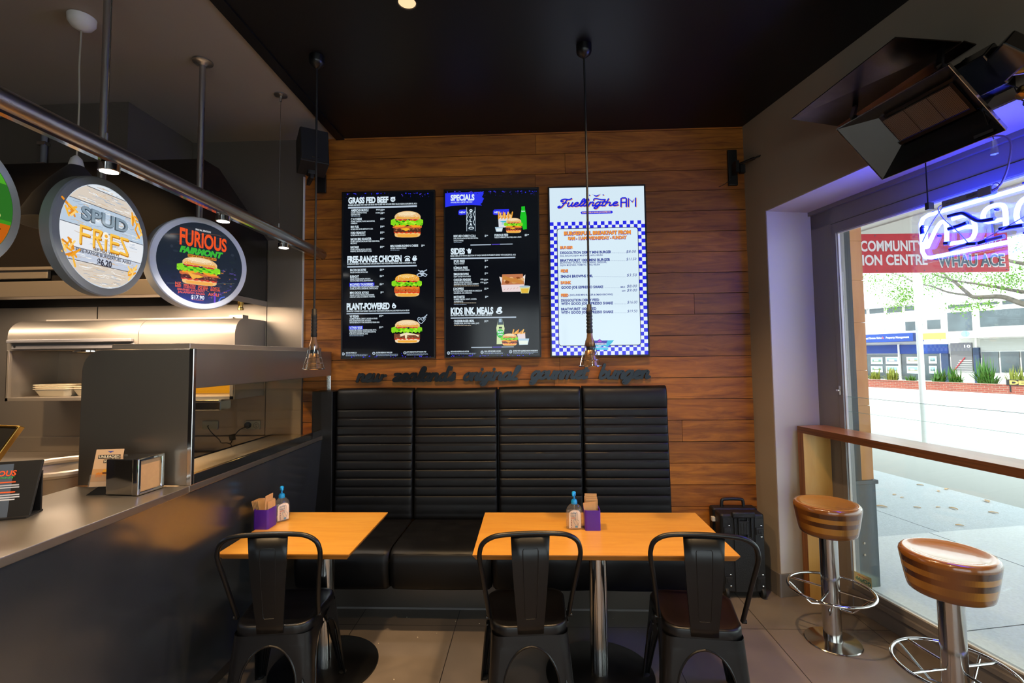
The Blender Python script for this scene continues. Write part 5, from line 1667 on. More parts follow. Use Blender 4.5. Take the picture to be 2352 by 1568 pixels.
    S.r(508, 405, 663, 800, lin('#1a242e')); S.r(508, 405, 520, 800, lin('#a8b8c4'), 2 * z); S.r(650, 405, 663, 800, lin('#a8b8c4'), 2 * z); S.r(535, 398, 645, 440, lin('#0a0e14'), 2 * z)
    for i, ch in enumerate('COLA'): S.t(ch, 562, 606, 524 + 62 * i, 44, 0.05, dz=3 * z)
    S.e(585, 460, 26, 22, dz=3 * z); S.e(585, 460, 14, 8, lin('#1a242e'), 4 * z); S.e(590, 750, 45, 24, dz=3 * z); S.e(590, 752, 30, 10, lin('#1a242e'), 4 * z)
    S.s([(520, 480), (540, 530), (515, 600), (540, 640), (520, 690)], 9, dz=3 * z); S.s([(650, 470), (630, 520), (648, 590), (628, 650), (645, 700)], 9, dz=3 * z)
    S.mb.build('drink_can_picture', M_SCREEN, t, smooth=0)
    S.mb = MB()
    S.poly([(1410, 400), (1468, 392), (1470, 440), (1497, 560), (1500, 770), (1440, 782), (1420, 700), (1388, 580), (1412, 440)], lin('#18c020')); S.t('Sprite', 1412, 1468, 485, 18, 0.03, dz=z)
    S.poly([(1030, 545), (1256, 540), (1230, 740), (1042, 745)], lin('#d8dce4'), z)
    for i in range(13):
        x = 1040 + 17 * i; S.s([(x, 600 - 15 * (i % 3)), (x + 22 * sin(i * 1.7), 490 + 12 * ((i * 5) % 4))], 20, lin(['#f0a83a', '#e08c28', '#f4c060'][i % 3]), (2 + (i % 3)) * z, smooth=0)
    S.poly([(1055, 640), (1190, 632), (1150, 660), (1100, 662)], lin('#2ab0c8'), 5 * z); S.r(1090, 680, 1160, 690, lin('#2ab0c8'), 5 * z)
    S.poly([(978, 735), (1110, 735), (1095, 812), (1000, 812)], lin('#a8c4d8'), 6 * z); S.poly([(998, 760), (1105, 755), (1092, 808), (1005, 808)], lin('#e0ecf0'), 7 * z)
    S.z = 0.0016; burger(S, 1128, 1432, 588, 835, 0, 9); S.z = 0.0006
    S.mb.build('combo_picture', M_SCREEN, t, smooth=0)
    S.mb = MB(); S.o = (1000, 630, 7.465)
    S.poly([(1150, 15), (1500, 8), (1530, 190), (1130, 195)], lin('#c07850')); S.poly([(1100, 55), (1150, 70), (1140, 195)], lin('#e8e0dc'), z); S.poly([(1545, 20), (1500, 60), (1530, 190)], lin('#e8e0dc'), z)
    S.poly([(1130, 195), (1530, 188), (1500, 312), (1155, 316)], lin('#ead8d8'), 5 * z)
    for i in range(6): S.s([(1180 + 55 * i, 285 - 6 * i), (1200 + 55 * i, 262 - 6 * i)], 6, lin('#c88888'), 6 * z, smooth=0)
    for i in range(14): S.e(1190 + 23 * i, 60 + 70 * ((i * 7) % 5) / 5 + 30, 40, 30, lin(['#c07a3c', '#e0b078', '#8a4a20', '#d09858'][i % 4]), (2 + i % 3) * z, n=12)
    S.s([(1180, 70), (1260, 100), (1360, 120), (1480, 150)], 60, lin('#c8843e'), 5 * z)
    S.poly([(1445, 225), (1628, 222), (1600, 340), (1470, 340)], lin('#d8dca0'), 7 * z); S.e(1535, 225, 92, 18, lin('#a8c0cc'), 8 * z); S.poly([(1470, 260), (1605, 258), (1590, 335), (1480, 335)], lin('#e0b840'), 8 * z)
    S.mb.build('chicken_box_picture', M_SCREEN, t, smooth=0)
    S.mb = MB()
    S.poly([(1085, 768), (1150, 766), (1172, 850), (1190, 930), (1180, 1020), (1185, 1195), (1055, 1198), (1060, 1020), (1050, 920), (1068, 850)], lin('#cfe0a8')); S.poly([(1085, 768), (1150, 766), (1172, 870), (1068, 872)], lin('#3a4a54'), z); S.r(1095, 770, 1140, 830, lin('#9ab4c8'), 2 * z)
    S.e(1120, 1020, 62, 75, lin('#2ab83a'), 2 * z); S.r(1092, 905, 1148, 935, lin('#1a2a20'), 2 * z); S.t('FRUITY', 1072, 1168, 1012, 30, 0.05, dz=3 * z); S.t('pump', 1084, 1158, 1046, 24, 0.05, dz=3 * z)
    S.poly([(1400, 1010), (1540, 1020), (1545, 1105), (1420, 1110)], lin('#e4d4d4'), 3 * z)
    for i in range(10): S.s([(1330 + 20 * i, 1020), (1345 + 21 * i, 955 + 18 * ((i * 3) % 4))], 20, lin(['#f0a83a', '#e08c28', '#f4c060'][i % 3]), (3 + (i % 3)) * z, smooth=0)
    S.poly([(1418, 1106), (1608, 1104), (1585, 1210), (1440, 1214)], lin('#b0cce0'), 8 * z); S.poly([(1432, 1140), (1592, 1138), (1580, 1204), (1446, 1206)], lin('#e6f0e4'), 9 * z)
    S.z = 0.0016; burger(S, 1122, 1420, 1020, 1222, 0, 12); S.z = 0.0006
    S.mb.build('kids_meal_picture', M_SCREEN, t, smooth=0)

    # ---- right screen
    SK = lin('#d5e9f5'); CB = lin('#2226e4'); INK = lin('#1a2a8c'); ORG = lin('#f59a1e'); PUR = lin('#5a3aa8')
    t, W, H = screen_thing('right pale blue breakfast menu screen with a blue and white checkered border', 0.137, 0.856, 1.613, 2.879, SK)
    S = Screen(((1258, 431), (1480, 422.5), (1495, 816), (1265, 820)), W, H)
    S.z = 0.0006
    # checks: 26 columns on the lower 3/4 of the panel
    f = 0.011
    cw = (W - 2 * f) / 26.0
    zt = H * (1 - 0.212)
    rows = int((zt - f) / cw)
    cw2 = (zt - f) / rows
    S.mb.box(f, W - f, f, zt, 0.0, 0.0002, col=lin('#e4eef8'))
    for j in range(rows):
        for i in range(26):
            if (i + j) % 2 == 0 and (i < 3 or i > 22 or j < 3 or j > rows - 4):
                S.mb.box(f + i * cw, f + (i + 1) * cw, zt - (j + 1) * cw2, zt - j * cw2, 0.0002, 0.0004, col=CB)
    S.mb.poly([(x, y, 0.0006) for x, y in rrect(f + 1.85 * cw, W - f - 1.85 * cw, f + 2.45 * cw2, zt - 1.75 * cw2, 0.02)], col=lin('#0a1450'))
    S.mb.poly([(x, y, 0.0008) for x, y in rrect(f + 2.02 * cw, W - f - 2.02 * cw, f + 2.62 * cw2, zt - 1.92 * cw2, 0.018)], col=lin('#d9edf8'))
    S.z = 0.0010
    S.o = (1250, 410, 7.128)
    for dx, dy, c, dz in ((10, 8, lin('#e8a04a'), 0.0), (0, 0, lin('#1c26d8'), 0.0002)):
        S.poly([(770 + dx, 262 + dy), (845 + dx, 285 + dy), (925 + dx, 255 + dy), (905 + dx, 268 + dy), (870 + dx, 300 + dy), (845 + dx, 305 + dy), (820 + dx, 298 + dy), (800 + dx, 275 + dy)], c, dz)
        S.e(737 + dx, 281 + dy, 11, 11, c, dz); S.e(960 + dx, 273 + dy, 11, 11, c, dz)
        X0, Y0 = S.p(215 + dx, 488 + dy); X1, _ = S.p(935 + dx, 488 + dy)
        script(S.mb, 'Fuelling', X0, X1, Y0, 82 * S.k(), 0.29, S.z + dz, slope=S.k() * 0, col=c)
        X0, Y0 = S.p(925 + dx, 465 + dy); X1, _ = S.p(1215 + dx, 465 + dy)
        script(S.mb, 'the', X0, X1, Y0, 78 * S.k(), 0.29, S.z + dz, slope=0, col=c)
        for st in ([(1250, 465), (1250, 330), (1270, 320), (1320, 318), (1335, 330), (1335, 462)], [(1250, 395), (1335, 392)], [(1370, 460), (1370, 320), (1430, 385), (1485, 312), (1485, 455)]):
            S.s([(a + dx, b + dy) for a, b in st], 24, c, dz, smooth=0)
        S.s([(805 + dx, 365 + dy), (815 + dx, 340 + dy), (860 + dx, 338 + dy), (930 + dx, 352 + dy), (990 + dx, 350 + dy)], 22, c, dz)
    S.poly([(592, 572), (612, 550), (1105, 535), (1122, 556), (1105, 578), (612, 596)], CB); S.t('BURGERFUEL X GOOD JOE COFFEE CO.', 622, 1088, 580, 20, 0.04, col=lin('#f0b878'), dz=0.0002)
    def two(s_, x0, x1, y, h, b=0.05):
        S.t(s_, x0 + 3, x1 + 3, y + 4, h, b + 0.05, col=PUR); S.t(s_, x0, x1, y, h, b, col=ORG, dz=0.0002)
    two('BURGERFUEL BREAKFAST FROM', 322, 1415, 945, 56); two('8AM - 11AM WEDNESDAY - SUNDAY', 387, 1353, 1022, 48)
    two('BURGER', 260, 477, 1170, 42)
    def item(s_, x1, y, pr, px, py, h=40):
        S.t(s_, 264, x1, y, h, 0.04, col=INK)
        if pr: S.t(pr, px, px + 163, py, 42, 0.0, 0.25, col=INK)
    def dots(x0, x1, y):
        x = x0
        while x < x1:
            S.e(x, y, 3, 3, INK, n=6); x += 13
    item('DEGGOLITION DERBY MINI BURGER', 1100, 1256, '$8.00', 1340, 1226); dots(1118, 1335, 1228)
    S.t('EGG, BACON, DIJON MUSTARD, AIOLI, RELISH', 262, 960, 1299, 25, 0.02, col=INK)
    item('BRATWURST 1000 MINI BURGER', 1085, 1381, '$11.50', 1345, 1349); dots(1106, 1340, 1355)
    S.t('BRATWURST SAUSAGE, ONION RINGS, CHEDDAR,', 264, 1028, 1414, 26, 0.02, col=INK); S.t('DIJON MUSTARD, TOMATO, AIOLI, RELISH', 264, 915, 1452, 26, 0.02, col=INK)
    S.o = (1250, 610, 6.816)
    two('SIDE', 258, 375, 120, 40)
    def item2(s_, x1, y, pr=None, px=0, py=0): 
        S.t(s_, 260 if y < 300 else 268, x1, y, 38, 0.04, col=INK)
        if pr: S.t(pr, px, px + 158, py, 42, 0.0, 0.25, col=INK)
    item2('SMASH BROWNS 5ML', 768, 206, '$3.50', 1294, 178); dots(788, 1282, 186)
    two('DRINK', 260, 427, 303, 40)
    item2('GOOD JOE ESPRESSO SHAKE', 930, 378, '$8.00', 1298, 350); dots(955, 1195, 355); S.t('MILK', 1202, 1275, 355, 22, 0.03, col=INK)
    S.t('SOY', 1222, 1280, 416, 22, 0.03, col=INK); S.t('$9.00', 1300, 1458, 414, 42, 0.0, 0.25, col=INK)
    two('FEED', 264, 384, 498, 40); S.t('(INCLUDES MINI BURGER & SMASH BROWNS)', 402, 1082, 488, 26, 0.02, col=INK)
    item2('DEGGOLITION DERBY FEED', 868, 578); item2('WITH GOOD JOE ESPRESSO SHAKE', 1085, 630, '$16.00', 1308, 600); dots(1108, 1300, 606)
    item2('BRATWURST 1000 FEED', 825, 713); item2('WITH GOOD JOE ESPRESSO SHAKE', 1090, 766, '$19.50', 1310, 737); dots(1112, 1305, 743)
    zz = 0.0003                                          # winged badge at the foot
    S.poly([(648, 1175), (840, 1172), (875, 1155), (915, 1172), (1105, 1165), (1070, 1210), (1000, 1275), (940, 1255), (880, 1275), (800, 1260), (700, 1280), (660, 1220)], lin('#2ab4d8'), zz)
    S.poly([(755, 1175), (840, 1174), (878, 1150), (915, 1174), (1005, 1172), (985, 1215), (770, 1220)], lin('#3a2aa8'), 2 * zz)
    S.poly([(845, 1195), (878, 1152), (912, 1193)], lin('#a83ac0'), 3 * zz)
    S.e(880, 1228, 108, 16, lin('#d8dce8'), 3 * zz); S.t('BURGERFUEL', 786, 972, 1236, 14, 0.04, col=INK, dz=4 * zz)
    S.e(882, 1258, 26, 16, lin('#88d0e8'), 4 * zz); S.r(745, 1286, 1015, 1312, lin('#4ac8e8'), zz)
    S.mb.build('menu_lettering', M_SCREEN, t, smooth=0)

# ------------------------------------------------------------------ script lettering
SCRIPT = {
    'n': ([[(0.08, 1.0), (0.06, 0.0)], [(0.08, 0.55), (0.28, 0.95), (0.48, 0.95), (0.55, 0.70), (0.53, 0.18), (0.64, 0.02), (0.84, 0.14)]], 0.80),
    'e': ([[(-0.05, 0.10), (0.18, 0.40), (0.45, 0.62), (0.50, 0.86), (0.36, 1.0), (0.16, 0.85), (0.10, 0.40), (0.24, 0.03), (0.46, 0.02), (0.72, 0.16)]], 0.68),
    'w': ([[(0.06, 1.0), (0.06, 0.30), (0.22, 0.02), (0.44, 0.22), (0.52, 0.95)], [(0.52, 0.95), (0.52, 0.28), (0.66, 0.02), (0.92, 0.25), (0.94, 0.80), (0.88, 1.0), (1.0, 0.72), (1.28, 0.80)]], 1.25),
    'z': ([[(0.04, 0.92), (0.30, 0.97), (0.60, 0.90), (0.45, 0.62), (0.08, 0.20), (0.18, 0.02), (0.45, 0.05), (0.74, 0.12)]], 0.72),
    'a': ([[(0.58, 0.85), (0.32, 1.0), (0.08, 0.60), (0.12, 0.08), (0.34, 0.04), (0.56, 0.45), (0.60, 0.95)], [(0.60, 1.0), (0.57, 0.22), (0.68, 0.02), (0.86, 0.14)]], 0.82),
    'l': ([[(-0.05, 0.10), (0.32, 0.95), (0.50, 1.65), (0.38, 1.92), (0.22, 1.62), (0.16, 0.40), (0.28, 0.02), (0.50, 0.14)]], 0.46),
    'd': ([[(0.58, 0.85), (0.32, 1.0), (0.08, 0.60), (0.12, 0.08), (0.34, 0.04), (0.56, 0.45), (0.60, 0.95)], [(0.64, 1.95), (0.57, 0.22), (0.68, 0.02), (0.86, 0.14)]], 0.82),
    "'": ([[(0.04, 1.85), (0.03, 1.60)]], 0.14),
    's': ([[(-0.05, 0.10), (0.20, 0.60), (0.34, 1.08), (0.38, 0.70), (0.46, 0.25), (0.28, 0.02), (0.06, 0.10)]], 0.55),
    'o': ([[(0.36, 1.0), (0.10, 0.66), (0.10, 0.18), (0.32, 0.02), (0.56, 0.30), (0.54, 0.80), (0.36, 1.0), (0.52, 0.90), (0.74, 0.92)]], 0.70),
    'r': ([[(0.02, 0.95), (0.10, 0.0)], [(0.06, 0.55), (0.20, 0.92), (0.46, 0.92), (0.46, 0.30), (0.52, 0.02), (0.74, 0.16)]], 0.66),
    'i': ([[(0.08, 1.0), (0.06, 0.22), (0.18, 0.02), (0.38, 0.14)], [(0.10, 1.50), (0.11, 1.56)]], 0.34),
    'g': ([[(0.58, 0.85), (0.32, 1.0), (0.08, 0.60), (0.12, 0.08), (0.34, 0.04), (0.56, 0.45), (0.60, 0.95)], [(0.60, 1.0), (0.52, -0.35), (0.32, -0.72), (0.10, -0.55), (0.28, -0.20), (0.82, 0.14)]], 0.78),
    'u': ([[(0.06, 1.0), (0.06, 0.26), (0.22, 0.02), (0.46, 0.26), (0.56, 1.0)], [(0.56, 1.0), (0.54, 0.22), (0.66, 0.02), (0.84, 0.14)]], 0.80),
    'm': ([[(0.08, 1.0), (0.06, 0.0)], [(0.08, 0.55), (0.26, 0.95), (0.44, 0.95), (0.48, 0.70), (0.46, 0.0)], [(0.48, 0.55), (0.66, 0.95), (0.84, 0.95), (0.90, 0.70), (0.88, 0.18), (1.0, 0.02), (1.2, 0.14)]], 1.16),
    't': ([[(0.18, 1.70), (0.12, 0.22), (0.24, 0.02), (0.46, 0.14)], [(-0.08, 1.05), (0.42, 1.08)]], 0.42),
    'b': ([[(0.10, 1.95), (0.06, 0.30), (0.24, 0.02), (0.52, 0.26), (0.52, 0.78), (0.34, 0.96), (0.10, 0.62)], [(0.50, 0.80), (0.70, 0.88)]], 0.66),
    'h': ([[(0.10, 1.9), (0.06, 0.0)], [(0.08, 0.55), (0.28, 0.95), (0.46, 0.92), (0.53, 0.65), (0.53, 0.18), (0.64, 0.02), (0.84, 0.14)]], 0.80),
    'F': ([[(1.25, 2.05), (0.95, 1.80), (0.40, 1.95), (0.02, 1.70), (0.05, 1.35), (0.30, 1.40)], [(0.72, 1.85), (0.55, 0.60), (0.35, -0.15), (0.05, -0.30), (-0.05, 0.0), (0.15, 0.12)], [(0.35, 0.85), (0.80, 0.95)]], 1.05),
}
def script(mb, word, x0, x1, y, xh, weight, z0, z1=None, slope=0.0, col=(1, 1, 1), slant=0.22):
    adv, strokes = 0.0, []
    for ch in word:
        st, a = SCRIPT[ch]
        strokes += [[(px + adv + slant * py, py) for px, py in s] for s in st]
        adv += a
    a = min(p[0] for s in strokes for p in s); b = max(p[0] for s in strokes for p in s)
    w = weight * xh
    sx = (x1 - x0 - w) / (b - a)
    for i, s in enumerate(strokes):
        pts = [(x0 + w / 2 + (px - a) * sx, y + w * 0.42 + py * (xh - w * 0.8)) for px, py in s]
        if z1 is None: mb.stroke(pts, w, z0, None, col=col)
        else: mb.stroke(pts, w, z0, z1 + 0.0013 * (i % 3), eps=2.2e-5, col=col)

build_screens()

def build_wall_lettering():
    k = 3.6 / 1111.0
    def X(px): return -1.315 + (px - 820) * (0.864 + 1.315) / (1493 - 820)
    words = (('new', 819, 892, 1.447), ("zealand's", 905, 1052, 1.448), ('original', 1068, 1202, 1.449), ('gourmet', 1219, 1357, 1.455), ('burger', 1377, 1494, 1.452))
    for wd, a, b, z in words:
        o = MB()
        o.M = TR(X(a), 3.585, z - 0.008) @ FRONT
        script(o, wd, 0.0, X(b) - X(a), 0.0, 0.068, 0.32, -0.006, 0.006)
        ob = o.build('wall_lettering', M_LETTER, None, smooth=40)
        m = MB(); 
        tag(ob, 'cut steel script word reading %s fixed to the plank wall' % wd.replace("'", ''), 'lettering', 'steel script words above the bench')
        m.M = TR(X(a), 3.585, z - 0.008) @ FRONT
        for q in (0.2, 0.5, 0.8):
            m.M = TR(X(a), 3.585, z - 0.008) @ FRONT @ TR((X(b) - X(a)) * q, 0.02, -0.018)
            m.lathe([(0.004, 0), (0.004, 0.012)], 8)
        m.build('standoff', M_BLKP, ob)
build_wall_lettering()
# ------------------------------------------------------------------ round lightbox signs on drop rods
class Disc:
    """artwork helper in metres on the sign face (x right, y up)."""
    def __init__(self): self.mb = MB(); self.z = 0.0008
    def k(self): return 1.0
    def p(self, x, y): return x, -y
    t = Screen.t; r = Screen.r; poly = Screen.poly; e = Screen.e; s = Screen.s
    col = WH

def lightbox(lab, c, az, ro, ri, rim, depth, back, top_xy=None):
    t = thing('round_lightbox_sign', lab, 'sign', c, (radians(90), 0, az + pi / 2), 'round lightbox signs over the counter')
    b = MB()
    b.lathe([(0.0, -depth), (ro - 0.004, -depth), (ro, -depth + 0.006), (ro, -0.006), (ro - 0.005, 0.0), (ri, 0.002)], 72, cap=False)
    b.build('case', rim, t, smooth=30)
    b = MB(); b.lathe([(0.0, 0.0006), (ri, 0.0006)], 72, cap=False, col=back)
    b.build('lit_face', M_LIGHTBOX, t, smooth=0)
    # drop rod to the kitchen ceiling, in the sign's own axes (y is up)
    L = CEIL - c[2]
    b = MB(); b.M = TR(0, 0, -depth / 2) @ RX(-90)
    b.lathe([(0.0165, ro - 0.01), (0.0165, L - 0.004)], 18)
    r = b.build('drop_rod', M_BRUSHPIPE, t)
    b = MB(); b.M = TR(0, 0, -depth / 2) @ RX(-90)
    b.lathe([(0.018, L - 0.03), (0.030, L - 0.016), (0.052, L - 0.010), (0.052, L - 0.003), (0.0, L - 0.003)], 28, cap=False)
    b.build('ceiling_flange', M_BRUSHPIPE, r)
    return t

def fries(S, cx, cy, n, seed, L=0.05, w=0.009, z=0.0):
    rnd = random.Random(seed)
    for i in range(n):
        a = rnd.uniform(-1.2, 1.2); x, y = cx + rnd.uniform(-0.02, 0.02), cy + rnd.uniform(-0.025, 0.025)
        l = L * rnd.uniform(0.5, 1)
        S.s([(x - l / 2 * sin(a), y - l / 2 * cos(a)), (x + l / 2 * sin(a), y + l / 2 * cos(a))], w, lin(rnd.choice(['#f6b73c', '#f0a020', '#fbd27a', '#e08a18'])), z + i * 0.00005, smooth=0)

def build_signs():
    # SPUD FRIES
    c = (-1.883, 2.046, 2.168)
    t = lightbox('round lit sign with scattered chips on pale weathered boards and a grey rim', c, 0.06, 0.2611, 0.2262, M_SIGNRIM, 0.05, lin('#cfd8e2'))
    S = Disc(); K = 1.0686
    base_p = S.p
    S.p = lambda x, y: (x * 0.96, -y * 0.96)
    R = 0.232
    rnd = random.Random(4)
    def chord(y): return sqrt(max(0, R * R - y * y))
    bounds = [0.30, 0.205, 0.13, 0.018, -0.079, -0.135, -0.30]
    cols = ['#dfe6ec', '#d9cdbf', '#b9cbdd', '#e6e9ee', '#c6cede', '#d9cdbf']
    for i in range(6):
        ya, yb = min(R, bounds[i]), max(-R, bounds[i + 1])
        pts = []
        for q in range(9): y = ya + (yb - ya) * q / 8; pts.append((chord(y), -y))
        for q in range(9): y = yb + (ya - yb) * q / 8; pts.append((-chord(y), -y))
        S.poly(pts, lin(cols[i]), 0.0)
        S.s([(-chord(yb), -yb), (chord(yb), -yb)], 0.0028, lin('#4a4a52'), 0.0003, smooth=0)
    for i in range(420):                                   # grain streaks and worn patches
        y = rnd.uniform(-R, R); x = rnd.uniform(-1, 1) * chord(y) * 0.9
        l = rnd.uniform(0.01, 0.06)
        if abs(x) + l < chord(y):
            S.s([(x - l / 2, -y), (x, -y + rnd.uniform(-0.003, 0.003)), (x + l / 2, -y + rnd.uniform(-0.004, 0.004))], rnd.uniform(0.0006, 0.0026), lin(rnd.choice(['#f4f4f2', '#a8b8cc', '#c8b098', '#8fa4bc', '#fbfbf8', '#d8b890'])), 0.0001 + 0.0001 * (i % 2), smooth=2)
    S.t('SPUD', -0.135, 0.128, -0.052, 0.052, 0.06, col=lin('#43525f'), dz=0.0004); S.t('SPUD', -0.132, 0.131, -0.054, 0.052, 0.02, col=lin('#8699a8'), dz=0.0005)
    Y1 = lin('#f8c24a'); Y2 = lin('#c07a10'); a, b = -0.020, 0.055
    sticks = {'F': [((-0.133, a), (-0.133, b)), ((-0.133, a), (-0.085, a)), ((-0.133, 0.014), (-0.09, 0.014))], 'R': [((-0.065, a), (-0.065, b)), ((-0.065, a), (-0.025, a)), ((-0.025, a), (-0.04, 0.012)), ((-0.06, 0.012), (-0.03, 0.012)), ((-0.05, 0.015), (-0.022, b))],
              'I': [((0.0, 0.0), (0.0, b))], 'E': [((0.03, a), (0.03, b)), ((0.03, a), (0.075, a)), ((0.03, 0.014), (0.072, 0.014)), ((0.03, b), (0.075, b))], 'S': [((0.09, a), (0.13, a)), ((0.09, -0.014), (0.13, 0.048)), ((0.088, b - 0.004), (0.13, b))]}
    for k_, ls in sticks.items():
        for p, q in ls:
            S.s([(p[0] + 0.003, p[1] + 0.004), (q[0] + 0.003, q[1] + 0.004)], 0.014, Y2, 0.0006, smooth=0)
            S.s([p, q], 0.0105, Y1, 0.0008, smooth=0)
    S.e(0.0, -0.008, 0.017, 0.016, lin('#f6f2e4'), 0.0009); S.e(0.002, -0.006, 0.009, 0.008, lin('#f0b040'), 0.0010)
    D = lin('#3c3c48')
    S.t('SERVED WITH', -0.067, 0.078, 0.074, 0.0135, 0.02, col=D, dz=0.0005); S.t('FREE-RANGE BURGERFUEL AIOLI', -0.154, 0.153, 0.096, 0.0135, 0.02, col=D, dz=0.0005); S.t('$6.20', -0.042, 0.040, 0.133, 0.026, 0.04, col=D, dz=0.0005)
    for cx, cy, n, sd in ((-0.192, -0.08, 9, 1), (0.165, -0.12, 7, 2), (0.20, -0.08, 5, 6), (-0.192, 0.075, 9, 3), (-0.17, 0.125, 6, 5), (0.165, 0.135, 9, 4)): fries(S, cx, cy, n, sd, z=0.0006)
    S.mb.build('printed_picture', M_LIGHTBOX, t, smooth=0)

    # FURIOUS FAIRMONT
    az = -0.49
    c = (-1.853 + 0.045 * cos(az), 2.597 + 0.045 * sin(az), 2.153)
    t = lightbox('round lit sign with a burger on a dark face and a pale rim', c, az, 0.256, 0.2235, M_SIGNRIM_LIT, 0.08, lin('#1e2630'))
    S = Disc(); S.z = 0.0009
    for i in range(70):
        x, y = rnd.uniform(-0.2, 0.2), rnd.uniform(-0.19, 0.2)
        if x * x + y * y < 0.04: S.e(x, y, rnd.uniform(0.004, 0.022), rnd.uniform(0.003, 0.012), lin(rnd.choice(['#27313c', '#202a30', '#2c3440', '#1c2328'])), 0.00002 * i / 4, n=10)
    for i in range(60):
        x, y = rnd.uniform(0.02, 0.20), rnd.uniform(0.02, 0.19)
        if x * x + y * y < 0.04: S.e(x, y, rnd.uniform(0.0012, 0.010), rnd.uniform(0.001, 0.003), lin(rnd.choice(['#4a3a78', '#5a4a9a', '#3a3a60', '#b8732a'])), 0.0006, n=8)
    S.s([(-0.17, 0.13), (-0.05, 0.118), (0.18, 0.09)], 0.003, lin('#4a564a'), 0.0006); S.s([(-0.16, -0.13), (0.05, -0.172), (0.10, -0.17)], 0.0025, lin('#6a4020'), 0.0006)
    S.t('SPECIAL EDITION', -0.038, 0.042, -0.178, 0.009, 0.03, col=lin('#d8dce0'), dz=0.0008)
    # big heading: a little taller at its left end
    vs, fs = glyphs('FURIOUS', 0.03, 0.0, 5)
    xa, xb = min(v[0] for v in vs), max(v[0] for v in vs)
    def ft(v):
        q = (v[0] - xa) / (xb - xa)
        return (-0.115 + 0.246 * q, 0.088 + (v[1] / CAP) * (0.086 - 0.018 * q), S.z + 0.0008)
    for f in fs:
        q = [ft(vs[i]) for i in f]
        S.mb.poly(q, col=lin('#ea5220'))
    S.t('FAIRMONT', -0.115, 0.112, -0.046, 0.030, 0.07, 0.25, col=lin('#3ab034'), dz=0.0008)
    S.r(-0.073, -0.040, 0.076, -0.026, lin('#d88a2a'), 0.0008); S.t('REV UP YOUR TASTEBUDS', -0.07, 0.073, -0.0295, 0.008, 0.03, col=lin('#2a1a10'), dz=0.0009)
    S.z = 0.0019; burger(S, -0.126, 0.098, -0.03, 0.122, 0, 17); S.z = 0.0009
    S.poly([(-0.075, 0.058), (-0.01, 0.072), (-0.045, 0.096)], lin('#f0b03a'), 0.0022)
    RO_ = lin('#e05a26')
    for s_, a, b, y, h in (('NZ', -0.131, -0.102, 0.132, 0.014), ('BEEF', -0.131, -0.102, 0.144, 0.009), ('MELTED', -0.09, -0.03, 0.134, 0.010), ('CHEDDAR', -0.09, -0.03, 0.146, 0.010), ('SMOKY', -0.018, 0.035, 0.133, 0.008), ('DUST', -0.018, 0.035, 0.148, 0.013), ('TASTY', 0.048, 0.099, 0.133, 0.009), ('BACON', 0.048, 0.099, 0.146, 0.011),
                           ('SMASHED AVOCADO', -0.121, 0.016, 0.160, 0.010), ('JALAPE\u00d1O SALSA', -0.118, 0.020, 0.174, 0.010), ('AIOLI', 0.035, 0.094, 0.174, 0.015)):
        S.t(s_, a, b, y, h, 0.04, col=RO_, dz=0.0007)
    S.t('$17.90', -0.052, 0.016, 0.200, 0.020, 0.03, col=lin('#f0f0f0'), dz=0.0008); S.r(-0.05, 0.2035, 0.012, 0.2065, lin('#b8602a'), 0.0007)
    S.s([(0.072, 0.16), (0.072, 0.208)], 0.009, lin('#6a3ac0'), 0.0006, smooth=0); S.s([(0.04, 0.188), (0.16, 0.128)], 0.006, lin('#3a2a70'), 0.0006, smooth=0); S.s([(0.095, 0.20), (0.105, 0.182), (0.125, 0.174)], 0.006, lin('#4a6ad8'), 0.0006)
    S.mb.build('printed_picture', M_LIGHTBOX, t, smooth=0)

    # the third sign, cut by the left edge of the frame
    c = (-2.10, 1.632, 2.225)
    t = lightbox('round lit sign with a green top and orange food picture at the left edge', c, 0.06, 0.272, 0.233, M_SIGNRIM_LIT, 0.09, lin('#2a6a22'))
    S = Disc()
    R = 0.232
    def seg(y0, y1, col, dz):
        pts = []
        for q in range(13): y = y0 + (y1 - y0) * q / 12; pts.append((sqrt(max(0, R * R - y * y)), y))
        for q in range(13): y = y1 + (y0 - y1) * q / 12; pts.append((-sqrt(max(0, R * R - y * y)), y))
        S.poly(pts, lin(col), dz)
    seg(-R, -0.11, '#4aa026', 0.0001); seg(0.035, 0.05, '#3a8a1e', 0.0002); seg(0.05, R, '#b85a10', 0.0001)
    for i in range(90):
        y = rnd.uniform(0.055, 0.18); x = rnd.uniform(-0.95, 0.95) * sqrt(R * R - y * y) * 0.9
        S.e(x, y, rnd.uniform(0.005, 0.02), rnd.uniform(0.004, 0.012), lin(rnd.choice(['#e07a10', '#3a1a08', '#f09a20', '#6a2a08'])), 0.0002 + 0.00001 * i, n=9)
    S.e(0.02, 0.17, 0.10, 0.05, lin('#f4efe6'), 0.0014)
    S.t('DOUBLE', 0.04, 0.172, -0.030, 0.018, 0.03, col=lin('#e8e0a8'), dz=0.0006); S.t('LESS', 0.10, 0.176, -0.008, 0.016, 0.03, col=lin('#e8e0a8'), dz=0.0006); S.t('$5.00', 0.12, 0.186, 0.028, 0.016, 0.03, col=lin('#d8d080'), dz=0.0006)
    S.mb.build('printed_picture', M_LIGHTBOX, t, smooth=0)
build_signs()

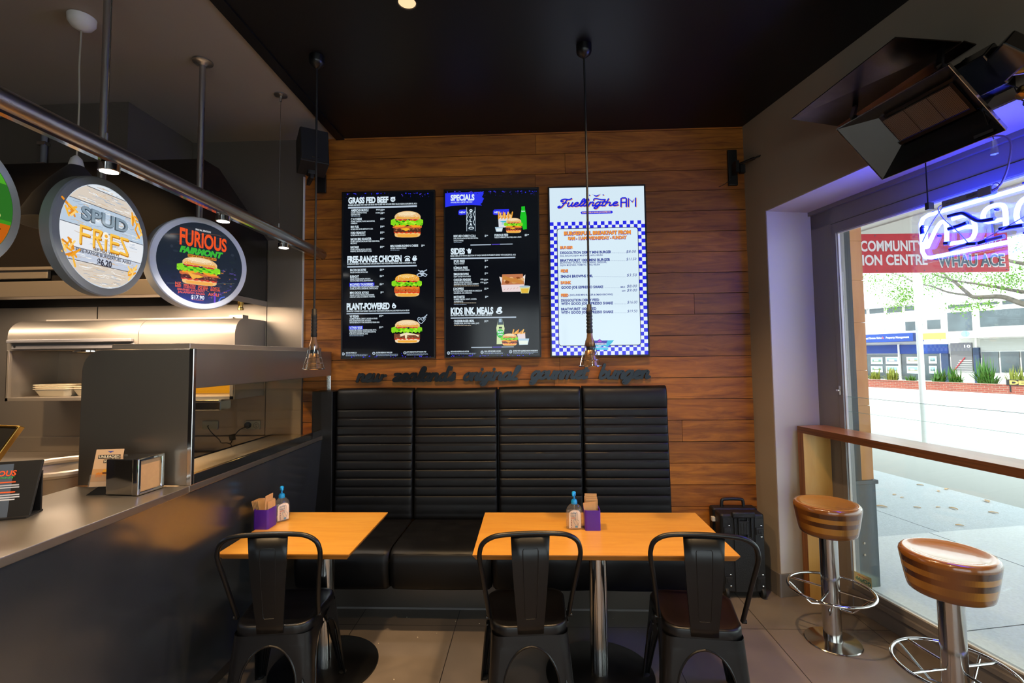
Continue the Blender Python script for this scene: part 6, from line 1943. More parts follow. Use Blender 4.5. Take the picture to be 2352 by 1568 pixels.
# ------------------------------------------------------------------ lamp rail over the counter
def build_rail():
    XR, ZR, RR = -1.592, 2.413, 0.0365
    t = thing('lamp_rail', 'thick brushed steel tube running above the counter carrying three small spot lamps', 'rail', (XR, 1.0, ZR))
    b = MB(); b.M = RX(-90); b.lathe([(RR, -3.4), (RR, 2.599)], 36)
    b.build('tube', M_BRUSHPIPE, t)
    b = MB(); b.M = TR(0, 0.385, 0) @ RX(-90); b.lathe([(RR + 0.0008, -0.09), (RR + 0.0008, -0.088)], 36, cap=False)
    b.build('joint_band', M_STEELP, t)
    b = MB(); b.box(-0.012, 0.012, -3.4, 2.59, -RR - 0.008, -RR + 0.004)
    b.build('cable_strip', M_STEELP, t, smooth=0)
    for y in (0.735, 1.415, 2.03):
        b = MB(); b.M = TR(0, y, -RR - 0.008)
        b.lathe([(0.012, 0.002), (0.030, 0.0), (0.034, -0.004), (0.034, -0.030), (0.031, -0.032), (0.031, -0.028), (0.0, -0.028)], 28, cap=False)
        h = b.build('spot_lamp', M_CHROME, t)
        b = MB(); b.M = TR(0, y, -RR - 0.008); b.lathe([(0.0, -0.0295), (0.029, -0.0295)], 24, cap=False)
        b.build('lens', M_PUCK, h)
        light('rail_spot_beam', 'SPOT', (XR, 1.0 + y, ZR - 0.085), 24, (1.0, 0.93, 0.82), target=(XR - 0.18, 1.0 + y - 0.02, 1.0), spot_size=radians(95), spot_blend=0.7, shadow_soft_size=0.03)
    for y, nm in ((1.966, 0), (0.72, 1)):
        b = MB(); b.tube([(0, y, RR - 0.004), (0, y, CEIL - ZR - 0.002)], 0.0018, 6)
        w = b.build('hanging_wire', M_STEELP, t)
        b = MB(); b.M = TR(0, y, CEIL - ZR); b.lathe([(0.006, -0.045), (0.008, -0.012), (0.040, -0.006), (0.040, -0.001), (0, -0.001)], 22, cap=False)
        b.build('wire_anchor', M_BRUSHPIPE, w)
        b = MB(); b.tube([(0, y, RR - 0.003), (0, y, RR + 0.03)], 0.005, 8); b.build('wire_grip', M_BRUSHPIPE, w)
build_rail()

def build_cone_pendant():
    X, Y = -2.2, 2.217
    t = thing('cone_pendant_lamp', 'wide grey cone pendant on a cream cord hanging behind the round sign of pale boards', 'pendant lamp', (X, Y, CEIL))
    b = MB(); b.lathe([(0.0, -0.068), (0.018, -0.066), (0.042, -0.052), (0.056, -0.03), (0.058, -0.002)], 28, cap=False)
    b.build('ceiling_rose', M_WHITE, t)
    b = MB(); b.tube(catmull([(0, 0, -0.06), (-0.004, 0.0, -0.25), (0.003, 0, -0.45), (0, 0, -0.715)], 6), 0.004, 8)
    b.build('cord', M_CORD, t)
    b = MB(); b.lathe([(0.008, -0.70), (0.022, -0.715), (0.030, -0.745), (0.031, -0.755)], 22, cap=False)
    b.build('lamp_holder', M_WHITE, t)
    b = MB(); b.lathe([(0.031, -0.752), (0.055, -0.78), (0.10, -0.84), (0.15, -0.92), (0.19, -1.01), (0.205, -1.05), (0.200, -1.05), (0.14, -0.92), (0.05, -0.80)], 40, cap=False)
    b.build('lamp_shade', pm('dark_shade', '#2e2e30', 0.5), t)
    b = MB(); b.lathe([(0.0, -0.99), (0.03, -0.98), (0.045, -0.94), (0.03, -0.88), (0.018, -0.82)], 20)
    b.build('lamp_bulb', M_HOT, t)
    light('cone_pendant_beam', 'SPOT', (X, Y, CEIL - 1.0), 14, WARM, target=(X, Y, 0), spot_size=radians(120), spot_blend=0.5, shadow_soft_size=0.06)
    b = MB()
    b.tube(catmull([(-3.75, 2.96, 3.24), (-3.3, 2.96, 3.24), (-3.20, 2.96, 3.235), (-3.165, 2.96, 3.20), (-3.16, 2.96, 3.10), (-3.16, 2.96, 2.875)], 6), 0.017, 10)
    o = b.build('conduit_pipe', M_CONDUIT)
    tag(o, 'grey electrical conduit bending down the front of the duct casing', 'conduit')
    b = MB()
    for x, z, rx in ((-3.62, 3.24, 1), (-3.16, 3.04, 0), (-3.16, 2.90, 0)):
        if rx: b.box(x - 0.012, x + 0.012, 2.942, 2.984, z - 0.035, z + 0.022)
        else: b.box(x - 0.035, x + 0.022, 2.942, 2.984, z - 0.012, z + 0.012)
    b.build('pipe_clip', M_STEELP, o, smooth=0, bevel=0.003)
build_cone_pendant()

# ------------------------------------------------------------------ inspection-lamp pendants over the tables
def pendant_parts():
    t = thing('cage_pendant_lamp', 'lamp', 'pendant lamp', (0, 0, CEIL), (0, 0, 0), 'caged inspection lamp pendants')
    Z = lambda z: z - CEIL
    b = MB(); b.lathe([(0.0, -0.072), (0.010, -0.070), (0.038, -0.045), (0.042, -0.032), (0.042, -0.001)], 28, cap=False)
    b.build('ceiling_cup', M_BLKM, t)
    b = MB(); b.tube([(0, 0, -0.06), (0.003, 0, -0.7), (0.0, 0, Z(1.888))], 0.006, 8)
    b.build('cord', M_BLKR, t)
    pr = [(0.006, Z(1.895)), (0.0125, Z(1.89)), (0.0125, Z(1.866)), (0.0155, Z(1.864)), (0.0155, Z(1.842))]
    z = 1.842
    while z > 1.752:
        pr += [(0.0135, Z(z - 0.004)), (0.0165, Z(z - 0.010)), (0.0165, Z(z - 0.014))]
        z -= 0.018
    pr += [(0.0165, Z(1.742)), (0.014, Z(1.738))]
    b = MB(); b.lathe(pr, 22)
    b.build('rubber_handle', M_BLKR, t, smooth=60)
    b = MB(); b.lathe([(0.014, Z(1.742)), (0.0165, Z(1.715)), (0.024, Z(1.695)), (0.025, Z(1.672)), (0.022, Z(1.668))], 24)
    b.build('clear_socket', M_AMBER, t, smooth=60)
    b = MB(); b.lathe([(0.020, Z(1.672)), (0.019, Z(1.648)), (0.0, Z(1.645))], 20)
    b.build('socket_collar', M_BLKP, t)
    b = MB(); b.lathe([(0.016, Z(1.652)), (0.024, Z(1.645)), (0.030, Z(1.62)), (0.044, Z(1.568)), (0.0425, Z(1.568)), (0.02, Z(1.64))], 30, cap=False)
    b.build('reflector', M_AMBER, t)
    b = MB(); b.lathe([(0.0, Z(1.585)), (0.018, Z(1.592)), (0.024, Z(1.61)), (0.015, Z(1.64))], 18)
    b.build('lamp_bulb', M_WHITE, t)
    cage = MB()
    for i in range(6):
        a = pi / 3 * i + 0.25
        c, s = cos(a), sin(a)
        cage.tube([(0.024 * c, 0.024 * s, Z(1.69)), (0.034 * c, 0.034 * s, Z(1.65)), (0.0545 * c, 0.0545 * s, Z(1.567))], 0.0016, 6)
    for r, z in ((0.0395, 1.625), (0.0465, 1.597), (0.0575, 1.5655)):
        cage.tube([(r * cos(2 * pi * i / 32), r * sin(2 * pi * i / 32), Z(z)) for i in range(32)], 0.0017 if z > 1.57 else 0.003, 6, closed=True)
    cage.build('wire_cage', M_CHROME, t)
    b = MB(); b.tube([(0.012, -0.02, Z(1.70)), (0.014, -0.0255, Z(1.66)), (0.004, -0.026, Z(1.64))], 0.002, 6)
    b.build('hook', M_CHROME, t)
    return t
PD = pendant_parts()
PD.location = (-1.186, 2.591, CEIL); PD['label'] = 'black caged inspection lamp pendant hanging on a long cord beside the serving gantry'
copy_thing(PD, (0.309, 2.582, CEIL), (0, 0, 0.4), 'black caged inspection lamp pendant hanging in front of the pale blue menu screen')

# ------------------------------------------------------------------ speaker and empty bracket
def build_speaker():
    t = thing('wall_speaker', 'black box loudspeaker mounted high in the corner left of the menu screens', 'speaker', (-1.53, 3.30, 2.965), (0, 0, radians(34)))
    b = MB(); b.M = RX(-12)
    b.box(-0.095, 0.095, -0.085, 0.10, 0.0, 0.262)
    b.build('cabinet', M_SPK, t, smooth=0, bevel=0.006)
    b = MB(); b.M = RX(-12) 
    b.prism(rrect(-0.09, 0.09, -0.095, -0.085, 0.004, 2), 0.008, 0.254)
    b.build('grille', M_SPKG, t, smooth=0)
    b = MB(); b.M = RX(-12); b.box(-0.02, 0.026, -0.0975, -0.095, 0.026, 0.036)
    b.build('badge', M_CHROME, t, smooth=0)
    b = MB(); b.box(-0.03, 0.03, 0.02, 0.09, -0.03, 0.005); b.box(-0.012, 0.012, 0.03, 0.20, -0.06, -0.02)
    b.build('swivel_arm', M_BLKP, t, smooth=0, bevel=0.003)
    b = MB(); b.M = RZ(-34); b.box(-0.10, -0.03, 0.276, 0.296, -0.075, 0.07)
    b.build('wall_plate', M_BLKP, t, smooth=0, bevel=0.003)
    t = thing('speaker_bracket', 'empty black speaker bracket on the plank wall by the right corner', 'bracket', (1.508, 3.597, 2.99))
    b = MB(); b.box(-0.034, 0.034, -0.022, 0.0, -0.125, 0.145)
    b.build('wall_plate', M_BLKP, t, smooth=0, bevel=0.006)
    b = MB(); b.box(-0.012, 0.012, -0.10, -0.01, -0.055, 0.03); b.tube([(0.0, -0.06, 0.005), (0.10, -0.15, 0.024)], 0.010, 10); b.tube([(0.10, -0.15, 0.024), (0.145, -0.19, 0.032)], 0.006, 8); b.tube([(0.145, -0.19, 0.024), (0.145, -0.19, 0.075)], 0.0045, 8)
    b.box(0.02, 0.055, -0.10, -0.07, -0.06, 0.0)
    b.build('arm', M_BLKP, t, smooth=30)
    b = MB(); b.tube(catmull([(-0.01, -0.024, -0.03), (-0.02, -0.03, -0.08), (-0.06, -0.01, -0.11), (-0.10, -0.006, -0.13)], 5), 0.002, 6)
    b.build('loose_wire', M_BLKP, t)
build_speaker()

# ------------------------------------------------------------------ radiant heater
def build_heater():
    az, tl, roll = 3.332, -0.796, 0.006
    n = Vector((cos(az) * cos(tl), sin(az) * cos(tl), sin(tl)))
    h = Vector((-sin(az), cos(az), 0))
    v = n.cross(h)
    C = Vector((1.667, 2.127, 2.588))
    t = thing('radiant_gas_heater', 'tilted steel radiant gas heater with a mesh burner high above the shop window', 'heater')
    t.matrix_world = Matrix(((h.x, v.x, n.x, C.x), (h.y, v.y, n.y, C.y), (h.z, v.z, n.z, C.z), (0, 0, 0, 1)))
    # local axes: x along the heater, y up its face, z outwards through the burner
    W, H = 0.26, 0.168
    w, g = 0.165, 0.085
    D = -0.105
    o = [(-W, H, 0), (W, H, 0), (W, -H, 0), (-W, -H, 0)]
    i_ = [(-w, g, D), (w, g, D), (w, -g, D), (-w, -g, D)]
    b = MB()
    b.add(o + i_, [(k, 4 + k, 4 + (k + 1) % 4, (k + 1) % 4) for k in range(4)])
    b.build('reflector', M_HEATER, t, smooth=0, solid=0.003)
    b = MB()
    b.add([(x * 1.012, y * 1.012, z + 0.004) for x, y, z in o] + [(x * 1.0, y * 1.0, z - 0.014) for x, y, z in o], [(k, (k + 1) % 4, 4 + (k + 1) % 4, 4 + k) for k in range(4)])
    b.build('lip', M_STEELP, t, smooth=0, solid=0.003)
    b = MB(); b.box(-w - 0.01, w + 0.01, -g - 0.01, g + 0.01, D - 0.10, D - 0.012)
    b.build('burner_box', M_HEATER, t, smooth=0)
    for k in range(3):
        x0 = -0.152 + 0.104 * k
        b = MB(); b.box(x0, x0 + 0.096, -0.062, 0.062, D - 0.01, D + 0.004)
        pl = b.build('burner_tile', pm('ceramic_tile_%d' % k, '#6a584c', 0.9) if k == 0 else MATS['ceramic_tile_0'], t, smooth=0)
        b = MB()
        for q in range(17): b.tube([(x0 + 0.006 * q, -0.062, D + 0.009), (x0 + 0.006 * q, 0.062, D + 0.009)], 0.0009, 4, cap=False)
        for q in range(21): b.tube([(x0, -0.06 + 0.006 * q, D + 0.009), (x0 + 0.096, -0.06 + 0.006 * q, D + 0.009)], 0.0009, 4, cap=False)
        b.build('mesh', M_STEELK, pl, smooth=0)
    b = MB(); b.box(-0.163, 0.163, -0.082, -0.066, D, D + 0.012); b.box(0.148, 0.163, -0.082, 0.07, D, D + 0.01)
    b.build('burner_frame', M_BLKM, t, smooth=0)
    b = MB(); b.M = TR(0.19, -0.152, -0.007) @ RX(-35) ; b.box(-0.035, 0.035, -0.006, 0.006, 0.0, 0.001)
    b.build('rating_label', M_BLKP, t, smooth=0)
    # controls on the near end
    b = MB()
    b.box(W - 0.10, W + 0.02, -0.05, 0.10, D - 0.10, D - 0.02)
    b.M = TR(W + 0.06, 0.03, D - 0.05) @ RZ(20); b.box(-0.07, 0.05, -0.05, 0.06, -0.05, 0.03)
    b.build('control_box', M_HEATER, t, smooth=0, bevel=0.006)
    b = MB(); b.M = TR(W + 0.05, -0.10, D - 0.02); b.lathe([(0.02, 0.0), (0.024, 0.006), (0.024, 0.02), (0.016, 0.026), (0.016, 0.045), (0.0, 0.046)], 16)
    b.M = IDM; b.tube(catmull([(W + 0.03, -0.02, D - 0.05), (W + 0.10, -0.06, D - 0.07), (W + 0.22, -0.06, D - 0.10), (W + 0.6, -0.08, D - 0.12)], 5), 0.018, 10)
    b.build('gas_valve', M_BRASS, t)
    b = MB()
    b.tube(catmull([(W + 0.02, -0.07, D - 0.03), (W + 0.03, -0.13, D), (W + 0.07, -0.16, D - 0.02), (W + 0.11, -0.11, D - 0.05)], 6), 0.0022, 6)
    b.tube(catmull([(W - 0.02, -0.05, D - 0.06), (W + 0.02, -0.12, D - 0.05), (W + 0.01, -0.16, D - 0.02), (W + 0.08, -0.17, D - 0.04)], 6), 0.0022, 6)
    b.build('control_wires', M_BLKR, t)
    # heat deflector plate above, held by two straps
    ex = Vector((sin(radians(11)), -cos(radians(11)), 0)); en = Vector((cos(radians(11)), sin(radians(11)), 0))
    inv = t.matrix_world.inverted()
    def P(s, nn_, z): return inv @ (RO + ex * s + en * nn_ + Vector((0, 0, z)))
    a = [P(0.86, -0.30, 2.93), P(1.475, -0.29, 2.985), P(1.56, -0.06, 2.93), P(0.90, -0.05, 2.885)]
    b = MB(); b.add([tuple(q) for q in a], [(0, 1, 2, 3)])
    flange = [P(1.565, -0.055, 2.93), P(1.585, -0.02, 2.905), P(0.915, -0.012, 2.862), P(0.90, -0.05, 2.885)]
    b.add([tuple(q) for q in flange], [(0, 1, 2, 3)])
    b.build('heat_deflector', M_DEFL, t, smooth=0, solid=0.006)
    for s, hx in ((1.06, -0.19), (1.50, 0.215)):
        b = MB(); p0 = P(s, -0.09, 2.90 + 0.05 * (s - 0.9))
        b.tube([tuple(p0), (hx, H + 0.004, -0.03)], 0.013, 4)
        b.tube([(hx, H + 0.004, -0.03), (hx, H - 0.03, -0.06)], 0.013, 4)
        b.build('strap', M_BLKM, t, smooth=0)
    b = MB()
    q0, q1 = P(1.3, -0.13, 2.70), P(1.45, -0.003, 2.78)
    b.tube([tuple(q0), tuple(P(1.36, -0.06, 2.75)), tuple(q1)], 0.02, 8)
    c2 = [P(1.46, -0.10, 2.66), P(1.70, -0.10, 2.66), P(1.70, -0.10, 2.80), P(1.60, -0.10, 2.83), P(1.46, -0.10, 2.76)]
    c3 = [P(1.46, -0.004, 2.66), P(1.70, -0.004, 2.66), P(1.70, -0.004, 2.80), P(1.60, -0.004, 2.83), P(1.46, -0.004, 2.76)]
    b.add([tuple(q) for q in c2 + c3], [(0, 1, 2, 3, 4), (9, 8, 7, 6, 5)] + [(k, 5 + k, 5 + (k + 1) % 5, (k + 1) % 5) for k in range(5)])
    b.build('wall_arm', M_BLKM, t, smooth=30)
    b = MB()
    p0 = P(1.66, -0.12, 2.60); 
    b.tube([tuple(p0), tuple(P(1.66, -0.07, 2.46))], 0.0018, 6)
    cd = b.build('pull_cord', M_BLKR, t)
    b = MB(); b.tube([tuple(P(1.66, -0.07, 2.465)), tuple(P(1.66, -0.07, 2.445)), tuple(P(1.66, -0.07, 2.40))], [0.004, 0.010, 0.013], 10)
    b.build('cord_pull', M_CLEAR, cd)
build_heater()

# ------------------------------------------------------------------ neon sign in the window
def build_neon():
    t = wthing('neon_open_sign', 'blue white neon open sign on clear acrylic, seen from behind in the shop window', 'neon sign', 0, 0.25, 0)
    def T(pts, y=0.0): return catmull([(s, y, z) for s, z in pts], 6)
    R = 0.0095
    s0, s1 = 1.077, 1.86
    bor = [(s0, 2.14), (s0, 2.290), (s0 + 0.012, 2.315), (s0 + 0.04, 2.325)] + [(s1 - 0.04, 2.325), (s1 - 0.012, 2.315), (s1, 2.29), (s1, 2.135), (s1 - 0.012, 2.112), (s1 - 0.04, 2.103)] + [(s0 + 0.04, 2.103), (s0 + 0.012, 2.112)]
    b = MB(); b.tube([(s, 0, z) for s, z in bor], R, 12, closed=True)
    b.build('border_tube', M_NEON, t)
    letters = {
        'N': [[(1.101, 2.272), (1.096, 2.212), (1.10, 2.160), (1.122, 2.194), (1.159, 2.252), (1.186, 2.272), (1.203, 2.247), (1.199, 2.159)]],
        'E': [[(1.233, 2.271), (1.286, 2.272), (1.320, 2.253), (1.331, 2.206), (1.326, 2.172), (1.302, 2.150), (1.216, 2.152)], [(1.238, 2.214), (1.29, 2.217), (1.328, 2.205)]],
        'P': [[(1.455, 2.165), (1.456, 2.248), (1.444, 2.275), (1.413, 2.282), (1.38, 2.272), (1.367, 2.24), (1.385, 2.214), (1.44, 2.210)]],
        'O': [[(1.56, 2.285), (1.515, 2.265), (1.497, 2.21), (1.515, 2.165), (1.56, 2.150), (1.605, 2.165), (1.622, 2.21), (1.605, 2.265), (1.56, 2.285)]],
    }
    for k_, ls in letters.items():
        b = MB()
        for l in ls: b.tube(T(l), R, 10)
        b.build('letter_tube', M_NEON, t)
    b = MB()
    for l in ([(1.225, 2.287), (1.267, 2.287), (1.296, 2.28), (1.332, 2.247), (1.362, 2.225), (1.423, 2.219)], [(1.222, 2.224), (1.267, 2.227), (1.309, 2.233)], [(1.44, 2.166), (1.479, 2.164), (1.53, 2.160)], [(1.199, 2.158), (1.222, 2.154)], [(1.302, 2.130), (1.343, 2.124)], [(1.352, 2.124), (1.384, 2.127)], [(1.100, 2.272), (1.090, 2.262), (1.092, 2.232)]):
        b = MB(); b.tube(T(l, -0.012), R + 0.0005, 10)
        b.build('blacked_out_tube', M_NEOND, t)
    el = pm('electrode_glass', '#8a7ad8', 0.15)
    for l in ([(1.218, 2.121), (1.268, 2.127), (1.313, 2.129)], [(1.385, 2.128), (1.449, 2.131)]):
        b = MB(); b.tube(T(l, -0.006), R + 0.001, 10); b.build('electrode', el, t)
    b = MB(); b.M = RX(90); b.prism(rrect(1.012, 1.925, 2.082, 2.352, 0.025), -0.022, -0.017)
    b.build('acrylic_back', M_ACRYL, t, smooth=0)
    b = MB()
    for s, z in ((1.14, 2.334), (1.135, 2.094), (1.53, 2.345), (1.54, 2.308), (1.52, 2.128), (1.80, 2.334), (1.80, 2.094), (1.418, 2.262), (1.16, 2.206)):
        b = MB(); b.M = TR(s, 0.016, z) @ RX(90); b.lathe([(0.006, 0), (0.007, 0.006), (0.004, 0.018)], 10)
        b.build('tube_support', M_NEOND, t)
    b = MB(); b.box(1.209, 1.43, -0.03, -0.002, 2.333, 2.366); b.box(1.375, 1.433, -0.036, 0.0, 2.328, 2.370)
    b.build('transformer', M_GREY, t, smooth=0, bevel=0.004)
    b = MB(); b.M = TR(0, -0.0305, 0) @ FRONT
    for x0, x1, zz in ((1.232, 1.246, 2.347), (1.252, 1.262, 2.347), (1.27, 1.275, 2.349), (1.282, 1.287, 2.349), (1.252, 1.278, 2.340), (1.325, 1.362, 2.355), (1.325, 1.368, 2.350), (1.325, 1.36, 2.345)): b.box(x0, x1, zz, zz + 0.0022, 0, 0.0004)
    b.build('transformer_print', M_BLKP, t, smooth=0)
    b = MB()
    for l in ([(1.207, 2.35), (1.185, 2.337), (1.21, 2.278), (1.272, 2.197), (1.313, 2.134)], [(1.209, 2.338), (1.161, 2.285), (1.129, 2.241), (1.098, 2.189)], [(1.377, 2.132), (1.451, 2.16), (1.523, 2.187), (1.60, 2.22)]):
        b.tube(T(l, -0.022), 0.0022, 6)
    b.build('tube_wire', pm('translucent_wire', '#8a8aa8', 0.3), t)
    b = MB(); b.tube(T([(1.43, 2.345), (1.455, 2.352), (1.475, 2.372), (1.50, 2.43), (1.515, 2.53), (1.47, 2.58), (1.36, 2.60)], -0.03), 0.004, 8)
    b.tube(T([(1.425, 2.345), (1.44, 2.372), (1.46, 2.366), (1.455, 2.345), (1.43, 2.338)], -0.03), 0.0018, 6)
    b.build('power_lead', pm('mauve_lead', '#6a5a70', 0.5), t)
    for s in (1.122, 1.82):
        b = MB(); b.tube([(s, -0.004, 2.374), (s, -0.004, 2.609)], 0.003, 8)
        r = b.build('hanging_rod', M_BLKM, t)
        b = MB(); b.box(s - 0.010, s + 0.010, -0.012, 0.02, 2.352, 2.388)
        b.build('rod_clamp', M_BLKM, r, smooth=0)
build_neon()

# ------------------------------------------------------------------ table-top items
def bottle_parts(lab):
    t = thing('sanitiser_bottle', lab, 'bottle', (0, 0, 0), (0, 0, 0), 'hand sanitiser bottles')
    b = MB(); b.lathe([(0.0, 0.0), (0.040, 0.0), (0.0435, 0.004), (0.044, 0.02), (0.044, 0.075), (0.042, 0.092), (0.035, 0.108), (0.022, 0.121), (0.013, 0.127), (0.013, 0.131)], 32, cap=False, sy=0.62)
    b.build('clear_body', M_CLEAR, t)
    b = MB(); b.lathe([(0.0, 0.004), (0.038, 0.004), (0.041, 0.02), (0.041, 0.074), (0.037, 0.090), (0.0, 0.092)], 28, sy=0.58)
    b.build('gel', pane_mat('sanitiser_gel', (0.95, 0.93, 0.90), 0.03, 0.0, 0.10, (0.8, 0.75, 0.7)) if 'sanitiser_gel' not in MATS else MATS['sanitiser_gel'], t)
    b = MB(); b.lathe([(0.0155, 0.124), (0.0160, 0.126), (0.0160, 0.138), (0.012, 0.146), (0.005, 0.148), (0.004, 0.170)], 22)
    b.tube([(0.004, 0.0, 0.178), (-0.004, -0.006, 0.180), (-0.008, -0.022, 0.176), (-0.008, -0.026, 0.168)], [0.008, 0.009, 0.006, 0.004], 10)
    b.lathe([(0.009, 0.166), (0.0095, 0.178), (0.007, 0.186), (0.0, 0.187)], 16)
    b.build('pump', M_BLUEP, t)
    b = MB(); b.tube([(0, 0, 0.126), (0.002, 0, 0.02)], 0.003, 8)
    b.build('dip_tube', M_CLEAR, t)
    # label wrapped on the front of the oval body
    W_, z0, z1 = 0.030, 0.008, 0.100
    b = MB(); b.M = TR(0, -0.0278, 0) @ FRONT
    pts = [(-W_, z0), (W_, z0), (W_, 0.078)] + [(W_ * cos(a * pi / 10), 0.078 + 0.022 * sin(a * pi / 10)) for a in range(1, 10)] + [(-W_, 0.078)]
    def bend(p, dz): return (p[0], p[1], -0.0278 * 0.36 * (p[0] / 0.044) ** 2 * 1.5 + dz)
    b.poly([bend(p, 0) for p in pts], col=lin('#eee4d8'))
    INKB = lin('#2a6a8a')
    for s_, a, c, y, h in (('safe', -0.021, 0.004, 0.080, 0.010), ('touch', -0.023, 0.004, 0.067, 0.010)):
        q = len(b.v); b.text(s_, a, c, y, h, 0.0, z=0.0006, col=INKB)
    b.box(-0.022, 0.002, 0.0585, 0.061, 0.0002, 0.0005, col=lin('#a84a3a'))
    for y in (0.05, 0.038, 0.026, 0.014): b.ell(-0.019, y, 0.003, 0.003, 0.0006, 10, col=lin('#8a6a6a')); b.box(-0.0225, -0.0155, y - 0.006, y - 0.0045, 0.0002, 0.0005, col=lin('#8a6a6a'))
    b.stroke([(0.002, 0.026), (-0.006, 0.040), (-0.006, 0.052), (0.0, 0.054), (0.002, 0.048), (0.004, 0.056), (0.004, 0.084), (0.008, 0.087), (0.0115, 0.083), (0.0115, 0.052), (0.018, 0.048), (0.019, 0.036), (0.012, 0.026)], 0.0012, 0.0006, col=INKB)
    b.box(0.0, 0.013, 0.012, 0.022, 0.0002, 0.0006, col=lin('#5a8aa8'))
    b.build('label', M_PRINT, t, smooth=0)
    return t
BT = bottle_parts('hand sanitiser bottle with a blue pump on the long table left of the purple holder')
BT.location = (0.208, 2.55, 0.7352); BT.rotation_euler = (0, 0, radians(2))
copy_thing(BT, (-1.386, 2.655, 0.7352), (0, 0, radians(52)), 'hand sanitiser bottle with a blue pump on the small table behind the purple holder')

def holder(x, y, rz, lab, seed):
    t = thing('napkin_holder', lab, 'napkin holder', (x, y, 0.7352), (0, 0, rz), 'purple napkin holders')
    b = MB()
    W, D, H = 0.040, 0.046, 0.100
    out = rrect(-W, W, -D, D, 0.010, 4); inn = rrect(-W + 0.004, W - 0.004, -D + 0.004, D - 0.004, 0.007, 4)
    n = len(out)
    vs = [(p[0], p[1], 0) for p in out] + [(p[0], p[1], H) for p in out] + [(p[0], p[1], H) for p in inn] + [(p[0], p[1], 0.004) for p in inn]
    fs = [tuple(range(n - 1, -1, -1))] + [(j * n + i, j * n + (i + 1) % n, (j + 1) * n + (i + 1) % n, (j + 1) * n + i) for j in range(3) for i in range(n)] + [tuple(3 * n + i for i in range(n))]
    b.add(vs, fs)
    b.build('box', M_PURPLE, t, smooth=30)
    return t
def napkins(x, y, rz, specs, labs, group):
    for (dx, dy, lean, tilt, h, th), lab in zip(specs, labs):
        b = MB()
        b.box(-0.031, 0.031, -th / 2, th / 2, 0.0, h)
        b.box(-0.0312, -0.029, -th / 2 - 0.0006, th / 2 + 0.0006, 0.0, h)
        b.M = IDM
        o = b.build('paper_napkin', M_KRAFT, None, smooth=0)
        M = TR(x, y, 0.741) @ Matrix.Rotation(rz, 4, 'Z') @ TR(dx, dy, 0.0) @ RX(lean) @ RY(tilt)
        o.matrix_world = M
        tag(o, lab, 'napkin', group)
holder(0.2975, 2.559, 0.0, 'purple napkin holder in the middle of the long table', 1)
napkins(0.2975, 2.559, 0.0, [(-0.001, 0.030, 0, 0.5, 0.158, 0.004), (-0.002, 0.020, 0, -0.5, 0.150, 0.003), (0.0, 0.012, 2, 0, 0.146, 0.003), (0.0, 0.004, 3, 0.5, 0.138, 0.004), (0.003, -0.030, -2, -8, 0.130, 0.003), (-0.003, -0.018, 0, -4, 0.128, 0.003)],
        ['rearmost and tallest folded kraft napkin in the holder on the long table', 'second folded kraft napkin from the back in the holder on the long table', 'third folded kraft napkin from the back in the holder on the long table', 'fourth folded kraft napkin from the back in the holder on the long table', 'tilted front kraft napkin leaning left in the holder on the long table', 'kraft napkin just behind the tilted front one on the long table'], 'napkins in the long table holder')
hz = radians(90 - 5)
holder(-1.425, 2.562, 0.0, 'purple napkin holder at the edge of the small table touching the counter', 2)
napkins(-1.425, 2.562, hz - pi, [(0.0, 0.034, 0, 0, 0.132, 0.003), (0.0, 0.029, 0, 0, 0.136, 0.003), (0.008, 0.018, -4, 2, 0.166, 0.0025), (0.0, 0.006, 13, 0, 0.138, 0.004), (0.0, 0.0, 14, 0, 0.138, 0.004), (0.0, -0.006, 15, 0, 0.138, 0.004), (0.0, -0.012, 16, 0, 0.138, 0.004), (0.0, -0.018, 17, 0, 0.138, 0.004)],
        ['kraft napkin nearest the counter in the holder on the small table', 'kraft napkin second from the counter in the holder on the small table', 'single tall kraft napkin standing up highest in the small table holder', 'leaning kraft napkin next to the tall one in the small table holder', 'second leaning kraft napkin from the tall one in the small table holder', 'third leaning kraft napkin from the tall one in the small table holder', 'fourth leaning kraft napkin from the tall one in the small table holder', 'outermost leaning kraft napkin facing the room in the small table holder'], 'napkins in the small table holder')

# window sticker
o = MB(); o.M = WALLM @ TR(0, 0.3515, 0) @ FRONT
o.poly([(0.437, 0.160), (0.562, 0.160), (0.562, 0.244), (0.437, 0.236)], col=lin('#d8d2a0'))
for x, ch in enumerate('bbuhC'): pass
vs, fs = glyphs('Chubb', 0.03, 0.0, 2)
xa, xb = min(v[0] for v in vs), max(v[0] for v in vs)
o.add([(0.532 - (v[0] - xa) / (xb - xa) * 0.085, 0.192 + v[1] / CAP * 0.022, 0.0005) for v in vs], fs, col=lin('#2a8a8a'))
o.ring(0.545, 0.20, 0.006, 0.012, 0.0005, 16, col=lin('#2a8a8a'))
for q in range(8): o.box(0.462 + 0.0105 * q, 0.470 + 0.0105 * q, 0.222, 0.228, 0.0002, 0.0005, col=lin('#d07a5a'))
o.box(0.46, 0.54, 0.172, 0.175, 0.0002, 0.0005, col=lin('#d0b08a'))
tag(o.build('window_sticker', M_PRINT, None, smooth=0), 'small cream security sticker low on the window glass with green lettering seen reversed', 'sticker')

# crumbs on the floor and on one seat
rnd = random.Random(5)
b = MB()
for i in range(34):
    x, y = rnd.uniform(-0.9, 1.1), rnd.uniform(2.2, 3.1)
    r = rnd.uniform(0.0015, 0.004)
    b.M = TR(x, y, 0.0); b.lathe([(0, 0.0), (r, 0.0), (r * 0.7, r * 0.8), (0, r)], 6)
tag(b.build('crumbs', M_TRAY, None, smooth=0), 'scattered pale crumbs on the floor tiles around the tables', 'crumbs', kind='stuff')
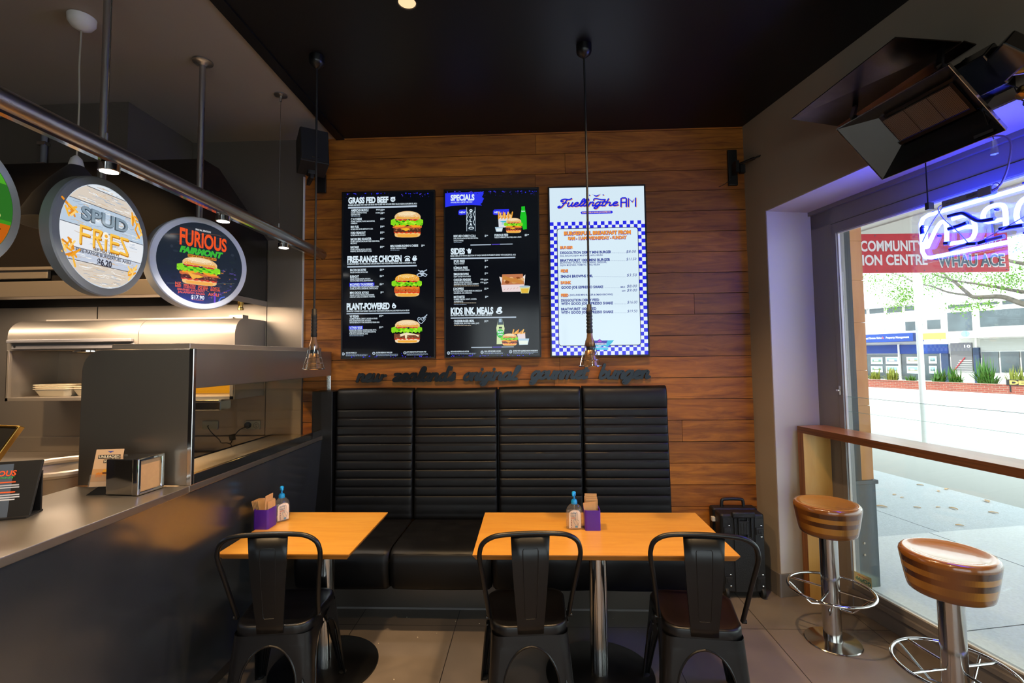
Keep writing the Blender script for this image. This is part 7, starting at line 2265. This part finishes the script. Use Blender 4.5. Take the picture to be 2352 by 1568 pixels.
# ------------------------------------------------------------------ the street outside
def build_street():
    # ground strips parallel to the shopfront, in the window wall's axes
    def strip(name, s0, s1, n0, n1, mat, z0=-0.12, z1=-0.004):
        b = MB(); b.box(s0, s1, n0, n1, z0, z1)
        o = b.build(name, mat, None, smooth=0); o.matrix_world = WALLM
        return struct(o)
    strip('pavement', -0.60, 14, 0.405, 6.2, M_CONC)
    strip('pavement_seal', -30, -0.60, 0.405, 3.70, M_ASPH)
    strip('pavement_pavers', -30, -0.60, 3.70, 6.2, M_PAVER)
    strip('kerb', -30, 14, 6.2, 6.35, M_CONC, -0.14, -0.004)
    strip('road', -40, 24, 6.35, 14.6, M_ROAD, -0.25, -0.10)
    strip('far_pavement', -45, 24, 14.6, 30, M_CONC, -0.25, -0.05)
    b = MB(); b.box(-6, 2.6, -14, -3.13, -0.12, -0.004)
    struct(b.build('added_pavement_front', M_ASPH, None, smooth=0))  # unseen slab, added to cut sky light rising through the shopfront
    b = MB()
    for s in (0.75, 2.4): b.box(s, s + 0.006, 0.45, 6.2, -0.0045, -0.0032)
    b.box(-0.6, 14, 2.1, 2.106, -0.0045, -0.0032)
    b.box(-30, -0.6, 2.2, 2.205, -0.0045, -0.0032)
    o = b.build('pavement_joints', M_ALUD, None, smooth=0); o.matrix_world = WALLM; struct(o)
    # verandah soffit over the pavement
    b = MB(); b.box(-14, 8, 0.41, 4.3, 3.12, 3.20)
    for n in (1.6, 2.9): b.box(-14, 8, n, n + 0.03, 3.105, 3.12)
    b.box(-14, 8, 4.25, 4.35, 2.95, 3.45)
    o = b.build('verandah_roof', M_SOFFIT, None, smooth=0); o.matrix_world = WALLM; struct(o)
    # outer skin of the shop's own front: keeps daylight out of the cavity
    b = MB(); b.box(-14, 0.0, 0.41, 0.50, 0, 3.12); b.box(-0.35, 8, 0.405, 0.45, 2.65, 3.12)
    o = b.build('shop_exterior', M_PLASTER, None, smooth=0); o.matrix_world = WALLM; struct(o)
    # timber clad pillar with grey plinth beside the glass
    t = wthing('timber_pillar', 'timber clad pillar on a grey plinth just outside the window', 'pillar', 0.0, 0.0, 0.0)
    b = MB(); b.box(-0.45, 0.202, 0.44, 0.775, -0.004, 0.70); b.box(-0.46, 0.212, 0.43, 0.79, 0.70, 0.728)
    b.build('plinth', M_PLINTH, t, smooth=0, bevel=0.004)
    b = MB()
    z = 0.728
    rr = random.Random(8)
    while z < 3.1:
        h = rr.uniform(0.24, 0.34)
        b.box(-0.43, 0.196, 0.745, 0.762 + rr.uniform(0, 0.006), z + 0.003, min(z + h, 3.1))
        b.box(0.15, 0.200, 0.665, 0.745, z + 0.0015, min(z + h, 3.1))
        z += h
    b.build('timber_cladding', M_PINE, t, smooth=0)
    b = MB(); b.box(-0.42, 0.205, 0.42, 0.664, 0.728, 3.1)
    b.build('dark_return', M_ALUD, t, smooth=0)
    b = MB()
    for z in (0.30, 0.22):
        b.M = TR(0.203, 0.66, z) @ RY(90); b.lathe([(0.009, 0), (0.008, 0.003), (0, 0.004)], 10)
    b.build('bolt', M_STEELK, t)
    # hanging verandah sign
    A = Vector((4.742, 4.95, 2.549)); B = Vector((3.00, 4.87, 2.60))
    d = (A - B); L = d.length
    t = thing('verandah_sign', 'red sign board with white and dark capital letters hanging under the verandah', 'sign', B, (radians(90), radians(0), math.atan2(d.y, d.x)))
    H = 0.39
    b = MB(); b.box(-2.0, L, -H / 2, H / 2, -0.03, 0.0)
    b.build('board', M_RED, t, smooth=0, bevel=0.003)
    Wh = lin('#e4e0e0'); Dk = lin('#3a5364')
    b = MB(); z = 0.002
    q = L / (2317 - 1912.0)
    def x(px): return (px - 1912) * q
    def y(f): return H / 2 - H * f
    b.text('& COMMUNITY', x(1952), x(2122), y(0.44), H * 0.25, 0.03, z=z, col=Wh)
    b.text('INFORMATION CENTRE', x(1848), x(2128), y(0.80), H * 0.25, 0.03, z=z, col=Wh)
    b.text('3072', x(2262), x(2303), y(0.32), H * 0.20, 0.0, z=z, col=Wh)
    b.text('WHAU ACE', x(2150), x(2308), y(0.86), H * 0.30, 0.06, z=z, col=Wh)
    b.text('WHAU ACE', x(2153), x(2305), y(0.85), H * 0.28, 0.02, z=z + 0.002, col=Dk)
    for px in (2010, 2120, 2230, 2310):
        for f in (0.05, 0.95): b.ell(x(px), y(f), 0.006, 0.006, z, 10, col=Dk)
    b.build('lettering', M_PRINTG, t, smooth=0)
    b = MB()
    for xx in (0.1, L - 0.12): b.box(xx - 0.01, xx + 0.01, H / 2, 3.12 - B.z, -0.025, -0.005)
    b.build('bracket', M_GREY, t, smooth=0)
    # bus-stop pole and a smaller pole across the road
    t = wthing('sign_pole', 'tall white pole with an oval sign blade on the near pavement edge', 'pole', -3.86, 5.84, -0.004)
    b = MB(); b.lathe([(0.045, 0.0), (0.045, 3.4), (0.0, 3.41)], 20)
    b.build('post', M_PALEPOLE, t)
    b = MB(); b.M = TR(0.08, -0.05, 2.68) @ RZ(-18) @ RX(90)
    b.prism([(0.10 * cos(2 * pi * i / 32), 0.27 * sin(2 * pi * i / 32)) for i in range(32)], -0.012, 0.012)
    b.build('blade', M_PALEPOLE, t)
    t = wthing('street_post', 'thin white street post with a small sign box in front of the estate agency', 'pole', -14.83, 15.6, -0.05)
    b = MB(); b.lathe([(0.07, 0.0), (0.07, 2.55), (0.0, 2.56)], 16)
    b.build('post', M_PALEPOLE, t)
    b = MB(); b.box(-0.14, 0.10, -0.10, -0.06, 1.80, 2.20)
    b.build('sign_box', M_PALEPOLE, t, smooth=0, bevel=0.02)
    # fallen leaves
    spots = [(-1.31, 2.35), (-1.55, 2.86), (-1.12, 3.0), (-1.68, 3.49), (-1.73, 3.66), (-1.66, 2.88), (-1.95, 3.55), (-1.26, 3.6), (-0.94, 3.25), (-1.22, 2.68), (-1.19, 2.90), (-0.70, 2.55)]
    labs = ['dry leaf on the pavement nearest the timber pillar', 'dry leaf on the grey pavement seal beside a second paler leaf', 'curled orange dry leaf on the pavement above the near bar stool', 'dry leaf lying close to the pale pavers', 'dry leaf touching the edge of the pale pavers', 'small dry leaf just right of the pillar leaf pair', 'dry leaf farthest along the pavement towards the bench post', 'dry leaf under the line of the window bar to the right', 'dry leaf at the right of the grey pavement seal', 'small pale leaf between the pillar and the curled orange leaf', 'thin pale leaf left of the curled orange leaf', 'flat leaf near the concrete joint behind the near bar stool']
    rr = random.Random(2)
    src = None
    for (s, n), lab in zip(spots, labs):
        p = WALLM @ Vector((s, n, 0.0))
        if src is None:
            b = MB()
            def lf(u, v):
                a = 2 * v - 1
                w = 0.018 * (1 - (2 * u - 1) ** 2) ** 0.8
                return ((u - 0.5) * 0.075, a * w, 0.002 + 0.006 * abs(a) + 0.004 * sin(u * 3))
            b.grid(lf, 8, 4)
            src = b.build('dry_leaf', M_DRYLEAF, None, smooth=0)
            o = src
        else:
            o = src.copy(); COL.objects.link(o)
        o.location = p; o.rotation_euler = (0, 0, rr.uniform(0, 6)); o.scale = [rr.uniform(0.7, 1.3)] * 3
        o.location.z = -0.004
        tag(o, lab, 'leaf', 'fallen leaves on the pavement')
build_street()

def build_far_side():
    TH = 24.0
    base = Vector((19.847, 24.645, 2.636))
    FR_ = radians(TH - 90)
    FM = Matrix.Translation(base) @ Matrix.Rotation(FR_, 4, 'Z')
    def fthing(name, lab, cat, group=None):
        return thing(name, lab, cat, base, (0, 0, FR_), group)
    GZ = -2.686
    def rect(b, x0, z0, x1, z1, y0, y1, **k): b.box(x0, x1, y0, y1, z0, z1, **k)
    # left building: estate agency under offices
    t = fthing('office_building', 'white two storey office building with a blue estate agency at street level', 'building')
    b = MB(); rect(b, -9.0, GZ, 0.50, 1.62, 0.12, 4.0); rect(b, -9.0, 1.40, 0.60, 1.66, -0.10, 0.2); rect(b, -9.0, -0.10, 0.5, 0.06, 0.0, 0.2)
    b.build('wall', M_PLASTER, t, smooth=0)
    for (x0, z0, x1, z1) in ((-3.42, 1.12, -3.17, 1.37), (-3.0, 1.11, -2.28, 1.36), (-2.12, 1.08, -1.4, 1.35), (-1.26, 1.1, -0.62, 1.34)):
        f = MB(); rect(f, x0 - 0.04, z0 - 0.04, x1 + 0.04, z1 + 0.04, 0.06, 0.14); w = f.build('window_frame', M_PALEPOLE, t, smooth=0)
        f = MB(); rect(f, x0, z0, x1, z1, 0.04, 0.065); f.build('pane', M_DKGLASS, w, smooth=0)
    for i, (x0, z0, x1, z1) in enumerate(((-3.47, 0.11, -2.26, 0.88), (-2.17, 0.08, -1.36, 0.9), (-1.28, 0.08, -0.52, 0.9), (-0.31, 0.1, 0.25, 0.92))):
        f = MB(); rect(f, x0 - 0.04, z0 - 0.03, x1 + 0.04, z1 + 0.03, 0.06, 0.14); w = f.build('window_frame', M_PALEPOLE, t, smooth=0)
        f = MB(); rect(f, x0, z0, x1, z1, 0.04, 0.065); f.build('pane', M_BLIND if i < 2 else M_DKGLASS, w, smooth=0)
        if i >= 2:
            f = MB(); rect(f, x0, z0 + (z1 - z0) * 0.55, x1, z1, 0.03, 0.04); f.build('blind', M_BLIND, w, smooth=0)
    b = MB(); rect(b, -9.0, -0.48, -0.53, -0.06, -0.75, 0.14); b.build('canopy', M_BLUEF, t, smooth=0)
    b = MB(); b.M = TR(0, -0.752, 0) @ FRONT
    b.text('Real Estate Sales', -2.84, -1.97, -0.31, 0.10, 0.02, col=lin('#e8eef8')); b.text('Property Management', -1.77, -0.70, -0.31, 0.10, 0.02, col=lin('#e8eef8'))
    for xx in (-2.98, -1.90): b.poly([(xx - 0.05, -0.31, 0.001), (xx + 0.05, -0.31, 0.001), (xx - 0.03, -0.19, 0.001)], col=lin('#e85a50'))
    b.build('fascia_lettering', M_PRINTG, t, smooth=0)
    b = MB(); rect(b, -9.0, -1.08, -1.65, -0.64, 0.02, 0.14); rect(b, -1.59, -1.11, 0.48, -0.65, 0.02, 0.14); b.build('blue_transom', M_BLUEF, t, smooth=0)
    for (x0, z0, x1, z1) in ((-8.9, -2.44, -1.67, -1.13), (-1.57, -2.44, 0.24, -1.12)):
        b = MB(); rect(b, x0, z0, x1, z1, 0.06, 0.14); b.build('shop_window', M_DKGLASS, t, smooth=0)
    b = MB()
    for x in (-3.35, -1.62): rect(b, x - 0.03, GZ, x + 0.03, -0.6, -0.05, 0.1)
    rect(b, 0.17, -2.44, 0.21, -1.1, 0.0, 0.1)
    b.build('mullion', M_PALEPOLE, t, smooth=0)
    for i, (x0, z0, x1, z1) in enumerate([(-3.04, -1.65, -2.46, -1.29), (-2.3, -1.64, -1.68, -1.27), (-1.3, -1.61, -0.75, -1.27), (-0.32, -1.6, 0.01, -1.25), (-3.06, -2.09, -2.48, -1.77), (-2.3, -2.14, -1.7, -1.75), (-1.31, -2.11, -0.77, -1.73), (-0.33, -2.09, -0.01, -1.72)]):
        b = MB(); rect(b, x0, z0, x1, z1, 0.03, 0.055, col=lin('#dff0f8'))
        w = 0.06
        rect(b, x0 + w, z0 + w + 0.08, x1 - w, z1 - w, 0.026, 0.03, col=lin('#7fb2dc'))
        rect(b, x0 + w, z0 + w + 0.06, x1 - w, z0 + w + 0.14, 0.024, 0.026, col=lin(['#5a7a5a', '#6a7a8a', '#8a8a70', '#4a6a6a'][i % 4]))
        rect(b, x0 + w + 0.1, z0 + w + 0.1, x1 - w - 0.14, z0 + w + 0.19, 0.022, 0.024, col=lin(['#e8e4dc', '#c8b8a0', '#d8d8d8', '#b0a090'][i % 4]))
        b.build('property_poster', M_PRINTG, t, smooth=0)
    b = MB(); rect(b, 0.21, GZ, 0.51, -1.12, -0.02, 0.12); b.build('pilaster', M_NAVY, t, smooth=0)
    # right building
    t = fthing('clinic_building', 'white building with a plain canopy reading chiropractic across the street', 'building')
    b = MB(); rect(b, 0.515, GZ, 7.5, 1.36, 0.12, 4.0); rect(b, 0.64, 1.2, 7.5, 1.42, -0.08, 0.12); rect(b, 1.55, GZ, 1.62, 1.3, 0.0, 0.2)
    b.build('wall', M_PLASTER, t, smooth=0)
    for (x0, z0, x1, z1) in ((0.6, 1.04, 1.47, 1.22), (1.82, 1.08, 2.43, 1.22), (2.6, 1.04, 3.33, 1.2), (0.54, -0.05, 1.48, 0.85), (1.77, 0.09, 3.32, 0.83), (3.5, 0.09, 5.0, 0.83)):
        f = MB(); rect(f, x0 - 0.03, z0 - 0.03, x1 + 0.03, z1 + 0.03, 0.06, 0.14); w = f.build('window_frame', M_PALEPOLE, t, smooth=0)
        f = MB(); rect(f, x0, z0, x1, z1, 0.04, 0.065); f.build('pane', M_DKGLASS, w, smooth=0)
    b = MB(); rect(b, 0.91, -0.41, 7.5, -0.10, -0.9, 0.14); b.build('canopy', M_PLASTER, t, smooth=0)
    b = MB(); b.M = TR(0, -0.902, 0) @ FRONT
    b.text('Chiropractic', 1.95, 3.05, -0.325, 0.10, 0.0, col=lin('#b8bcc0')); b.ell(1.645, -0.225, 0.165, 0.145, 0.001, 28, col=lin('#7fc0de'))
    for zz in (-0.15, -0.22, -0.29): b.ell(1.68, zz, 0.016, 0.016, 0.002, 10, col=lin('#2a7ab0'))
    b.build('canopy_lettering', M_PRINTG, t, smooth=0)
    b = MB(); rect(b, 0.59, -1.95, 1.41, -0.62, 0.04, 0.14); d = b.build('stair_doorway', M_GREY, t, smooth=0)
    b = MB()
    for k in range(7): rect(b, 0.62 + 0.05 * k, GZ + 0.62 + 0.10 * k, 1.40, GZ + 0.66 + 0.10 * k, 0.02, 0.04)
    b.build('stair_tread', M_BLIND, d, smooth=0)
    b = MB(); b.tube([(0.68, 0.0, -1.95), (1.15, 0.0, -1.3)], 0.018, 6); b.build('handrail', M_RED, d)
    b = MB(); b.M = TR(0, 0.036, 0) @ FRONT; b.text('10', 1.13, 1.37, -0.84, 0.12, 0.03, col=lin('#e8e8e8')); b.build('street_number', M_PRINTG, t, smooth=0)
    b = MB(); rect(b, 1.48, GZ, 1.69, -0.85, -0.03, 0.12); b.build('pilaster', M_NAVY, t, smooth=0)
    for (x0, z0, x1, z1) in ((1.75, -1.99, 2.33, -1.05), (2.41, -1.97, 3.03, -1.05), (3.10, -1.95, 4.4, -1.05)):
        b = MB(); rect(b, x0, z0, x1, z1, 0.05, 0.14); b.build('shop_window', M_DKGLASS, t, smooth=0)
    b = MB(); rect(b, 1.72, -0.98, 4.4, -0.48, 0.06, 0.14); b.build('transom', M_BLIND, t, smooth=0)
    b = MB(); rect(b, -0.30, -0.45, -0.11, 0.0, -0.86, -0.76); rect(b, -0.11, -0.42, 0.4, -0.12, -0.82, -0.5); rect(b, 0.4, -0.42, 0.91, -0.12, -0.82, -0.5)
    b.build('blade_sign', pm('yellow_sign', '#e8b04a', 0.5), t, smooth=0)
    b = MB(); b.M = TR(0.42, -0.6, -0.62); b.lathe([(0.10, 0), (0.14, 0.25)], 12)
    b.build('lamp', M_PALEPOLE, t)
    # planter wall and planting in front
    b = MB(); b.box(-6, 8, -3.4, -3.1, GZ, -2.36); b.box(-6, 8, -3.43, -3.07, -2.36, -2.32)
    o = b.build('planter_wall', M_BRICK, None, smooth=0); o.matrix_world = FM
    tag(o, 'long low brick planter wall along the far pavement', 'wall'); o['kind'] = 'structure'
    b = MB(); b.box(-6, 8, -3.1, -1.5, GZ, -2.42)
    o = b.build('planting_bed', pm('bed_soil', '#b8a890', 0.9), None, smooth=0); o.matrix_world = FM; struct(o)
    t = fthing('black_sign_board', 'black sign board with gold letters standing on the far planter wall', 'sign')
    b = MB(); b.box(4.02, 5.1, -3.45, -3.43, -2.34, -2.12); b.build('board', M_BLKP, t, smooth=0)
    b = MB(); b.M = TR(0, -3.452, 0) @ FRONT; b.text('DELI', 4.12, 4.8, -2.30, 0.14, 0.05, col=lin('#c8a84a')); b.build('lettering', M_PRINTG, t, smooth=0)
    b = MB(); b.box(4.1, 4.14, -3.43, -3.41, -2.6, -2.3); b.box(4.9, 4.94, -3.43, -3.41, -2.6, -2.3); b.build('leg', M_BLKP, t, smooth=0)
    def shrub(x, z0, rx, h, mat, lab, seed, n=90, strap=True):
        rr = random.Random(seed)
        b = MB()
        for i in range(n):
            a = rr.uniform(0, 2 * pi); lean = rr.uniform(0.1, 1.0)
            L = h * rr.uniform(0.7, 1.15)
            px, py = rr.uniform(-0.3, 0.3) * rx, rr.uniform(-0.25, 0.25) * rx
            pts = [(px + cos(a) * rx * lean * q * 0.8, py + sin(a) * rx * lean * q * 0.6, L * (q * (1.7 - 0.8 * lean) - q * q * 0.6 * lean)) for q in (0, 0.35, 0.7, 1.0)]
            w = 0.022
            sx, sy = -sin(a) * w, cos(a) * w
            vs = []
            for k, p in enumerate(pts):
                f = (1, 1.2, 0.8, 0.1)[k]
                vs += [(p[0] - sx * f, p[1] - sy * f, p[2]), (p[0] + sx * f, p[1] + sy * f, p[2])]
            b.add(vs, [(0, 1, 3, 2), (2, 3, 5, 4), (4, 5, 7, 6)])
        o = b.build('shrub', mat, None, smooth=0)
        o.location = FM @ Vector((x, -2.5, z0)); o.rotation_euler = (0, 0, FR_)
        tag(o, lab, 'shrub', 'shrubs in the far planter')
    GB = -2.42
    shrub(-1.30, GB, 0.55, 0.42, M_LEAF3, 'yellow green grassy shrub at the left end of the far planter', 1)
    shrub(-0.55, GB, 0.6, 0.52, M_LEAF3, 'grassy shrub under the left property posters in the far planter', 2)
    shrub(0.27, GB, 0.4, 0.26, M_LEAF2, 'smallest green shrub in the far planter left of the white pole', 3, 60)
    shrub(1.35, GB, 0.6, 0.42, M_LEAF2, 'green strappy shrub just right of the white pole in the far planter', 4)
    shrub(1.95, GB, 0.6, 0.50, M_LEAF2, 'green strappy shrub below the stair doorway in the far planter', 5)
    shrub(3.02, GB, 0.85, 0.75, M_LEAF2, 'largest arching green shrub in the far planter', 6, 140)
    shrub(3.95, GB, 0.6, 0.52, M_LEAF3, 'yellowish shrub beside the black sign board in the far planter', 7)
    # street tree: pale branches reaching in from the right
    t = wthing('street_tree', 'pale barked street tree reaching over the road with thin yellow green leaves', 'tree', -5.6, 12.0, -0.1)
    def Q(s, z, y=0.0): return (s + 5.6, y, z + 0.1)
    b = MB()
    b.tube(catmull([(0, 0, 0), (0.05, 0.05, 1.4), (0.0, 0, 2.4), (-0.15, 0, 3.2), (0.1, 0.2, 4.6), (0.3, 0.3, 6.0)], 5), [0.22 - 0.006 * i for i in range(26)], 10)
    b.build('trunk', M_BARK, t)
    for pts, r in (([Q(-5.65, 2.1), Q(-6.2, 2.55), Q(-6.674, 2.803), Q(-7.075, 3.007), Q(-7.684, 3.071), Q(-7.891, 3.254), Q(-8.146, 3.536), Q(-8.325, 3.688), Q(-8.6, 4.1)], 0.085),
                   ([Q(-5.75, 2.7), Q(-6.2, 2.95), Q(-6.658, 3.085), Q(-7.158, 3.268), Q(-7.663, 3.437), Q(-8.098, 3.577), Q(-8.8, 3.9)], 0.06),
                   ([Q(-7.684, 3.071), Q(-7.897, 3.158), Q(-8.348, 3.292), Q(-8.825, 3.537), Q(-9.263, 3.682), Q(-9.609, 3.927), Q(-10.2, 4.2)], 0.035),
                   ([Q(-5.7, 3.4), Q(-6.3, 3.7, -0.3), Q(-7.0, 4.0, -0.3), Q(-8.2, 4.5, -0.2)], 0.06)):
        pc = catmull(pts, 5)
        b = MB(); b.tube(pc, [r * (1 - 0.75 * i / (len(pc) - 1)) for i in range(len(pc))], 8)
        b.build('branch', M_BARK, t)
    rr = random.Random(11)
    b = MB()
    cl = [(-9.495, 3.474, 0.35), (-9.651, 3.221, 0.3), (-10.009, 3.068, 0.3), (-9.78, 3.458, 0.4), (-8.447, 3.633, 0.4), (-8.814, 3.717, 0.4), (-6.958, 3.351, 0.35), (-6.712, 3.379, 0.4), (-7.527, 2.853, 0.25), (-8.051, 2.812, 0.25), (-11.059, 4.1, 0.5), (-8.0, 3.75, 0.5), (-7.2, 3.6, 0.5), (-6.4, 3.6, 0.5), (-9.2, 3.95, 0.5), (-10.2, 3.9, 0.5), (-7.6, 4.2, 0.6), (-6.2, 4.2, 0.6), (-8.9, 4.3, 0.6)]
    for s, z, r in cl:
        for i in range(int(230 * r / 0.4)):
            p = Vector(Q(s + rr.gauss(0, r * 0.6), z + rr.gauss(0, r * 0.38), rr.gauss(0, r * 0.6)))
            u = Vector((rr.gauss(0, 1), rr.gauss(0, 1), rr.gauss(0, 1))).normalized(); v = u.orthogonal().normalized()
            l = rr.uniform(0.018, 0.045)
            b.add([tuple(p - u * l), tuple(p + v * l * 0.45), tuple(p + u * l), tuple(p - v * l * 0.45)], [(0, 1, 2, 3)])
    f = b.build('foliage', M_LEAF, t, smooth=0)
build_far_side()
